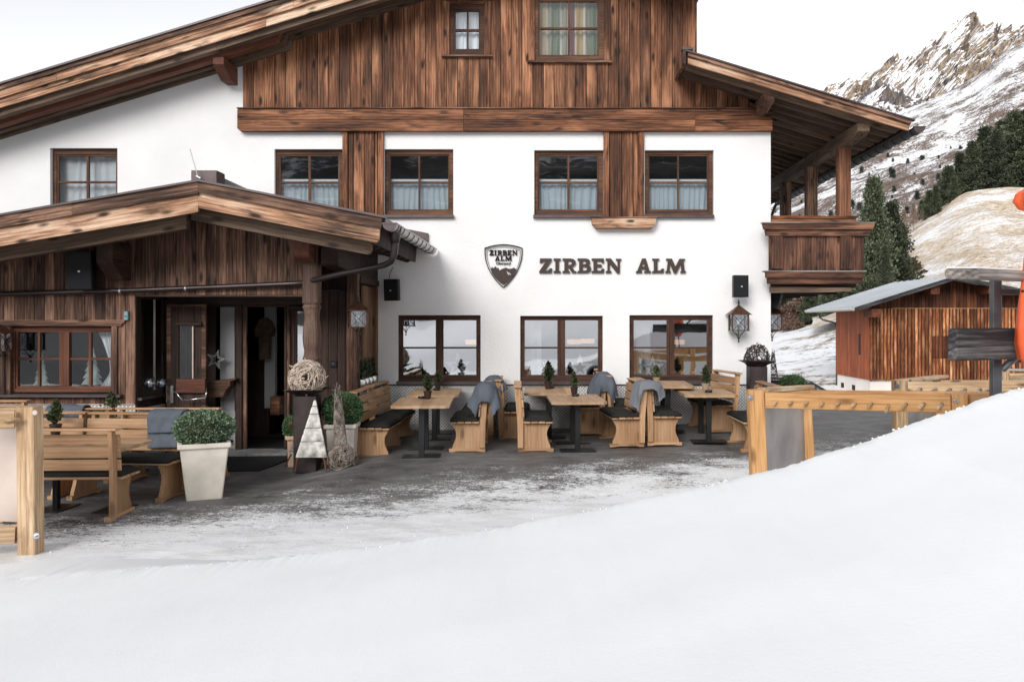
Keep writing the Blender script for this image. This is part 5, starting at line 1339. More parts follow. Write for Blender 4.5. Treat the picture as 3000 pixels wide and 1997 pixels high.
Yi = YF + .13
star(1340, 1072, 42, Yi, M['whitedeco'], 'white wooden star inside the first ground floor window, right half')
star(1214, 1088, 22, Yi, M['zinctree'], 'small greenish star inside the first ground floor window, left half')
star(1699, 1078, 42, Yi, M['whitedeco'], 'large white star inside the middle ground floor window')
star(1912, 1077, 36, Yi, M['whitedeco'], 'white star inside the third ground floor window')
star(1929, 1076, 40, Yi+.06, M['greydeco'], 'grey wooden star behind the white one in the third window')
star(632, 1053, 30, YD-.05, M['greydeco'], 'grey wooden star standing on the shelf beside the porch door', rot=.25)
def deer(u, v, s, label):
    pts = [(-14,0),(-12,-14),(-16,-20),(-10,-26),(4,-26),(8,-34),(4,-42),(0,-50),(6,-46),(9,-40),(12,-48),(20,-52),(14,-42),(16,-36),(22,-32),(15,-29),(12,-20),(12,0),(8,0),(7,-12),(-7,-12),(-9,0)]
    o = ppx('deer_figure', M['whitedeco'], None, [(u + x*s, v + y*s) for x, y in pts], Yi, Yi+.02); tag(o, label, 'figure', 'white deer figures in the windows')
deer(1588, 1098, .8, 'white deer cut-out inside the middle ground floor window')
deer(2000, 1097, .32, 'tiny white deer inside the third window, the left one'); deer(2033, 1097, .38, 'tiny white deer inside the third window, the right one')
def tintree(u, v, h, w_, label):
    L_ = []; n = 6
    for i in range(n):
        t = (i+1)/n; L_ += [(u + w_/2*t*1.0, v - h*(1-t) - h*.02), (u + w_/2*t*.62, v - h*(1-t) - h*.035)]
    left = [(2*u - a, b_) for a, b_ in reversed(L_)]
    o = ppx('tin_tree', M['zinctree'], None, [(u, v-h)] + L_ + [(u+3, v-2), (u+3, v), (u-3, v), (u-3, v-2)] + left, YG+.2, YG+.215); tag(o, label, 'tree decoration', 'tin trees in the porch window')
tintree(121, 1130, 100, 50, 'grey tin fir tree inside the left casement of the porch window'); tintree(270, 1130, 118, 68, 'wider grey tin fir tree inside the right casement of the porch window')
def pendant(u, v, Y, label):
    t = thing('pendant_lamp', label, 'lamp', P(u, v, Y), 'glowing pendant lamps inside')
    p = P(u, v, Y); mb = MB(); mb.lathe([(.13, -.05), (.14, .035), (.12, .04)], 20, p); mb.build('shade', M['lampglow'], t, smooth=False)
    mb = MB(); mb.tube([(p.x, p.y, p.z+.05), (p.x, p.y, 2.9)], .006, 6); mb.build('cord', M['dark'], t)
pendant(1682, 1000, 15.6, 'glowing lamp behind the middle window, the left of a pair'); pendant(1722, 998, 15.9, 'glowing lamp behind the middle window, the right of a pair'); pendant(1384, 1001, 15.7, 'glowing lamp at the right edge of the first window'); pendant(1985, 1001, 15.8, 'glowing lamp behind the third window')
t = thing('coat', 'brown furry coat hanging inside the dark doorway', 'coat', P(775, 1000, 13.9))
ppx('coat_body', M['fur'], t, [(760,935),(775,930),(790,942),(800,968),(796,985),(788,975),(786,1050),(760,1055),(757,980),(748,990),(746,965)], 13.85, 14.0)
for u in (440, 474):
    t = thing('glass_candle_holder', 'glass candle bowl on the porch sill, %s' % ('nearer the wall corner' if u == 440 else 'nearer the door'), 'candle glass', P(u, 1130, 12.3), 'candle glasses on the porch sill')
    Yk = 12.2 if u == 440 else 12.55; p = P(u, 1135, Yk); mb = MB(); mb.lathe([(.05, 0), (.085, .03), (.09, .07), (.06, .15), (.058, .15), (.085, .07), (.08, .035), (.0, .01)], 18, p); mb.build('bowl', M['glassthin'], t, smooth=True)
    mb = MB(); mb.lathe([(.03, .012), (.03, .07)], 12, p); mb.build('candle', M['lace'], t, smooth=True)
# ================================================================== vegetation makers
def leafcard(vs, fs, p, d, s, r_):
    """small folded leaf at p pointing along d"""
    d = d.normalized(); a = d.cross(Vector((r_.uniform(-1,1), r_.uniform(-1,1), r_.uniform(-1,1))))
    if a.length < .05: return
    a.normalize(); n = len(vs); q = p + d*s*.5
    vs += [p, q + a*s*.38, p + d*s, q - a*s*.38]; fs.append((n, n+1, n+2, n+3))
def crown_mesh(kind, H, Rr, n, s, seed, z0=0):
    r_ = random.Random(seed); vs = []; fs = []
    if kind == 'ball':
        for i in range(n):
            d = Vector((r_.gauss(0,1), r_.gauss(0,1), r_.gauss(0,1))).normalized()
            bump = 1 + .10*noise.noise(d*3 + Vector((seed,0,0))) + .08*noise.noise(d*8 + Vector((seed,0,0))) + (.10 if r_.random() < .02 else 0) ; rad = (1 - abs(r_.gauss(0, .09))) * bump
            p = Vector((d.x*Rr*rad, d.y*Rr*rad, z0 + H/2 + d.z*H/2*rad))
            leafcard(vs, fs, p, (d + Vector((r_.uniform(-1,1), r_.uniform(-1,1), r_.uniform(-.6,1)))*.7), s*r_.uniform(.6, 1.25), r_)
    if kind == 'spruce':          # small potted conifer: upright, spiky side shoots
        nb = 16
        for b_ in range(nb):
            t = b_/nb; z = z0 + H*(.06 + .86*t); L = Rr*(1 - t)**.8*r_.uniform(.75, 1.2) + .08*Rr
            for k in range(5 if t < .8 else 3):
                an = r_.uniform(0, 6.28); d = Vector((math.cos(an), math.sin(an), r_.uniform(.5, 1.1))).normalized()
                for j in range(n // (nb*5)):
                    u_ = r_.random(); p = Vector((0, 0, z)) + d*L*u_*1.15
                    leafcard(vs, fs, p, d*.8 + Vector((r_.uniform(-1,1), r_.uniform(-1,1), r_.uniform(-.4,1)))*.8, s*r_.uniform(.6, 1.2), r_)
        for j in range(n//8):
            p = Vector((0, 0, z0 + H*r_.uniform(.5, 1))); leafcard(vs, fs, p, Vector((r_.uniform(-1,1), r_.uniform(-1,1), r_.uniform(.2,1.6))), s, r_)
    if kind in ('pine', 'cone'):
        nb = 95 if kind == 'pine' else 60
        for b_ in range(nb):
            t = (b_ + r_.random())/nb; z = z0 + H*(.04 + .95*t)
            prof = (min(1, (1-t)*1.45 + .07) ** .9) if kind == 'pine' else (1-t)*1.05 + .06
            L = Rr*prof*r_.uniform(.5, 1.22); an = b_*2.4 + r_.uniform(-.5, .5)
            d = Vector((math.cos(an), math.sin(an), r_.uniform(-.05, .45)))
            nc = max(2, int(n/nb/8)); 
            for c in range(nc):
                u_ = .25 + .75*(c + r_.random())/nc; cp = Vector((0, 0, z)) + d*L*u_ + Vector((0, 0, u_*u_*L*.12))
                cs = s*2.3*(1.15 - .5*u_)
                for j in range(8):
                    o_ = Vector((r_.gauss(0,1), r_.gauss(0,1), r_.gauss(.1,.8)))*cs*.55
                    leafcard(vs, fs, cp + o_, (o_ + d*cs*.5 + Vector((0,0,cs*.7))), s*r_.uniform(.7, 1.35), r_)
    if kind == 'bush':
        for i in range(n):
            an = r_.uniform(0, 6.28); rr_ = Rr*math.sqrt(r_.random()); h = H*(1 - (rr_/Rr)**2)**.5 * r_.uniform(.35, 1.05) * (1 + .3*noise.noise(Vector((an*2, rr_*3/Rr, seed))))
            leafcard(vs, fs, Vector((rr_*math.cos(an), rr_*math.sin(an), z0 + h)), Vector((r_.uniform(-1,1), r_.uniform(-1,1), r_.uniform(0,1.8))), s*r_.uniform(.6, 1.4), r_)
    me = bpy.data.meshes.new(kind); me.from_pydata([tuple(v) for v in vs], [], fs); me.update(); return me

# ================================================================== benches and tables
BD = .52
def cushion_mesh(L, D, th):
    n, m = 16, 8; vs = []; fs = []
    for j in range(m+1):
        for i in range(n+1):
            a, b_ = i/n, j/m; e = min(a, 1-a)*L; f = min(b_, 1-b_)*D; k = min(1, min(e, f)/.035); z = th*(.42 + .58*math.sin(k*math.pi/2))
            vs.append(((a-.5)*L, (b_-.5)*D, z + .004*noise.noise(Vector((a*5, b_*4, L)))))
    nv = len(vs)
    for j in range(m+1):
        for i in range(n+1): vs.append(((i/n-.5)*(L-.01), (j/m-.5)*(D-.01), 0))
    for j in range(m):
        for i in range(n):
            a = j*(n+1)+i; fs += [(a, a+1, a+n+2, a+n+1), (nv+a, nv+a+n+1, nv+a+n+2, nv+a+1)]
    bd = [i for i in range(n+1)] + [(j*(n+1)+n) for j in range(1, m+1)] + [m*(n+1)+i for i in range(n-1, -1, -1)] + [j*(n+1) for j in range(m-1, 0, -1)]
    for k in range(len(bd)): a, b_ = bd[k], bd[(k+1) % len(bd)]; fs.append((a, nv+a, nv+b_, b_))
    me = bpy.data.meshes.new('cushion'); me.from_pydata(vs, [], fs); me.polygons.foreach_set('use_smooth', [True]*len(fs)); me.update(); fixn(me); return me
def make_bench(L, label):
    t = thing('garden_bench', label, 'bench', (0, 0, 0), 'wooden garden benches with black seat cushions')
    LN = .052                                    # lean of the back per metre... offset at the top
    for sx in (-1, 1):
        xc = sx*(L/2 - .10)
        poly = [(.075,.045),(.475,.045),(.47,.085),(.45,.13),(.43,.18),(.418,.24),(.425,.30),(.445,.345),(.475,.39),(.475,.418),(.075,.418)]
        mb = MB(); mb.prism(poly, lambda y, z: (xc-.022, y, z), lambda y, z: (xc+.022, y, z)); me = mb.mesh(); fixn(me)
        M_ = Matrix(((0, 1, 0, 0), (0, 0, 1, 0), (1, 0, 0, 0), (0, 0, 0, 1))); me.transform(M_.inverted()); addobj('side_panel', me, W['bench'], t, M_)
        foot = [(.0,0),(.0,.048),(.52,.048),(.52,.015),(.515,0),(.46,0),(.40,.012),(.12,.012),(.06,0)]
        mb = MB(); mb.prism(foot, lambda y, z: (xc-.034, y, z), lambda y, z: (xc+.034, y, z)); me = mb.mesh(); fixn(me)
        M_ = Matrix(((0, -1, 0, 0), (1, 0, 0, 0), (0, 0, 1, 0), (0, 0, 0, 1))); me.transform(M_.inverted()); addobj('foot', me, W['bench'], t, M_)
        post = [(.0,.06),(.078,.06),(.078,.42),(.035,.935),(-.048,.935),(-.006,.42)]
        mb = MB(); x0 = xc + sx*.024; mb.prism(post, lambda y, z: (x0, y, z), lambda y, z: (x0+sx*.04, y, z)); me = mb.mesh(); fixn(me)
        M_ = Matrix(((0, 1, 0, 0), (0, 0, 1, 0), (1, 0, 0, 0), (0, 0, 0, 1))); me.transform(M_.inverted()); addobj('back_post', me, W['bench'], t, M_)
    for k, y in enumerate((.085, .192, .299, .406)): boxp('seat_slat', W['bench'], t, -L/2, L/2, y, y+.097, .4185, .445 - (.008 if k == 3 else 0), 'X', .006)
    addobj('cushion', cushion_mesh(L-.02, .41, .062), M['cushion'], t, Matrix.Translation((0, .30, .4455)))
    for z in (.515, .645, .775):
        yc = .078 - (z+.06-.42)*.0835; s_ = .022
        plank('back_slat', W['bench'], t, (-L/2, yc+s_/2+.003, z+.058), (L/2, yc+s_/2+.003, z+.058), s_, .115, (0, -.0835, 1), .006)
    plank('top_rail', W['bench'], t, (-L/2-.01, -.006, .948), (L/2+.01, -.006, .948), .115, .024, (0, .04, 1), .006)
    return t
def make_table(label, H=.735, w_=.80, L=1.3):
    t = thing('terrace_table', label, 'table', (0, 0, 0), 'wooden terrace tables on black pedestals')
    c = .055; a, b_ = w_/2, L/2
    nstr = 6
    for k in range(nstr):
        x0 = -a + k*w_/nstr; x1 = x0 + w_/nstr
        if k == 0: poly = [(x0, -b_+c), (x0+c, -b_), (x1, -b_), (x1, b_), (x0+c, b_), (x0, b_-c)]
        elif k == nstr-1: poly = [(x0, -b_), (x1-c, -b_), (x1, -b_+c), (x1, b_-c), (x1-c, b_), (x0, b_)]
        else: poly = [(x0, -b_), (x1, -b_), (x1, b_), (x0, b_)]
        mb = MB(); mb.prism([(x, y) for x, y in poly], lambda x, y: (x, y, H-.038), lambda x, y: (x, y, H - .001*(k % 2))); me = mb.mesh(); fixn(me)
        M_ = Matrix(((0, -1, 0, 0), (1, 0, 0, 0), (0, 0, 1, 0), (0, 0, 0, 1))); me.transform(M_.inverted()); addobj('top_board', me, W['table'], t, M_)
    for sy in (-1, 1):
        y = sy*.36
        boxp('pedestal', M['blackmetal'], t, -.04, .04, y-.03, y+.03, .012, H-.04, 'Z', .004)
        boxp('base_plate', M['blackmetal'], t, -.26, .26, y-.16, y+.16, 0, .012, 'X', .004); boxp('top_bracket', M['blackmetal'], t, -.22, .22, y-.05, y+.05, H-.052, H-.0385, 'X', 0)
    return t
def bench_at(src, label, x, y, rz_, first=False, dz=0, s=1):
    M_ = Matrix.Translation((x, y, g(x, y)+dz)) @ Matrix.Rotation(R(rz_), 4, 'Z') @ Matrix.Scale(s, 4)
    if first: src['label'] = label; place(src, M_); return src
    return copy_tree(src, None, label, M_)
B = make_bench(1.05, 'x'); Bl = make_bench(1.28, 'x')
# local +y is where the sitter looks; -90: looks right, 90: looks left. x, y below: centre of the back line
bench_at(B, 'bench against the porch flank beside the cream planter, looking right', -2.79, 12.13, -90-1, True)
bench_at(B, 'bench in the corner under the silver pots, looking right', -2.80, 13.25, -92.5)
bench_at(B, 'front bench under the grey blanket between the first and second table', -.975, 12.33, 90+2)
bench_at(B, 'rear bench with a grey blanket on its back, between the first two window tables', -.955, 13.70, 92)
bench_at(B, 'front bench with a bare tall back left of the second table, looking right', -.50, 12.33, -90+2)
bench_at(B, 'rear bench back to back behind the first blanket, looking right', -.86, 13.62, -88)
bench_at(B, 'front bench under the light grey blanket right of the second table, looking left', 1.33, 12.66, 90+7)
bench_at(B, 'rear bench with the dark blanket right of the middle window, looking left', .84, 13.72, 92)
bench_at(B, 'front bench left of the third table sharing the light grey blanket, looking right', 1.42, 12.72, -90+3)
bench_at(B, 'rear bench left of the last window table, looking right', .93, 13.72, -90)
bench_at(B, 'weathered bench right of the third table with an empty slatted back', 2.93, 13.72, 90+10)
bench_at(B, 'bench half hidden behind the orange ski rack post, looking left', 3.24, 12.25, 91)
T = make_table('x')
def table_at(label, x, y, rz_, first=False, dz=0):
    M_ = Matrix.Translation((x, y, g(x, y)+dz)) @ Matrix.Rotation(R(rz_), 4, 'Z')
    if first: T['label'] = label; place(T, M_); return T
    return copy_tree(T, None, label, M_)
tb = [
 table_at('front table beside the porch bench with a small spruce in a brown pot', -1.84, 11.83, 4, True),
 table_at('rear table under the first ground floor window', -1.90, 13.50, 4),
 table_at('front table below the middle window between bare bench and blanket', .36, 12.33, 4),
 table_at('rear table under the middle window', -.04, 13.58, 1),
 table_at('front table nearest the orange ski rack with a beige pot', 2.42, 12.92, -1),
 table_at('rear table under the third window with a beige pot', 1.90, 13.66, -1, dz=.03)]
# small spruce pots and ashtrays
SP = [crown_mesh('spruce', .26, .085, 900, .030, 21), crown_mesh('spruce', .24, .10, 700, .030, 22), crown_mesh('spruce', .27, .07, 800, .028, 23), crown_mesh('spruce', .22, .095, 1000, .03, 24)]
def potted(label, x, y, z, mat, k, s=1.0, h=1.0):
    t = thing('potted_spruce', label, 'potted plant', (0, 0, 0), 'small potted spruces on the terrace tables')
    mb = MB(); mb.lathe([(.038, 0), (.044, .02), (.055, .095), (.060, .098), (.060, .11), (.052, .11), (.05, .095), (.0, .09)], 18); mb.build('pot', mat, t, smooth=False)
    addobj('foliage', SP[k % 4], M['needle'], t, Matrix.Translation((0, 0, .085)) @ Matrix.Scale(h, 4, (0, 0, 1)))
    mb = MB(); mb.tube([(0, 0, .08), (.004, 0, .30*h)], .004, 5); mb.build('stem', W['trunk'], t)
    return place(t, PM(x, y, z, random.uniform(0, 360), s))
def ashtray(label, x, y, z):
    mb = MB(); mb.lathe([(.045, 0), (.055, .006), (.060, .034), (.052, .034), (.046, .014), (.0, .012)], 20)
    o = addobj('ashtray', mb.mesh(True), M['blackmetal'], None, Matrix.Translation((x, y, z))); tag(o, label, 'ashtray', 'black ashtrays on the terrace tables'); o.data.materials.clear(); o.data.materials.append(M['potbrown'] if 0 else M['blackmetal']); return o
def on(u, v, z): Y = (EYE - z)*FPX/(v - CV); return X_(u, Y), Y, z
spots = [((1253,1168),(1236,1167),'brown','front table beside the porch bench'), ((1283,1139),(1279,1143),'brown','rear table under the first window'),
         ((1682,1154),(1686,1160),'brown','front table below the middle window'), ((1606,1139),(1614,1137),'brown','rear table under the middle window'),
         ((2067,1145),(2076,1149),'beige','front table nearest the orange ski rack'), ((1923,1124),(1923,1129),'beige','rear table under the third window')]
for i, ((pu, pv), (au, av), cc, w_) in enumerate(spots):
    zt_ = .735 + WM[tb[i]].translation.z + .001
    zf = lambda v, dd: v
    x, y, z = on(pu, pv, zt_); y = min(y, 14.05); potted('small spruce in a %s pot on the %s' % (cc, w_), X_(pu, y), y, z, M['potbrown'] if cc == 'brown' else M['potbeige'], i, (1.08, 1.0, 1.05, 1.16, 1.1, 1.0)[i], (1, .95, .92, 1.12, 1.05, .9)[i])
    x, y, z = on(au, av, zt_); y = min(y, 14.0); ashtray('black ashtray on the %s' % w_, X_(au, y), y, z)

# left group in front of the porch
bench_at(Bl, 'nearest bench seen from behind, left of the round clipped planter', -5.08, 8.36, 2, True)
F2 = bench_at(Bl, 'bench with a grey blanket folded over its back beside the clipped planter', -4.94, 9.86, 180-6)
bench_at(Bl, 'bench continuing the blanket bench row to the left, behind the ski rack', -6.27, 9.98, 180-4)
bench_at(Bl, 'bench in front of the porch window, its long bare back towards the road', -4.86, 10.42, 1)
bench_at(Bl, 'bench in front of the porch window with a blanket on its left end', -6.20, 10.40, 1)
bench_at(Bl, 'bench against the porch wall at the far left', -7.95, 11.45, 180)
tl = table_at('table between the nearest bench and the blanket bench', -5.10, 8.98, 88); tl.matrix_basis = tl.matrix_basis @ Matrix.Diagonal((.8, .92, .98, 1)); WM[tl] = tl.matrix_basis.copy(); 
tl2 = table_at('table behind the long bench row in front of the porch window', -5.4, 11.15, 90)
potted('small spruce standing on the table left behind the nearest bench', X_(163, 9.5), 9.5, g(-5.7, 9.5)+.74, M['potbrown'], 0, 1.15)
potted('small spruce on the table before the porch window', X_(327, 11.1), 11.1, g(-5.5, 11.1)+.74, M['potbrown'], 1, 1.1)
t = thing('evergreen_trough', 'low evergreen trough behind the benches at the porch wall', 'planter', (X_(290, 11.55), 11.55, -.17))
boxp('box', W['porchd'], t, X_(250, 11.55), X_(330, 11.55), 11.42, 11.68, -.17, .56, 'X'); addobj('foliage', crown_mesh('bush', .10, .15, 900, .03, 5), M['needle'], t, Matrix.Translation((X_(285, 11.55), 11.55, .54)))

# ---- blankets thrown over the bench backs
def blanket(label, W_, path, M_, mat, fold=.012, seed=0, layers=1, skew=0, nf=3, thick=.03, flap=0.0, fside=-1):
    """path: (y, z) profile over the rail in bench coordinates; W_ width along the bench"""
    t = None
    ln = [0]
    for a, b_ in zip(path, path[1:]): ln.append(ln[-1] + math.dist(a, b_))
    n, m = 28, 44; vs = []; fs = []
    for j in range(m+1):
        d = ln[-1]*j/m; k = max(i for i in range(len(ln)) if ln[i] <= d + 1e-9); k = min(k, len(path)-2); t_ = (d-ln[k])/(ln[k+1]-ln[k])
        y = path[k][0] + (path[k+1][0]-path[k][0])*t_; z = path[k][1] + (path[k+1][1]-path[k][1])*t_
        mid = abs(j/m - .5)*2
        for i in range(n+1):
            s = i/n - .5; wob = fold*(.4 + mid)*math.sin(s*nf*2*math.pi + seed + mid*1.5) + .02*noise.noise(Vector((s*3, j/m*4, seed)))
            dirn = -1 if j < m/2 else 1
            if flap:
                fr_ = flap/(W_+flap); q_ = (s + .5) if fside < 0 else (.5 - s)
                if q_ < fr_:
                    dd = (fr_ - q_)*(W_+flap); k2 = 1 - .35*min(1, dd/.2)
                    xe_ = -fside*-1*0 + fside*W_/2; vs.append((xe_ + fside*(.012 + .03*math.sin(dd*9) + .02*math.sin(mid*7+seed)), (y + dirn*abs(wob)*.4)*k2, min(z, z + .02) - dd*(1 - .5*mid)))
                    continue
                s2 = (q_ - fr_)/(1 - fr_) - .5; s = s2 if fside < 0 else -s2
            vs.append((s*W_*(1 - .10*mid*math.sin(seed+1)) + skew*(j/m-.5), y + dirn*(abs(wob) + .006), z + (0 if mid > .15 else .006*math.cos(s*9)) - (.02*s*mid)))
    for j in range(m):
        for i in range(n): a = j*(n+1)+i; fs.append((a, a+1, a+n+2, a+n+1))
    me = bpy.data.meshes.new('blanket'); me.from_pydata(vs, [], fs); me.polygons.foreach_set('use_smooth', [True]*len(fs)); me.update(); me.materials.append(mat)
    o = addobj('blanket', me, None, None, M_); tag(o, label, 'blanket', 'fleece blankets on the bench backs')
    md = o.modifiers.new('thick', 'SOLIDIFY'); md.thickness = thick; md.offset = 0; md2 = o.modifiers.new('sub', 'SUBSURF'); md2.levels = 1; md2.render_levels = 1
    return o
def over(front, back, top=.975):   # front: drop on the seat side
    return [(-.17, top-back), (-.155, top-back*.6), (-.125, top-.09), (-.10, top-.035), (-.055, top+.002), (.0, top+.012), (.055, top-.004), (.10, top-.05), (.14, top-front*.45), (.19, top-front*.8), (.20, top-front)]
def bm_(x, y, rz_, s=1): return Matrix.Translation((x, y, g(x, y))) @ Matrix.Rotation(R(rz_), 4, 'Z')
blanket('grey blanket over the front bench between first and second table', .42, over(.34, .36, .98), bm_(-.966, 12.02, 92), M['blanket'], .03, 1, nf=2, skew=.05, flap=.26)
blanket('grey blanket over the rear bench under the first window', .42, over(.26, .20, .985), bm_(-.945, 13.39, 92), M['blanket'], .03, 2.5, nf=2, flap=.16)
blanket('grey blanket over the rear bench beside the middle window', .44, over(.34, .36, .985), bm_(.85, 13.42, 92), M['blanket'], .03, 4, nf=2, skew=-.05, flap=.30)
wide = [(-.24,.74),(-.235,.84),(-.20,.93),(-.13,.98),(-.05,.988),(.03,.983),(.07,.95),(.095,.86),(.12,.70),(.13,.60)]
blanket('light grey striped looking blanket spread over two bench backs'.replace('striped looking ', ''), .34, wide, bm_(1.385, 12.31, 95), M['blanketl'], .035, 5.2, nf=4, flap=.12)
F2M = WM[F2]
blanket('folded grey blanket hanging over the bench beside the clipped planter', .50, [(-.14,.55),(-.12,.8),(-.09,.94),(-.055,.972),(.0,.982),(.05,.967),(.085,.93),(.10,.8),(.125,.56)], F2M @ Matrix.Translation((-.40, 0, 0)), M['blanket'], .010, .3, nf=2, thick=.022)
blanket('upper layer of the folded blanket beside the clipped planter', .42, [(-.12,.80),(-.105,.93),(-.06,.99),(.0,1.0),(.06,.985),(.115,.93),(.135,.74)], F2M @ Matrix.Translation((-.37, 0, 0)), M['blanket'], .006, 1.3, nf=1, thick=.022)
blanket('grey blanket over the far bench below the porch window', .46, over(.2, .16, .985), Matrix.Translation((X_(202, 10.4), 10.4, g(-6.2, 10.4))) @ Matrix.Rotation(R(1), 4, 'Z'), M['blanket'], .012, 2.2, nf=2, thick=.022)

# ================================================================== planters and ornaments by the entrance
def planter(label, x, y, z, rz_, wt, wb, h, ball_r, ball_h, mat, leaf, n, seed, s=.03, kind='ball', dz=0, name='planter'):
    t = thing(name, label, 'planter', (0, 0, 0), None)
    a, b_ = wt/2, wb/2
    prof = [(b_, 0), (b_+.004, .02), (a-.028, h-.075), (a-.028, h-.06), (a-.006, h-.055), (a, h-.045), (a, h-.008), (a-.01, h), (a-.045, h), (a-.05, h-.05)]
    vs = []; fs = []
    for r_, zz in prof:
        c = min(.012, r_*.1)
        vs += [(-r_+c,-r_,zz),(r_-c,-r_,zz),(r_,-r_+c,zz),(r_,r_-c,zz),(r_-c,r_,zz),(-r_+c,r_,zz),(-r_,r_-c,zz),(-r_,-r_+c,zz)]
    for i in range(len(prof)-1):
        for k in range(8): fs.append((i*8+k, i*8+(k+1)%8, (i+1)*8+(k+1)%8, (i+1)*8+k))
    fs += [tuple(range(7,-1,-1)), tuple(range(len(prof)*8-8, len(prof)*8))]
    me = bpy.data.meshes.new('pot'); me.from_pydata(vs, [], fs); me.update(); fixn(me); addobj('pot', me, mat, t)
    cm = crown_mesh(kind, ball_h, ball_r, n, s, seed, h - .04 + dz); addobj('foliage', cm, leaf, t)
    # inner twigs so the ball is not hollow
    mb = MB(); mb.lathe([(ball_r*.35, h-.05), (ball_r*.74, h+ball_h*.25), (ball_r*.80, h+ball_h*.5), (ball_r*.5, h+ball_h*.8), (.02, h+ball_h*.86)], 10, (0, 0, dz)); mb.build('branches', M['heath'], t, smooth=True)
    return place(t, Matrix.Translation((x, y, z)) @ Matrix.Rotation(R(rz_), 4, 'Z'))
planter('large cream square planter with a pale clipped box ball in front of the entrance', X_(598, 9.62), 9.62, -.17, 24, .57, .38, .655, .325, .41, M['pot'], M['boxpale'], 9000, 31, .028, dz=-.02)
planter('cream planter with a dark green box ball behind the wicker figure', X_(1003, 11.4), 11.4, g(-2.9, 11.4), 5, .44, .33, .56, .27, .46, M['pot'], M['box'], 8000, 32, .027)
planter('small terracotta planter with a conical shrub left of the steel plinth', X_(862, 11.6), 11.6, -.16, 20, .24, .16, .44, .15, .32, M['potw'], M['box'], 2600, 33, .026)
planter('round box bush behind the orange ski rack near the parked car', X_(2322, 16.0), 16.0, g(4.7, 16), 10, .5, .38, .42, .25, .36, M['pot'], M['box'], 3500, 34, .035)

def wicker(r, n, seed, tw, flat=1.0, mat='wicker', spread=.10, core=True):
    r_ = random.Random(seed); mb = MB()
    for i in range(n):
        ax = Vector((r_.gauss(0,1), r_.gauss(0,1), r_.gauss(0,1))).normalized(); a = ax.orthogonal().normalized(); b_ = ax.cross(a)
        off = r_.uniform(-.55, .55); a0 = r_.uniform(0, 6.28); span = r_.uniform(1.2, 4.2); rad = r*r_.uniform(1-spread, 1.04); pts = []
        m = int(span*4)+3
        for k in range(m):
            t = a0 + span*k/(m-1); w_ = rad*(1 + .05*math.sin(t*3 + i)); c = math.sqrt(max(0, 1-off*off))
            p = (a*math.cos(t) + b_*math.sin(t))*w_*c + ax*off*w_ + Vector((r_.gauss(0,1), r_.gauss(0,1), r_.gauss(0,1)))*r*.03
            pts.append((p.x, p.y, p.z*flat))
        if r_.random() < .25: pts[-1] = tuple(Vector(pts[-1])*r_.uniform(1.05, 1.22))
        mb.tube(pts, tw*r_.uniform(.7, 1.3), 4, False)
    return mb.mesh(True)
def plinth(label, x, y, z, w_, d, h, bw_, br, bz, n, tw, mat, seed, rz_=0):
    t = thing('steel_plinth', label, 'plinth', (0, 0, 0), 'rusty steel plinths carrying wicker balls')
    boxp('pillar', M['rust'], t, -w_/2, w_/2, -d/2, d/2, 0, h, 'Z', .004)
    place(t, PM(x, y, z, rz_))
    b_ = thing('fire_bowl', label.replace('steel plinth', 'flat square steel bowl resting on the plinth').replace('tall ', ''), 'bowl', (0, 0, 0), 'square steel bowls')
    vs = []; fs = []; a = bw_/2; c = w_*.30
    mb = MB(); 
    for (r_, zz) in ((c, 0), (a, .085), (a+.004, .092), (a-.012, .092), (c*.9, .018)): 
        vs += [(-r_,-r_,zz),(r_,-r_,zz),(r_,r_,zz),(-r_,r_,zz)]
    for i in range(4):
        for k in range(4): fs.append((i*4+k, i*4+(k+1)%4, (i+1)*4+(k+1)%4, (i+1)*4+k))
    fs += [(3,2,1,0), (16,17,18,19)]
    mb.add(vs, fs); mb.build('dish', M['rust'], b_); place(b_, PM(x, y, z+h+.001, rz_))
    me = wicker(br, n, seed, tw); o = addobj('wicker_ball', me, mat, None, Matrix.Translation((x, y, z+h+.03+bz))); return o
o = plinth('tall steel plinth by the entrance behind the white wooden tree', X_(900, 11.15), 11.15, -.14, .30, .30, 1.02, .52, .232, .205, 210, .0066, M['wicker'], 41, 4)
tag(o, 'pale woven wicker ball in the bowl beside the entrance', 'wicker ball', 'wicker balls')
o = plinth('tall steel plinth at the right corner of the inn', X_(2217, 13.5), 13.5, g(3.4, 13.5), .28, .28, 1.06, .50, .205, .12, 80, .0048, M['wickerk'], 42, 0)
tag(o, 'dark open wicker ball in the bowl at the right corner', 'wicker ball', 'wicker balls')
# wicker tree standing in its ball
t = thing('wicker_tree', 'grey wicker cone with a ball at its foot beside the cream planter', 'ornament', (0, 0, 0))
addobj('ball', wicker(.195, 170, 51, .0052, .96, spread=.16), M['wickerd'], t, Matrix.Translation((0, 0, .19)))
r_ = random.Random(5); mb = MB()
for i in range(85):
    a0 = r_.uniform(0, 6.28); z0 = r_.uniform(.25, .85); n = 16; pts = []; up = r_.uniform(.15, .42)
    for k in range(n):
        t_ = k/(n-1); z = z0 + up*t_; rad = .085*(1 - (z-.25)/1.0)**.7 + .012 if z < 1.24 else .012; a = a0 + t_*r_.choice((-1, 1))*0 + t_*3.2*(1 if i % 2 else -1)
        pts.append((rad*math.cos(a) - .06*(z/1.2), rad*math.sin(a), min(z, 1.20) + r_.gauss(0, .004)))
    mb.tube(pts, .0042*r_.uniform(.7, 1.2), 4, False)
for i in range(24):
    an = r_.uniform(0, 6.28); z = r_.uniform(.9, 1.15); mb.tube([(-.06, 0, z-.05), (-.06+.03*math.cos(an), .03*math.sin(an), z), (-.06+.08*math.cos(an), .08*math.sin(an), z+r_.uniform(-.02, .05))], .0025, 4, False)
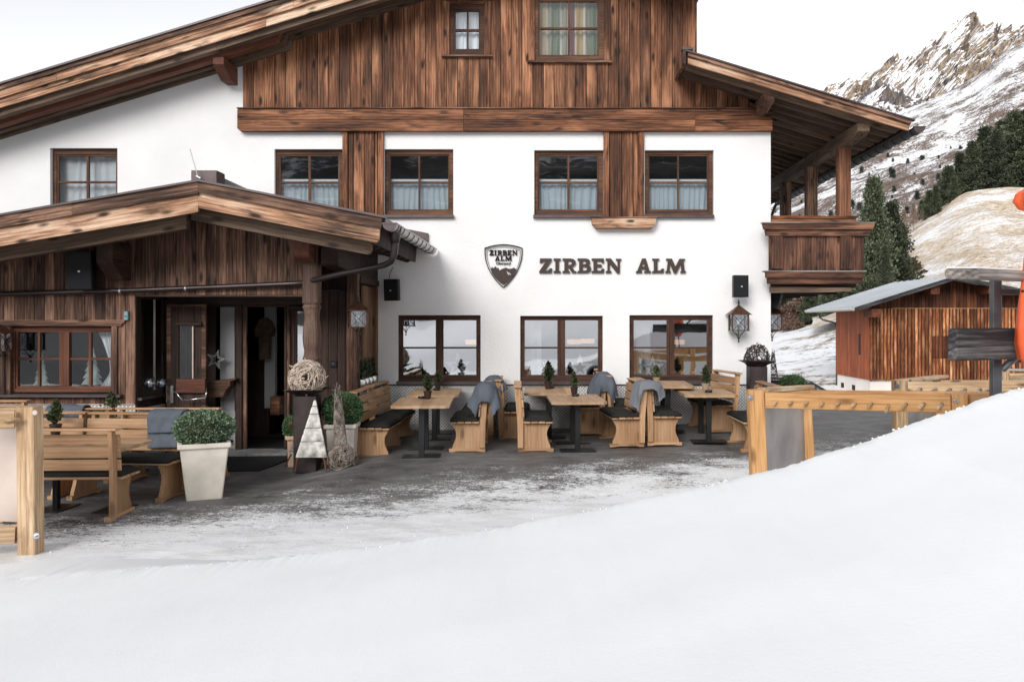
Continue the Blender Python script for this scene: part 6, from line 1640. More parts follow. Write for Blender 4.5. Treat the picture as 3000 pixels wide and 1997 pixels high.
mb.build('cone', M['wickerd'], t, smooth=True); place(t, PM(X_(1001, 10.95), 10.95, -.13))
# dark wicker cone at the right
t = thing('twig_cone', 'dark twig cone standing behind the right corner of the inn', 'ornament', (0, 0, 0)); mb = MB()
for i in range(70):
    a0 = r_.uniform(0, 6.28); z0 = r_.uniform(0, .8); n = 12; pts = []
    for k in range(n):
        z = z0 + .3*k/(n-1); rad = .16*(1 - z/1.15) + .015; a = a0 + 2.6*k/(n-1)*(1 if i % 2 else -1); pts.append((rad*math.cos(a), rad*math.sin(a), min(z, 1.15)))
    mb.tube(pts, .006, 4, False)
mb.build('twigs', M['wickerk'], t); place(t, Matrix.Translation(P(2265, 1125, 15.2)) @ Matrix.Scale(.60, 4)); 
mb = MB(); mb.box(-.12, .12, -.12, .12, -1.6, 0); mb.build('stand', M['rust'], t); place(t, Matrix.Translation(P(2265, 1125, 15.2)) @ Matrix.Scale(.60, 4))
# white wooden tree with four legs
Yt = 10.78
wt_ = thing('wooden_tree', 'whitewashed triangular plank tree on thin legs before the steel plinth', 'ornament', (X_(912, Yt), Yt, -.13))
ap = (922, 1172); bl, br_ = (865, 1341), (958, 1341)
lv = [1172, 1190, 1213, 1254, 1294, 1341]
for a, b_ in zip(lv, lv[1:]):
    def ed(v, r_): t_ = (v-ap[1])/(bl[1]-ap[1]); return ap[0] + (bl[0]-ap[0])*t_ - 2*(1-t_), ap[0] + (br_[0]-ap[0])*t_ + 2.5*(1-t_)
    l0, r0 = ed(a, 0); l1, r1 = ed(b_-1.7, 0); j = random.uniform(-1, 1)
    n = 5; L_ = [(l0 + (l1-l0)*k/n + random.uniform(-.9, .9), a + (b_-1.7-a)*k/n) for k in range(n+1)]; R_ = [(r0 + (r1-r0)*k/n + random.uniform(-.5, .5), a + (b_-1.7-a)*k/n) for k in range(n+1)]
    ppx('plank', M['whitew'], wt_, L_ + R_[::-1], Yt, Yt+.025)
mb = MB(); mb.tube([P(868+4, 1338, Yt+.012), P(864, 1381, Yt-.02)], .011, 6); mb.build('leg', W['red'], wt_); mb = MB(); mb.tube([P(948, 1338, Yt+.012), P(956, 1381, Yt-.02)], .011, 6); mb.build('leg', W['red'], wt_)
ppx('back_board', W['grey'], wt_, [(868,1268),(868,1336),(858,1338),(845,1328)], Yt+.22, Yt+.24)
mb = MB(); mb.tube([P(853, 1330, Yt+.2), P(835, 1365, Yt+.3)], .010, 6); mb.build('leg', W['red'], wt_)
# silver pots with little conifers on the flank sill
pc = crown_mesh('spruce', .34, .07, 700, .034, 61)
for i, (yy, w_) in enumerate(((13.05, 'first'), (13.32, 'second'), (13.60, 'third'), (13.88, 'last'))):
    t = thing('silver_pot_plant', 'narrow conifer in a ribbed silver pot on the flank sill, %s from the post' % w_, 'potted plant', (0, 0, 0), 'silver potted conifers on the flank sill')
    mb = MB(); mb.lathe([(.045, 0), (.07, .03), (.066, .04), (.078, .06), (.073, .07), (.080, .09), (.075, .10), (.078, .12), (.066, .14), (.066, .15), (.058, .15), (.0, .13)], 18); mb.build('pot', M['silver'], t, smooth=True)
    addobj('foliage', pc, M['pine'], t, Matrix.Translation((0, 0, .12))); place(t, PM(XS+.01, yy, .821, i*70))

# ================================================================== ski racks
def leanpost(name, mat, parent, p0, p1, w_, h, up=(0, 1, 0), c=.012): return plank(name, mat, parent, p0, p1, w_, h, up, c)
def rack(label, YA, Yb, uL, uR, vT, vB, mat, pegs, group='timber ski racks', endL=True, postw=.155, sheet=M['sheet'], YRt=None, vR=None):
    pass
rk = thing('ski_rack', 'bright orange larch ski rack with eleven pegs half buried by the snow bank', 'ski rack', (X_(2200, 8.4), 8.4, -.15), 'timber ski racks')
Y1 = 8.4
pF0 = P(2221, 1520, Y1); pF0.z = .0 - .15; pF1 = P(2212, 1141, Y1)
d = P(2222, 1395, Y1) - P(2212, 1141, Y1); 
bot = P(2212, 1141, Y1) + d*1.75
plank('post', W['rack'], rk, bot, P(2212, 1141, Y1), .16, .155, (1, 0, 0), .010)
Y2 = 9.75
d = P(2368, 1353, Y2) - P(2356, 1160, Y2); plank('post', W['rack'], rk, P(2356, 1160, Y2) + d*1.9, P(2356, 1160, Y2), .14, .125, (1, 0, 0), .010)
a = P(2238, 1192, Y1+.12); b_ = P(2352, 1192, Y2-.1); mb = MB(); dn = Vector((.05, 0, -1.25)); mb.prism([(0,0),(1,0),(1,1),(0,1)], lambda i, j: a.lerp(b_, i) + dn*j, lambda i, j: a.lerp(b_, i) + dn*j + Vector((.008, .004, 0)))
me = mb.mesh(); fixn(me); addobj('end_sheet', me, M['sheet'], rk)
YE_ = 7.45
def beamP(parent, mat, uL, vL0, vL1, YL_, uR, vR0, vR1, YR_, th=.07, name='beam', c=.008):
    p0 = (P(uL, vL0, YL_) + P(uL, vL1, YL_))/2; p1 = (P(uR, vR0, YR_) + P(uR, vR1, YR_))/2; h = ((vL1-vL0)*YL_/FPX + (vR1-vR0)*YR_/FPX)/2
    return plank(name, mat, parent, p0, p1, th, h, (0, 0, 1), c)
beamP(rk, W['rack'], 2245, 1149, 1195, 8.35, 2786, 1157, 1208, YE_, .07)
beamP(rk, W['rack'], 2349, 1142, 1172, 9.7, 3000, 1148, 1182, 8.7, .07)
beamP(rk, W['rack'], 2230, 1147, 1193, 8.45, 2250, 1147, 1193, 8.43, .12, 'beam_end')
p0, p1 = P(2236, 1143, 8.5), P(2372, 1133, 9.9); plank('top_plank', W['rackold'], rk, p0, p1, .12, .05, (0, 0, 1), .006)
plank('beam', W['rack'], rk, P(2240, 1172, 8.55), P(2360, 1160, 9.6), .07, .14, (0, 0, 1), .008)
mb = MB(); p = P(2198, 1164, Y1-.08); mb.tube([p + Vector((0, .005, 0)), p - Vector((0, .006, 0))], .030, 16); mb.tube([p, p - Vector((0, .03, 0))], .012, 8); mb.build('bolt', M['zinc'], rk)
def pegs(parent, us, v0, v1, Ya, Yb, L, mat, du=-.10, dzz=-.022, r=.0155, odd=None):
    n = len(us)
    for i, u in enumerate(us):
        t_ = (u-us[0])/(us[-1]-us[0]) if n > 1 else 0; Y = Ya + (Yb-Ya)*t_; v = v0 + (v1-v0)*t_; p = P(u, v, Y)
        e = Vector((du, -L*.55, dzz)) if i != odd else Vector((-.085, -L*.5, -.075))
        mb = MB(); mb.tube([p + Vector((0, .03, 0)), p + e*.98, p + e], [r, r, r*.85], 12)
        me = mb.mesh(); me.polygons.foreach_set('use_smooth', [len(f.vertices) == 4 for f in me.polygons]); addobj('peg', me, mat, parent)
us = [2100+u/3.366 for u in (635, 785, 937, 1090, 1245, 1403, 1560, 1718, 1893, 2062, 2236)]
pegs(rk, us, 1172.5, 1184.0, 8.30, 7.42, .17, W['rackold'], odd=7)
boxp('post', W['rack'], rk, X_(2785, YE_), X_(2830, YE_), YE_-.04, YE_+.12, -.1, Z_(1153, YE_), 'Z', .010)
mb = MB(); p = P(2799, 1173, YE_-.045); mb.tube([p + Vector((0, .005, 0)), p - Vector((0, .006, 0))], .020, 16); mb.tube([p, p - Vector((0, .035, 0))], .010, 8); mb.build('bolt', M['zinc'], rk)
rk3 = thing('ski_rack', 'next ski rack beam continuing up into the snow bank at the right', 'ski rack', (X_(2860, 7.6), 7.6, -.1), 'timber ski racks')
beamP(rk3, W['rack'], 2832, 1153, 1196, 7.5, 3150, 1138, 1174, 8.3, .08); boxp('post', W['rack'], rk3, X_(3120, 8.3), X_(3150, 8.3), 8.2, 8.35, -.1, Z_(1138, 8.3), 'Z', .01)
# weathered rack behind
rk2 = thing('ski_rack', 'weathered grey ski rack behind the orange one with five visible pegs', 'ski rack', (X_(2636, 12.4), 12.4, 0), 'timber ski racks')
Y3 = 12.4
plank('post', W['rackold'], rk2, P(2638, 1330, Y3), P(2635, 1113, Y3), .17, .19, (1, 0, 0), .012)
beamP(rk2, W['rackold'], 2662, 1118, 1149, 12.3, 3090, 1120, 1154, 11.2, .10); beamP(rk2, W['rackold'], 2750, 1114, 1130, 14.2, 3090, 1113, 1130, 13.4, .09)
plank('top_plank', W['rackold'], rk2, P(2640, 1116, 12.4), P(2762, 1102, 14.6), .2, .05, (0, 0, 1), .006)
plank('post', W['rack'], rk2, P(2748, 1330, 14.2), P(2748, 1115, 14.2), .14, .14, (1, 0, 0), .01)
a = P(2656, 1200, Y3+.1); b_ = P(2742, 1196, 14.2); mb = MB(); mb.prism([(0,0),(1,0),(1,1),(0,1)], lambda i, j: a.lerp(b_, i) + Vector((0, 0, -1.2))*j, lambda i, j: a.lerp(b_, i) + Vector((0, 0, -1.2))*j + Vector((.008, .004, 0)))
me = mb.mesh(); fixn(me); addobj('end_sheet', me, M['sheet'], rk2)
mb = MB(); p = P(2627, 1130, Y3-.1); mb.tube([p, p - Vector((0, .02, 0))], .032, 14); mb.build('bolt', M['steel'], rk2)
pegs(rk2, [2704, 2748, 2790, 2833, 2877, 2925, 2972], 1139, 1143, 12.15, 11.4, .22, W['grey'], du=-.14, dzz=-.02, r=.022)
rk4 = thing('ski_rack', 'small far ski rack at the right edge behind the steel frame', 'ski rack', (X_(2960, 15.5), 15.5, 0), 'timber ski racks')
boxp('post', W['rackold'], rk4, X_(2938, 15.5), X_(2957, 15.5), 15.5, 15.65, -.2, Z_(1086, 15.5), 'Z', .01); beamP(rk4, W['rackold'], 2957, 1093, 1117, 15.5, 3080, 1093, 1117, 15.2, .09); beamP(rk4, W['grey'], 2940, 1080, 1086, 15.9, 3080, 1080, 1087, 15.6, .2, 'top_plank'); pegs(rk4, [2995, 3030], 1108, 1108, 15.4, 15.3, .2, W['grey'], r=.02)
# left rack in the foreground
rk5 = thing('ski_rack', 'weathered ski rack post and steel sheet at the left edge of the picture'.replace(' of the picture', ''), 'ski rack', (X_(90, 7.2), 7.2, -.15), 'timber ski racks')
Y5 = 7.22
plank('post', W['rackold'], rk5, (X_(91, Y5), Y5, -.175), (X_(87.5, Y5), Y5, Z_(1190, Y5)), .15, .153, (1, 0, 0), .008)
beamP(rk5, W['rackold'], -160, 1190, 1242, 7.5, 62, 1193, 1248, Y5+.02, .09); beamP(rk5, W['rackold'], -160, 1206, 1262, 6.9, 43, 1203, 1252, Y5-.12, .05)
a = P(-160, 1245, 7.5); b_ = P(66, 1245, Y5+.05); mb = MB(); mb.prism([(0,0),(1,0),(1,1),(0,1)], lambda i, j: a.lerp(b_, i) + Vector((0, 0, -.86))*j, lambda i, j: a.lerp(b_, i) + Vector((0, 0, -.86))*j + Vector((.0, .008, 0)))
me = mb.mesh(); fixn(me); addobj('end_sheet', me, M['sheetw'], rk5)
beamP(rk5, W['rackold'], -160, 1548, 1600, 7.0, 47, 1540, 1588, Y5-.02, .10); beamP(rk5, W['rackold'], 48, 1534, 1588, Y5+.01, 64, 1534, 1588, Y5+.01, .09, 'beam_end')
pegs(rk5, [52, 16], 1228, 1236, Y5-.16, Y5-.16, .05, W['rackold'], du=-.10, dzz=-.01, r=.017)
mb = MB(); p = P(107, 1568, Y5-.08); mb.tube([p + Vector((0, .005, 0)), p - Vector((0, .006, 0))], .028, 16); mb.tube([p, p - Vector((0, .035, 0))], .012, 8); mb.build('bolt', M['zinc'], rk5)
mb = MB(); p = P(102, 1208, Y5-.078); mb.tube([p + Vector((0, .002, 0)), p - Vector((0, .003, 0))], .022, 16); mb.build('bolt', M['sheetw'], rk5)

# ================================================================== steel and timber frame with the orange cover at the right
fr = thing('beam_frame', 'dark steel post carrying heavy black timber beams at the right edge', 'frame', (X_(2923, 6.2), 6.2, 0))
Yf = 6.2
boxpx('post', M['steel'], fr, 2911, 2936, 812, 1215, Yf, Yf+.065, 'Z', .003); boxp('post', M['steel'], fr, X_(2911.5, Yf), X_(2935.5, Yf), Yf+.003, Yf+.062, -.2, Z_(1216, Yf), 'Z', .003)
boxpx('crossbar', M['steel'], fr, 2936.5, 3300, 847, 863, Yf+.005, Yf+.05, 'X', .003)
mb = MB(); mb.tube([P(2936, 1082, Yf+.03), P(3000, 1022, Yf+.03), P(3200, 830, Yf+.03)], .028, 10); mb.build('brace', M['steel'], fr, smooth=False)
def chamf(name, mat, u0, u1, v0, v1, Y0, p_back, c=.02):
    """heavy plank whose end faces the camera, running away to p_back (shift of the far end)"""
    x0, x1, z0, z1 = X_(u0, Y0), X_(u1, Y0), Z_(v1, Y0), Z_(v0, Y0); w2, h = x1-x0, z1-z0
    sec = [(c,0),(w2-c,0),(w2,c),(w2,h-c),(w2-c,h),(c,h),(0,h-c),(0,c)]
    D = Vector(p_back); L = D.length; ex = D.normalized(); ey = Vector((1,0,0)); 
    vs = [(x0+a, Y0, z0+b2) for a, b2 in sec] + [(x0+a+D.x, Y0+D.y, z0+b2+D.z) for a, b2 in sec]; n = 8
    fs = [tuple(range(n)), tuple(range(2*n-1, n-1, -1))] + [(i, i+n, (i+1) % n+n, (i+1) % n) for i in range(n)]
    me = bpy.data.meshes.new(name); me.from_pydata(vs, [], fs)
    zax = Vector((0,0,1)); yax = zax.cross(ex).normalized(); zax = ex.cross(yax)
    M_ = Matrix(((ex.x, yax.x, zax.x, x0), (ex.y, yax.y, zax.y, Y0), (ex.z, yax.z, zax.z, z0), (0,0,0,1))); me.transform(M_.inverted()); me.update(); fixn(me)
    return addobj(name, me, mat, fr, M_)
chamf('lower_beam', W['black'], 2778, 2806, 961, 1057, 5.9, (1.55, .75, .0), .012)
chamf('top_beam', W['grey'], 2768, 2872, 786, 817, 5.75, (2.4, 1.25, .0), .018)
mb = MB()
x0, x1 = X_(2775, 5.75), X_(2866, 5.75); z = Z_(786, 5.75)+.003
mb.prism([(x0+.01, 5.78), (x1, 5.78), (x1+2.3, 6.98), (x0+2.3, 6.98)], lambda a, b2: (a, b2, z), lambda a, b2: (a, b2, z+.009)); me = mb.mesh(); fixn(me); o = addobj('snow_cover', me, M['snow'], fr)
boxpx('bolt_plate', M['blackmetal'], fr, 2894, 2910.5, 981, 1001, Yf-.03, Yf-.002, 'X', .002)
mb = MB(); p = P(2901, 991, Yf-.03); mb.tube([p, p - Vector((0, .014, 0))], .012, 10); mb.build('bolt', M['zinc'], fr)
par = thing('closed_parasol', 'bright orange closed parasol cover at the right edge', 'parasol', (X_(3040, 6.0), 6.0, 0))
prof = [(.04, Z_(1090, 6)), (.075, Z_(1076, 6)), (.115, Z_(1050, 6)), (.135, Z_(1005, 6)), (.130, Z_(960, 6)), (.115, Z_(890, 6)), (.095, Z_(820, 6)), (.075, Z_(740, 6)), (.065, Z_(660, 6)), (.06, Z_(625, 6))]
vs = []; fs = []; n = 40; cx = X_(3036, 6.0)
for i, (r, z) in enumerate(prof):
    for k in range(n):
        a = 2*math.pi*k/n; rr_ = r*(1 + .10*math.sin(a*6 + i*.35) + .05*math.sin(a*3+1)); vs.append((cx + rr_*math.cos(a) + .012*i*0, 6.0 + rr_*math.sin(a), z))
for i in range(len(prof)-1):
    for k in range(n): fs.append((i*n+k, i*n+(k+1) % n, (i+1)*n+(k+1) % n, (i+1)*n+k))
fs.append(tuple(range(n)))
mb = MB(); mb.add(vs, fs); me = mb.mesh(True); fixn(me); addobj('cover', me, M['orange'], par)
mb = MB(); mb.tube([P(3036, 1340, 6), P(3036, 520, 6)], .022, 10); mb.build('pole', M['steel'], par, smooth=True)
vs = []; fs = []
pf = [(.02, Z_(625, 6)), (.10, Z_(612, 6)), (.135, Z_(588, 6)), (.12, Z_(565, 6)), (.07, Z_(550, 6)), (.02, Z_(540, 6))]
for i, (r, z) in enumerate(pf):
    for k in range(n):
        a = 2*math.pi*k/n; rr_ = r*(1 + .14*math.sin(a*5 + i*.5)); vs.append((cx + rr_*math.cos(a), 6.0 + rr_*math.sin(a), z))
for i in range(len(pf)-1):
    for k in range(n): fs.append((i*n+k, i*n+(k+1) % n, (i+1)*n+(k+1) % n, (i+1)*n+k))
mb = MB(); mb.add(vs, fs); me = mb.mesh(True); fixn(me); addobj('hood', me, M['orange'], par)
for u, v in ((2995, 853), (2986, 1058)):
    mb = MB(); p = P(u, v, 5.86); mb.tube([p, p - Vector((0, .008, 0))], .010, 10); mb.build('eyelet', M['blackmetal'], par)

# ================================================================== barn
YN = 45.0
barn = thing('barn', 'red brown batten clad barn with frosted sheet roof behind the ski racks', 'barn', (X_(2800, YN), YN, -2.6))
cx0 = X_(2548, YN); zb = Z_(1113, YN); rdg = (X_(2800, YN), Z_(808, YN)); xr_ = X_(3190, YN)
zrf = lambda x: rdg[1] - .32*(rdg[0]-x) if x < rdg[0] else rdg[1] - .20*(x-rdg[0])
YK = 50.2
pl = .19; x = cx0
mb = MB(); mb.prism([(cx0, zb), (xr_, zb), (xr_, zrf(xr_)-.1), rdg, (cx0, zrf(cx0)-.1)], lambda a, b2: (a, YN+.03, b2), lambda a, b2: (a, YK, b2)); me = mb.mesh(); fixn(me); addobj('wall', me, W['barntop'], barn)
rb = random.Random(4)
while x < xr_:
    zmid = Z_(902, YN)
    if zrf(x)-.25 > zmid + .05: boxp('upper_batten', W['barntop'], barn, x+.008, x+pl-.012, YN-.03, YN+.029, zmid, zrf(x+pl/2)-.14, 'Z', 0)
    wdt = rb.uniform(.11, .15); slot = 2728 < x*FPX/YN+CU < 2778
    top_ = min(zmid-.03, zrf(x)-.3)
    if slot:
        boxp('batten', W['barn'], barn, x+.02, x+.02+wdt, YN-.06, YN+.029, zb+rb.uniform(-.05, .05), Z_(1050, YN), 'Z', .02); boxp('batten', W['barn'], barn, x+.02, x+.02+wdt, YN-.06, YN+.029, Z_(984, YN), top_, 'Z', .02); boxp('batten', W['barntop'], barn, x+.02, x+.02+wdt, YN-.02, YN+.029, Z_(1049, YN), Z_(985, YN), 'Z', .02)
    else: boxp('batten', W['barn'], barn, x+.02, x+.02+wdt, YN-.06, YN+.029, zb+rb.uniform(-.05, .05), top_, 'Z', .03)
    x += pl
boxp('ledge_board', W['bench'], barn, cx0+1.2, xr_, YN-.07, YN+.02, Z_(904, YN), Z_(902, YN), 'X', 0)
yy = YN
while yy < YK:
    boxp('side_board', W['barnside'], barn, cx0-.05, cx0-.002, yy+.01, yy+.19, zb, zrf(cx0)-.12, 'Z', 0); yy += .2
boxp('side_slot', M['dark'], barn, cx0-.06, cx0-.051, 46.2, 46.5, Z_(1042, YN), Z_(979, YN), 'Z', 0)
mb = MB(); mb.box(cx0+.02, xr_, YN+.02, YK-.02, -5, zb); mb.build('plinth', M['plinth'], barn)
boxp('plinth_ledge', W['grey'], barn, cx0-.04, xr_, YN-.03, YN+.01, zb-.06, zb-.01, 'X', 0)
for u in (2468, 2500):
    pass
boxp('plinth_hatch', M['dark'], barn, cx0+.01, cx0+.019, 47.2, 47.7, zb-.75, zb-.45, 'Z', 0); boxp('plinth_hatch', M['dark'], barn, cx0+.01, cx0+.019, 49.0, 49.5, zb-.75, zb-.45, 'Z', 0)
YN0 = 43.6
xo = X_(2504, YN0); zo = Z_(899, YN0)
rx, rz2 = X_(2800, YN0), Z_(806, YN0)
sl_ = (rz2-zo)/(rx-xo); xq = X_(3250, YN0)
prismp('roof', M['roofsheet'], barn, [(xo, zo), (rx, rz2), (rx, rz2-.10), (xo, zo-.10)], YN0, YK+1.6, math.atan(sl_)); prismp('roof', M['roofsheet'], barn, [(rx, rz2), (xq, rz2-.2*(xq-rx)), (xq, rz2-.2*(xq-rx)-.10), (rx, rz2-.10)], YN0, YK+1.6, -math.atan(.2))
prismp('barge_board', W['black'], barn, [(xo, zo-.02), (rx, rz2-.02), (rx, rz2-.24), (xo, zo-.24)], YN0-.06, YN0-.002, math.atan(sl_)); prismp('barge_board', W['black'], barn, [(rx, rz2-.02), (xq, rz2-.2*(xq-rx)-.02), (xq, rz2-.2*(xq-rx)-.24), (rx, rz2-.24)], YN0-.06, YN0-.002, -math.atan(.2))
# snow lip and ribbing on the sheets
y = YN0 + .3
while y < YK+1.5:
    prismp('roof_rib', M['roofsheet'], barn, [(xo, zo+.002), (rx, rz2+.002), (rx, rz2+.04), (xo, zo+.04)], y, y+.05, math.atan(sl_)); y += .9
mb = MB(); mb.tube([(xo-.08, YN0, zo-.12), (xo-.08, YK+1.5, zo-.12)], .09, 8); mb.build('gutter', M['gutterw'], barn)
mb = MB(); pp = [P(2400, 918, 50.6), P(2402, 930, 50.6), P(2412, 937, 50.4), P(2440, 944, 50.2), P(2449, 950, 50.2), P(2451, 960, 50.2), P(2451, 1150, 50.2)]
mb.tube(pp, .055, 8); mb.build('rain_pipe', M['steel'], barn, smooth=True)
for u0, v0 in ((2550, 905), (2722, 838), (2890, 836)): boxp('purlin', W['barntop'], barn, X_(u0, 44), X_(u0+26, 44), 43.8, YN, Z_(v0+24, 44), Z_(v0, 44), 'Y', 0)

# ================================================================== parked car behind the planter
car = thing('parked_car', 'dark grey estate car parked behind the terrace in front of the snowy meadow', 'car', (0, 0, 0))
body = [(-2.2,.35),(-2.2,.85),(-2.1,1.0),(-.95,1.02),(-.55,1.02),(1.0,.98),(1.9,.86),(2.2,.70),(2.25,.35)]
hw = .88
mb = MB(); mb.prism(body, lambda x, z: (x, -hw, z), lambda x, z: (x, hw, z)); me = mb.mesh(); fixn(me); o = addobj('body', me, M['carpaint'], car); bv = o.modifiers.new('b', 'BEVEL'); bv.width = .07; bv.segments = 3
cab = [(-2.12,1.0),(-1.85,1.42),(-1.5,1.47),(.05,1.47),(.35,1.42),(1.05,1.0)]
mb = MB(); vs = []; fs = []
for sgn in (-1, 1):
    for x, z in cab: ins = .86 - (z-1.0)*.34; vs.append((x, sgn*ins, z))
n = len(cab); fs = [tuple(range(n)), tuple(range(2*n-1, n-1, -1))] + [(i, i+n, (i+1) % n+n, (i+1) % n) for i in range(n)]
mb.add(vs, fs); me = mb.mesh(); fixn(me); addobj('cabin_glass', me, M['carglass'], car)
mb = MB(); rf = [(-1.95,1.40),(-1.5,1.485),(.05,1.485),(.42,1.40),(.42,1.43),(.05,1.515),(-1.5,1.515),(-1.95,1.43)]
mb.prism(rf, lambda x, z: (x, -.74, z), lambda x, z: (x, .74, z)); me = mb.mesh(); fixn(me); addobj('roof', me, M['carpaint'], car)
for sgn in (-1, 1):
    for (xa_, za_, xb_, zb_) in ((-.75,1.0,-.72,1.46),(.42,1.0,.30,1.42),(.35,1.42,1.07,1.0),(-2.13,1.0,-1.86,1.42)):
        mb = MB(); mb.tube([(xa_, sgn*(.865-(za_-1)*.34), za_), (xb_, sgn*(.865-(zb_-1)*.34), zb_)], .035, 6); mb.build('pillar', M['carpaint'], car)
    mb = MB(); mb.tube([(-1.7, sgn*.68, 1.50), (-1.6, sgn*.68, 1.56), (.0, sgn*.68, 1.56), (.15, sgn*.68, 1.50)], .018, 6); mb.build('roof_rail', M['carpaint'], car)
    for xw in (-1.38, 1.38):
        mb = MB(); mb.tube([(xw, sgn*.72, .32), (xw, sgn*.90, .32)], .32, 24); w_ = mb.build('wheel', M['rubber'], car); mb = MB(); mb.tube([(xw, sgn*.90, .32), (xw, sgn*.915, .32)], .2, 16); mb.build('rim', M['zinc'], w_)
    mb = MB(); mb.box(.72, .92, sgn*.88 - (.0 if sgn > 0 else .2), sgn*.88 + (.2 if sgn > 0 else 0), .98, 1.12); mb.build('mirror', M['carpaint'], car)
    mb = MB(); mb.box(2.14, 2.24, sgn*.62-.16, sgn*.62+.16, .66, .80); mb.build('headlight', M['bulb'], car)
place(car, Matrix.Translation((X_(2330, 22), 22.3, Z_(1107, 22)-1.56)) @ Matrix.Rotation(R(-24), 4, 'Z') @ Matrix.Scale(1.0, 4))

# ================================================================== trees
def tree_proto(name, label, cat, crown, leaf, H, group, tr=.10):
    t = thing(name, label, cat, (0, 0, 0), group)
    mb = MB(); mb.tube([(0,0,-1.2),(0,0,0),(.03*H*.1,0,H*.35),(0,0,H*.92)], [tr*H*.16, tr*H*.13, tr*H*.09, .01], 7); 
    r2 = random.Random(H)
    for i in range(9):
        z = H*r2.uniform(.15, .8); an = r2.uniform(0, 6.28); L = H*.14*(1.1-z/H); mb.tube([(0,0,z), (math.cos(an)*L, math.sin(an)*L, z+L*.3)], [H*.006, H*.002], 4)
    mb.build('trunk', W['trunk'], t); addobj('crown', crown, leaf, t)
    return t
protos = []
defs = [('pine', 9.0, 2.2, 17000, .21, 71), ('pine', 9.0, 2.5, 17000, .21, 72), ('cone', 9.0, 1.9, 13000, .20, 73), ('pine', 9.0, 1.8, 15000, .20, 74)]
cm = [crown_mesh(k, H, Rr, n, s, sd, .2) for k, H, Rr, n, s, sd in defs]
P0 = [tree_proto('pine_tree', 'x', 'tree', cm[i], M['pine'], 9.0, 'x') for i in range(4)]
used = [False]*4
def tree_at(k, u, vb, vt, Y, label, group, wide=1.0, leaf=None):
    p = P(u, vb, Y); H = (vb-vt)*Y/FPX; s = H/9.2
    M_ = Matrix.Translation(p) @ Matrix.Rotation(random.uniform(0, 6.28), 4, 'Z') @ Matrix.Diagonal((s*wide, s*wide, s, 1))
    if not used[k]: used[k] = True; o = P0[k]; o['label'] = label; place(o, M_)
    else: o = copy_tree(P0[k], None, label, M_)
    o['group'] = group; return o
near = [(0, 2560, 905, 533, 78, .72, 'tall broad pine rising just right of the front balcony post'), (1, 2612, 890, 603, 82, .90, 'broad dark pine right of the tall one beyond the balcony'),
        (3, 2592, 850, 722, 72, .85, 'small grey green pine in front of the pair, above the barn roof'), (0, 2642, 842, 690, 90, .8, 'slim pine at the left edge of the dry grass hill'),
        (2, 2522, 912, 700, 84, .85, 'dark spruce directly behind the balcony corner'), (1, 2480, 930, 790, 86, 1.2, 'low dark pine beneath the balcony floor'),
        (3, 2425, 945, 822, 88, 1.25, 'bushy pine under the middle of the balcony'), (0, 2372, 950, 838, 92, 1.25, 'pine half hidden under the left part of the balcony'),
        (2, 2345, 945, 912, 88, .9, 'tiny dark spruce standing in the brown brushwood'), (3, 2545, 880, 778, 80, 1.2, 'dense pine just above the barn eaves'),
        (1, 2300, 940, 850, 100, 1.2, 'pine beside the side wall lantern'), (1, 2585, 800, 640, 88, .75, 'pine crown squeezed between the two broad pines')]
for k, u, vb, vt, Y, wd, lab in near: tree_at(k, u, vb, vt, Y, lab, 'pines below the hill', wd)
ridge = [(2700, 640, 588), (2722, 645, 560), (2742, 626, 545), (2760, 625, 560), (2778, 612, 490), (2795, 608, 520), (2812, 590, 452), (2832, 585, 470), (2850, 585, 420), (2868, 575, 440), (2886, 572, 378), (2903, 570, 410), (2920, 566, 395), (2938, 562, 360), (2955, 562, 380), (2972, 560, 335), (2990, 560, 350), (3008, 560, 330), (3030, 555, 345), (2842, 590, 500), (2898, 575, 470), (2945, 570, 450), (2985, 565, 440), (2790, 612, 560), (2862, 585, 520), (2925, 572, 500), (2965, 566, 490)]
wd_ = ['lowest', 'second', 'third', 'fourth', 'fifth', 'sixth', 'seventh', 'eighth', 'ninth', 'tenth', 'eleventh', 'twelfth', 'thirteenth', 'fourteenth', 'fifteenth', 'sixteenth', 'seventeenth', 'eighteenth', 'last']
rt = random.Random(9)
ridge = ridge[:19] + ridge[19::2]
for i, (u, vb, vt) in enumerate(ridge):
    lab = ('tall dark pine on the hill crest, %s of the row counted from the left' % wd_[i]) if i < 19 else ('shorter dark pine in front of the crest row, %s from the left' % wd_[i-19].replace('lowest', 'first'))
    tree_at((i*3) % 4, u, vb+14, vt, 126 + rt.uniform(-3, 10), lab, 'pines along the hill crest' if i < 19 else 'shorter pines in front of the crest row', rt.uniform(.95, 1.3) if i < 19 else 1.35)
# larches, bare and pale
lc = crown_mesh('pine', 9, 2.2, 5200, .24, 77, .8)
lar = tree_proto('larch_tree', 'pale bare larch standing between the pines and the snowy slope', 'tree', lc, M['larch'], 9, 'bare larches', .07)
place(lar, Matrix.Translation(P(2676, 665, 122)) @ Matrix.Scale((665-602)*122/FPX/9.2, 4))
for u, vb, vt, lb in ((2648, 680, 620, 'pale bare larch leftmost of the larches above the grass hill'), (2938, 562, 528, 'small pale larch at the foot of the crest pines'), (2700, 645, 618, 'small pale larch right of the bigger one')):
    copy_tree(lar, None, lb, Matrix.Translation(P(u, vb, 124)) @ Matrix.Scale((vb-vt)*124/FPX/9.2, 4))
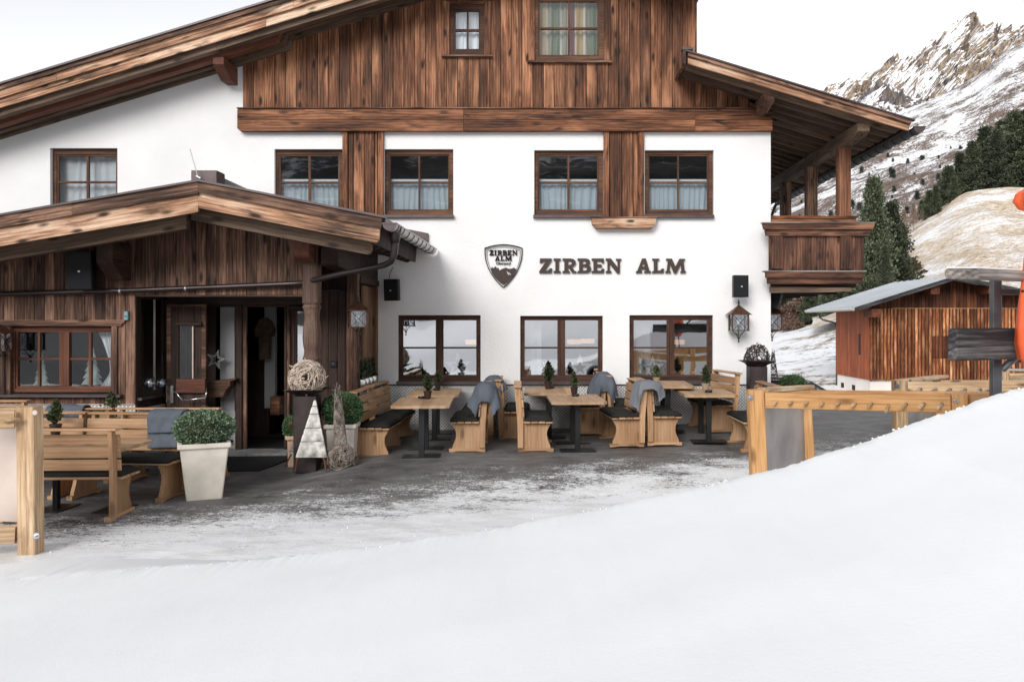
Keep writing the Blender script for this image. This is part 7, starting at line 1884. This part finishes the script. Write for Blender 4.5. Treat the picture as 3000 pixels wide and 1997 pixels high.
# scattered small pines on the far slope
sm_v = [v.co.copy() for v in slope_o.data.vertices]
fc = crown_mesh('cone', 9, 2.4, 1300, .75, 79, 0)
proto_far = None; cnt = 0; rf_ = random.Random(17)
while cnt < 100:
    p = rf_.choice(sm_v); u = p.x*FPX/p.y + CU; v = CV - (p.z-EYE)*FPX/p.y
    if not (2262 < u < 3005 and 385 < v < 720): continue
    line = 700 - (u-2262)*.38
    if v < line - 130 and rf_.random() > .05: continue
    if rf_.random() > .35 + .6*(noise.noise(Vector((u*.02, v*.03, 3))) > 0): continue
    hp = rf_.uniform(8, 24) * (.8 if v < 520 else 1.15); s = hp*p.y/FPX/9
    M_ = Matrix.Translation(p) @ Matrix.Rotation(rf_.uniform(0, 6), 4, 'Z') @ Matrix.Diagonal((s*1.25, s*1.25, s, 1))
    if proto_far is None: proto_far = addobj('far_pine', fc, M['pinefar'], None, M_); tag(proto_far, 'small far pine scattered on the streaked mountain slope', 'tree', 'small far pines on the slope')
    else: c = proto_far.copy(); COL.objects.link(c); c.matrix_basis = M_; WM[c] = M_
    cnt += 1
# brushwood and heath
def brush(name, label, mesh, mat, spots_, cat='bushes'):
    vs = []; fs = []; base = [v.co.copy() for v in mesh.vertices]; pf_ = [tuple(f.vertices) for f in mesh.polygons]; r_ = random.Random(3)
    for (u, v, Y, s) in spots_:
        p = P(u, v, Y); n = len(vs); rot = Matrix.Rotation(r_.uniform(0, 6), 3, 'Z'); vs += [p + rot @ (b2*s) for b2 in base]; fs += [tuple(i+n for i in f) for f in pf_]
    me = bpy.data.meshes.new(name); me.from_pydata([tuple(v) for v in vs], [], fs); me.update(); o = addobj(name, me, mat); tag(o, label, cat, None, 'stuff'); return o
bmesh_ = crown_mesh('bush', 1.0, .9, 420, .22, 88)
rs = random.Random(8); sp_ = []
for i in range(90):
    u = rs.uniform(2262, 2470); v = 948 - (u-2262)*.10 + rs.uniform(-34, 12); sp_.append((u, v+6, 94 + rs.uniform(-1, 4), rs.uniform(.7, 1.5)))
for i in range(16): u = rs.uniform(2300, 2345); sp_.append((u, 972 - (u-2300)*.4, 92, rs.uniform(.6, 1.0)))
brush('brushwood', 'tangled reddish brown brushwood above the snowy meadow', bmesh_, M['brush'], sp_)
sp_ = []
for i in range(110):
    u = rs.gauss(2690, 38); v = 783 + (2690-u)*.16 + rs.gauss(0, 16); sp_.append((u, v+8, 100 - (v-770)*.3, rs.uniform(.35, .8)))
brush('heath_shrubs', 'dark heath shrubs growing on the grass hill above the barn', bmesh_, M['heath'], sp_)
sp_ = [(rs.uniform(2420, 2700), rs.uniform(840, 900), 92, rs.uniform(.8, 1.8)) for i in range(70)]
brush('undergrowth', 'dark green undergrowth between the pines', bmesh_, M['pine'], sp_)
# unused prototypes: none
